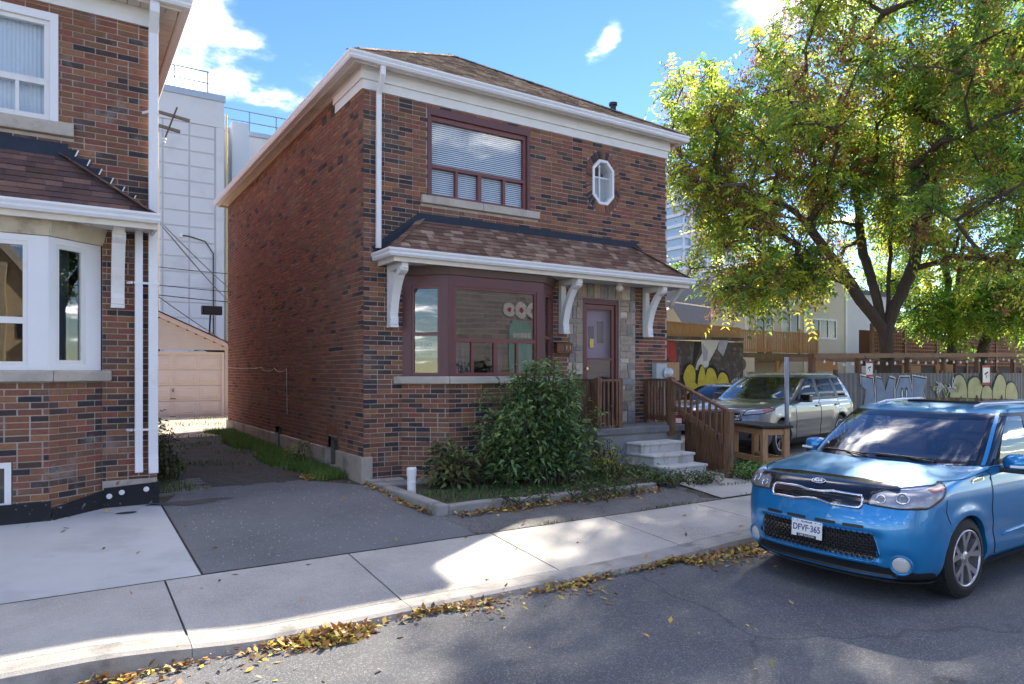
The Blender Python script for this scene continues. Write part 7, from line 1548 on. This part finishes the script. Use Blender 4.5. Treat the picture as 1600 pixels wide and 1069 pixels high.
GC = [(.075, .16, .035), (.11, .21, .045), (.06, .13, .033), (.16, .19, .06)]
def patchy(sc, th): return lambda x, y, r: (np.sin(x * sc + 1.3 * np.sin(y * sc * .7)) + np.sin(y * sc * 1.3 + x) + r.normal(0, .5, len(x))) > th
grass('lush green grass strip along the foundation of the house side', [(2.9, 3.60, 10.1, 18.6)], 3400, .13, [(.12, .24, .05), (.16, .30, .06), (.09, .19, .045), (.22, .26, .08)], rg, maskf=lambda x, y, r: x > 3.05 + .18 * np.sin(y * 1.9) + r.normal(0, .07, len(x)))
grass('weedy grass strip along the neighbour\'s side of the driveway', [(1.02, 1.72, 10.0, 17.5)], 1900, .11, [(.12, .22, .05), (.16, .26, .06)] + [(.14, .12, .06)], rg, maskf=lambda x, y, r: (x < 1.5 + .2 * np.sin(y * 2.1) + r.normal(0, .08, len(x))) & ((y > 11.2) | (r.random(len(x)) < .35)))
grass('short bright grass inside the garden bed', [(3.88, 7.1, 7.52, 8.4)], 1500, .10, GC, rg)
grass('grass around the legs of the cedar table', [(9.7, 11.3, 7.6, 8.9)], 1500, .09, [(.07, .15, .03), (.10, .19, .035), (.05, .10, .03)], rg)
grass('thin grass growing in the sidewalk joints', [(4.6, 9.2, 6.42, 6.49), (8.3, 9.9, 7.0, 7.12), (5.2, 7.4, 7.28, 7.36), (2.9, 4.5, 4.9, 4.97)], 1600, .05, [(.12, .15, .035), (.16, .15, .05)], rg, maskf=lambda x, y, r: np.sin(x * 3.1) + r.normal(0, .4, len(x)) > .35)
grass('sparse weeds over the gravel in front of the garage', [(1.6, 4.5, 18.6, 24)], 90, .12, [(.16, .18, .05), (.10, .15, .04)], rg, maskf=patchy(2.2, .6))
grass('scattered weeds through the broken rear driveway', [(1.6, 3.0, 11.5, 18)], 260, .07, GC, rg, maskf=patchy(3.0, .9))
# ---- fallen leaves
M_fall = mat('fallen_leaf', tint=True, rough=.7, transl=.15)
FC = [(.55, .36, .05), (.42, .20, .035), (.30, .14, .05), (.22, .11, .05), (.62, .46, .09), (.13, .075, .04), (.36, .34, .08), (.40, .28, .16)]
def fallen(label, xs, ys, zs, rng, size, name='fallen_leaves', kind='stuff', tilt=.35):
    n = len(xs); B = np.stack([xs, ys, zs], 1); th = rng.uniform(0, 6.28, n); d = unit(np.stack([np.cos(th), np.sin(th), rng.normal(0, tilt, n)], 1)); nr = unit(np.array([0, 0, 1.]) + rng.normal(0, tilt, (n, 3))); L_ = size * rng.uniform(.4, 1.75, n)
    V, F = leaf_quads(B, d, nr, L_, L_ * rng.uniform(.35, .6, n), -.1); t = np.array(FC)[rng.choice(len(FC), n)] * rng.uniform(.6, 1.2, (n, 1)); return link(name, npmesh(name, V, F, np.clip(t, 0, 1), M_fall), None, label, 'leaves', None, kind)
n = 6500; xs = rg.uniform(.1, 8.5, n); dens = np.interp(xs, [.1, 1.0, 1.3, 1.9, 2.4, 4.5, 5.2, 6.5, 8.5], [.5, .7, 1, 1, .55, .7, .9, .7, .5]); k = rg.random(n) < dens * (.55 + .45 * np.sin(xs * 5.3)); xs = xs[k]; wv = .05 + .035 * np.sin(xs * 2.3) + .03 * np.sin(xs * 7); ys = 4.965 - np.abs(rg.standard_t(2.2, len(xs))) * wv * .8; ys = np.clip(ys, 3.6, 5)
fallen('yellow and brown fallen leaves lying along the foot of the kerb', xs, ys, .008 + .035 * rg.random(len(xs)) * np.exp(-(4.965 - ys) / .08), rg, .045)
n = 750; a = rg.uniform(0, 6.28, n); q = rg.random(n) ** .6; xs = 1.62 + .30 * q * np.cos(a); ys = 4.86 + .13 * q * np.sin(a); k = ys < 4.97; fallen('heap of brown and yellow leaves piled against the dropped kerb', xs[k], ys[k], .01 + .07 * (1 - q[k]) * rg.random(k.sum()), rg, .055, tilt=.6)
n = 700; xs = rg.uniform(5.2, 6.6, n); ys = 4.94 - np.abs(rg.normal(0, .16, n)); fallen('drift of dry leaves on the road at the front tyre of the blue car', xs, ys, .006 + .02 * rg.random(n), rg, .045)
n = 900; xs = rg.uniform(3.9, 7.2, n); ys = 7.30 - np.abs(rg.normal(0, .10, n)); fallen('dry leaves gathered along the street side of the garden edging', xs, ys, np.array([gz(a, b) for a, b in zip(xs, ys)]) + .012 + .03 * rg.random(n), rg, .05)
n = 260; ys = rg.uniform(7.4, 9.5, n); xs = 3.68 - np.abs(rg.normal(0, .05, n)); fallen('dry leaves gathered along the driveway side of the garden edging', xs, ys, np.array([gz(a, b) for a, b in zip(xs, ys)]) + .012 + .02 * rg.random(n), rg, .05)
n = 260; xs = rg.uniform(-2, 10, n); ys = rg.uniform(.5, 9.4, n); zs = np.array([0.004 if y < 4.95 else (lerp(kerb_z(x), BACK, max(0, (y - 5.2) / 1.25)) + .006 if y < 6.45 else gz(x, y) + .022) for x, y in zip(xs, ys)]); k = ~((ys > 7.2) & (xs > 3.6)); fallen('single fallen leaves scattered over the road, sidewalk and driveway', xs[k], ys[k], zs[k], rg, .045)
n = 500; xs = rg.uniform(3.0, 3.6, n); ys = 10.15 + np.abs(rg.normal(0, .25, n)); fallen('brown leaves at the front edge of the grass strip', xs, ys, np.array([gz(a, b) for a, b in zip(xs, ys)]) + .015 + .02 * rg.random(n), rg, .05)
n = 420; xs = rg.uniform(1.1, 3.7, n); ys = rg.uniform(6.6, 10.0, n); V = []; F = []
for x, y in zip(xs, ys):
    r_ = rg.uniform(.003, .011); z = gz(x, y) + .006; o_ = len(V); a = rg.uniform(0, 3); V += [(x + r_ * math.cos(a), y + r_ * math.sin(a), z), (x + r_ * math.cos(a + 2), y + r_ * math.sin(a + 2), z), (x + r_ * math.cos(a + 4), y + r_ * math.sin(a + 4), z), (x, y, z + r_ * .8)]; F += [(o_, o_ + 1, o_ + 3), (o_ + 1, o_ + 2, o_ + 3), (o_ + 2, o_, o_ + 3)]
link('grit', npmesh('grit', np.array(V), np.array(F), mt=mat('pale_grit', (.42, .40, .36), .9)), None, 'pale grit and crumbs scattered over the dark driveway', 'grit', None, 'stuff')
# pavers showing through the grass on the neighbour's side
PV = thing('paver_strip', 'worn grey pavers half hidden in grass beside the downspouts', 'pavers', (1.4, 10.6, .3)); pm = MB().box(-.095, .095, -.047, .047, -.03, .0).mesh('paver', False, mat('paver_grey', (.20, .19, .18), .9, var=.3, vscale=12, bump=.4, bscale=60))
for j in range(12):
    for i in range(3):
        if random.random() < .12: continue
        x = 1.12 + i * .20 + (.1 if j % 2 else 0); y = 10.02 + j * .102; o = link('paver', pm, PV); o.location = (x, y, gz(x, y) + .018 + random.uniform(-.004, .004)); o.rotation_euler = (random.uniform(-.03, .03), random.uniform(-.03, .03), random.uniform(-.04, .04))
# ---- the far side of the street (seen in the windows' reflections)
strip('far_sidewalk', rows(-9.0, -7.0, .5), -60, 120, .12, M_conc, 40, zf=lambda x, y: 0, kind='structure')
CHU = thing('stone_church', 'pale stone church with gable and pointed windows across the street', 'church', (-4, -20, 0)); M_lime = mat('limestone', (.46, .37, .25), .9, var=.25, vscale=5, bump=.5, bscale=20, coords='World')
b = MB(); b.prism([(-9, -17, 0), (.2, -17, 0), (.2, -17, 4.3), (-4.4, -17, 9.6), (-9, -17, 4.3)], (0, -14, 0)); obj('nave', b, M_lime, CHU); b = MB(); b.box(-2.6, -1.95, -17, -16.2, 0, 6.4); b.box(-.5, .2, -17, -16.2, 0, 4.0); b.box(-9.3, -8.3, -17, -16.2, 0, 6.5); obj('buttress', b, M_lime, CHU)
for (x, w_, z0, h_) in ((-4.4, 1.2, 2.0, 3.2), (-1.45, .16, 3.3, .7), (-1.3, .4, .6, 1.0), (-7.4, .6, 2.2, 1.2)):
    b = MB(); pts = [(x - w_, -16.95, z0), (x + w_, -16.95, z0), (x + w_, -16.95, z0 + h_)] + [(x + w_ * math.cos(t * .26), -16.95, z0 + h_ + w_ * 1.5 * math.sin(t * .26)) for t in range(1, 6)] + [(x, -16.95, z0 + h_ + w_ * 1.7)] + [(x - w_ * math.cos(t * .26), -16.95, z0 + h_ + w_ * 1.5 * math.sin(t * .26)) for t in range(5, 0, -1)] + [(x - w_, -16.95, z0 + h_)]
    b.add(pts, [tuple(range(len(pts)))]); obj('lancet_window', b, mat('dark_window', (.03, .035, .045), .1, spec=.8), CHU)
b = MB(); b.bar((-9.5, -16.9, 3.9), (-4.4, -16.9, 9.75), .4, .3); b.bar((.7, -16.9, 3.9), (-4.4, -16.9, 9.75), .4, .3); obj('coping', b, M_stone, CHU)
def brick_tex(name, a, b, m):
    mt = mat(name, a, .9); N = mt.node_tree.nodes; L = mt.node_tree.links; g = N.new('ShaderNodeNewGeometry'); sp = N.new('ShaderNodeSeparateXYZ'); cb = N.new('ShaderNodeCombineXYZ'); L.new(g.outputs['Position'], sp.inputs[0]); L.new(sp.outputs[0], cb.inputs[0]); L.new(sp.outputs[2], cb.inputs[1])
    t = N.new('ShaderNodeTexBrick'); t.inputs['Color1'].default_value = (*a, 1); t.inputs['Color2'].default_value = (*b, 1); t.inputs['Mortar'].default_value = (*m, 1); t.inputs['Scale'].default_value = 1.0; t.inputs['Brick Width'].default_value = .8; t.inputs['Row Height'].default_value = .3; t.inputs['Mortar Size'].default_value = .02
    L.new(cb.outputs[0], t.inputs['Vector']); L.new(t.outputs['Color'], N['Principled BSDF'].inputs['Base Color']); return mt
rng5 = np.random.default_rng(31); cl = ell(rng5, 40, (11.5, -11.0, 6.2), (2.6, 2.2, 2.6), shell=.2)
make_tree('street tree added on the far sidewalk for its reflection in the bay window', (11.5, -11, .1), [((11.5, -11, 3), None), ((10.6, -11, 5.2), 0), ((12.6, -11.2, 5.4), 0)], cl, rng5, .16, GREENS, .0, 20, frond=.6, leaflet=.19)  # added so that its crown overlays the bay window reflection
MU = thing('mural_building', 'grey brick building with a painted teal mural across the street', 'building', (22, -20, 0)); b = MB(); b.box(8, 34, -30, -17, 0, 8.5); obj('wall', b, brick_tex('grey_brick', (.30, .27, .27), (.20, .18, .19), (.42, .40, .38)), MU)
paint_poly([(22.7, 1.6), (24.4, 1.6), (24.4, 4.6), (24.0, 5.1), (23.0, 5.1), (22.7, 4.6)], -16.98, mat('paint_faded_teal', (.22, .38, .36), .7, var=.3, vscale=2), MU)
for x in (22.8, 23.6, 24.4): blob(x, 5.75, .42, .48, -16.97, WHP, MU); blob(x + .03, 5.75, .13, .15, -16.96, REDP, MU)
for k in range(5): paint_poly([(22.95 + k * .28, 4.0), (23.19 + k * .28, 4.0), (23.19 + k * .28, 4.35), (22.95 + k * .28, 4.35)], -16.96, WHP, MU)
paint_poly([(14, 1.0), (15.5, 1.2), (16.4, 5.2), (15.2, 6.4), (14.4, 4.0)], -16.97, LAV, MU); paint_poly([(17, .8), (19.4, .8), (19, 3.0), (17.6, 3.6)], -16.97, mat('paint_pink', (.5, .22, .28), .7), MU)
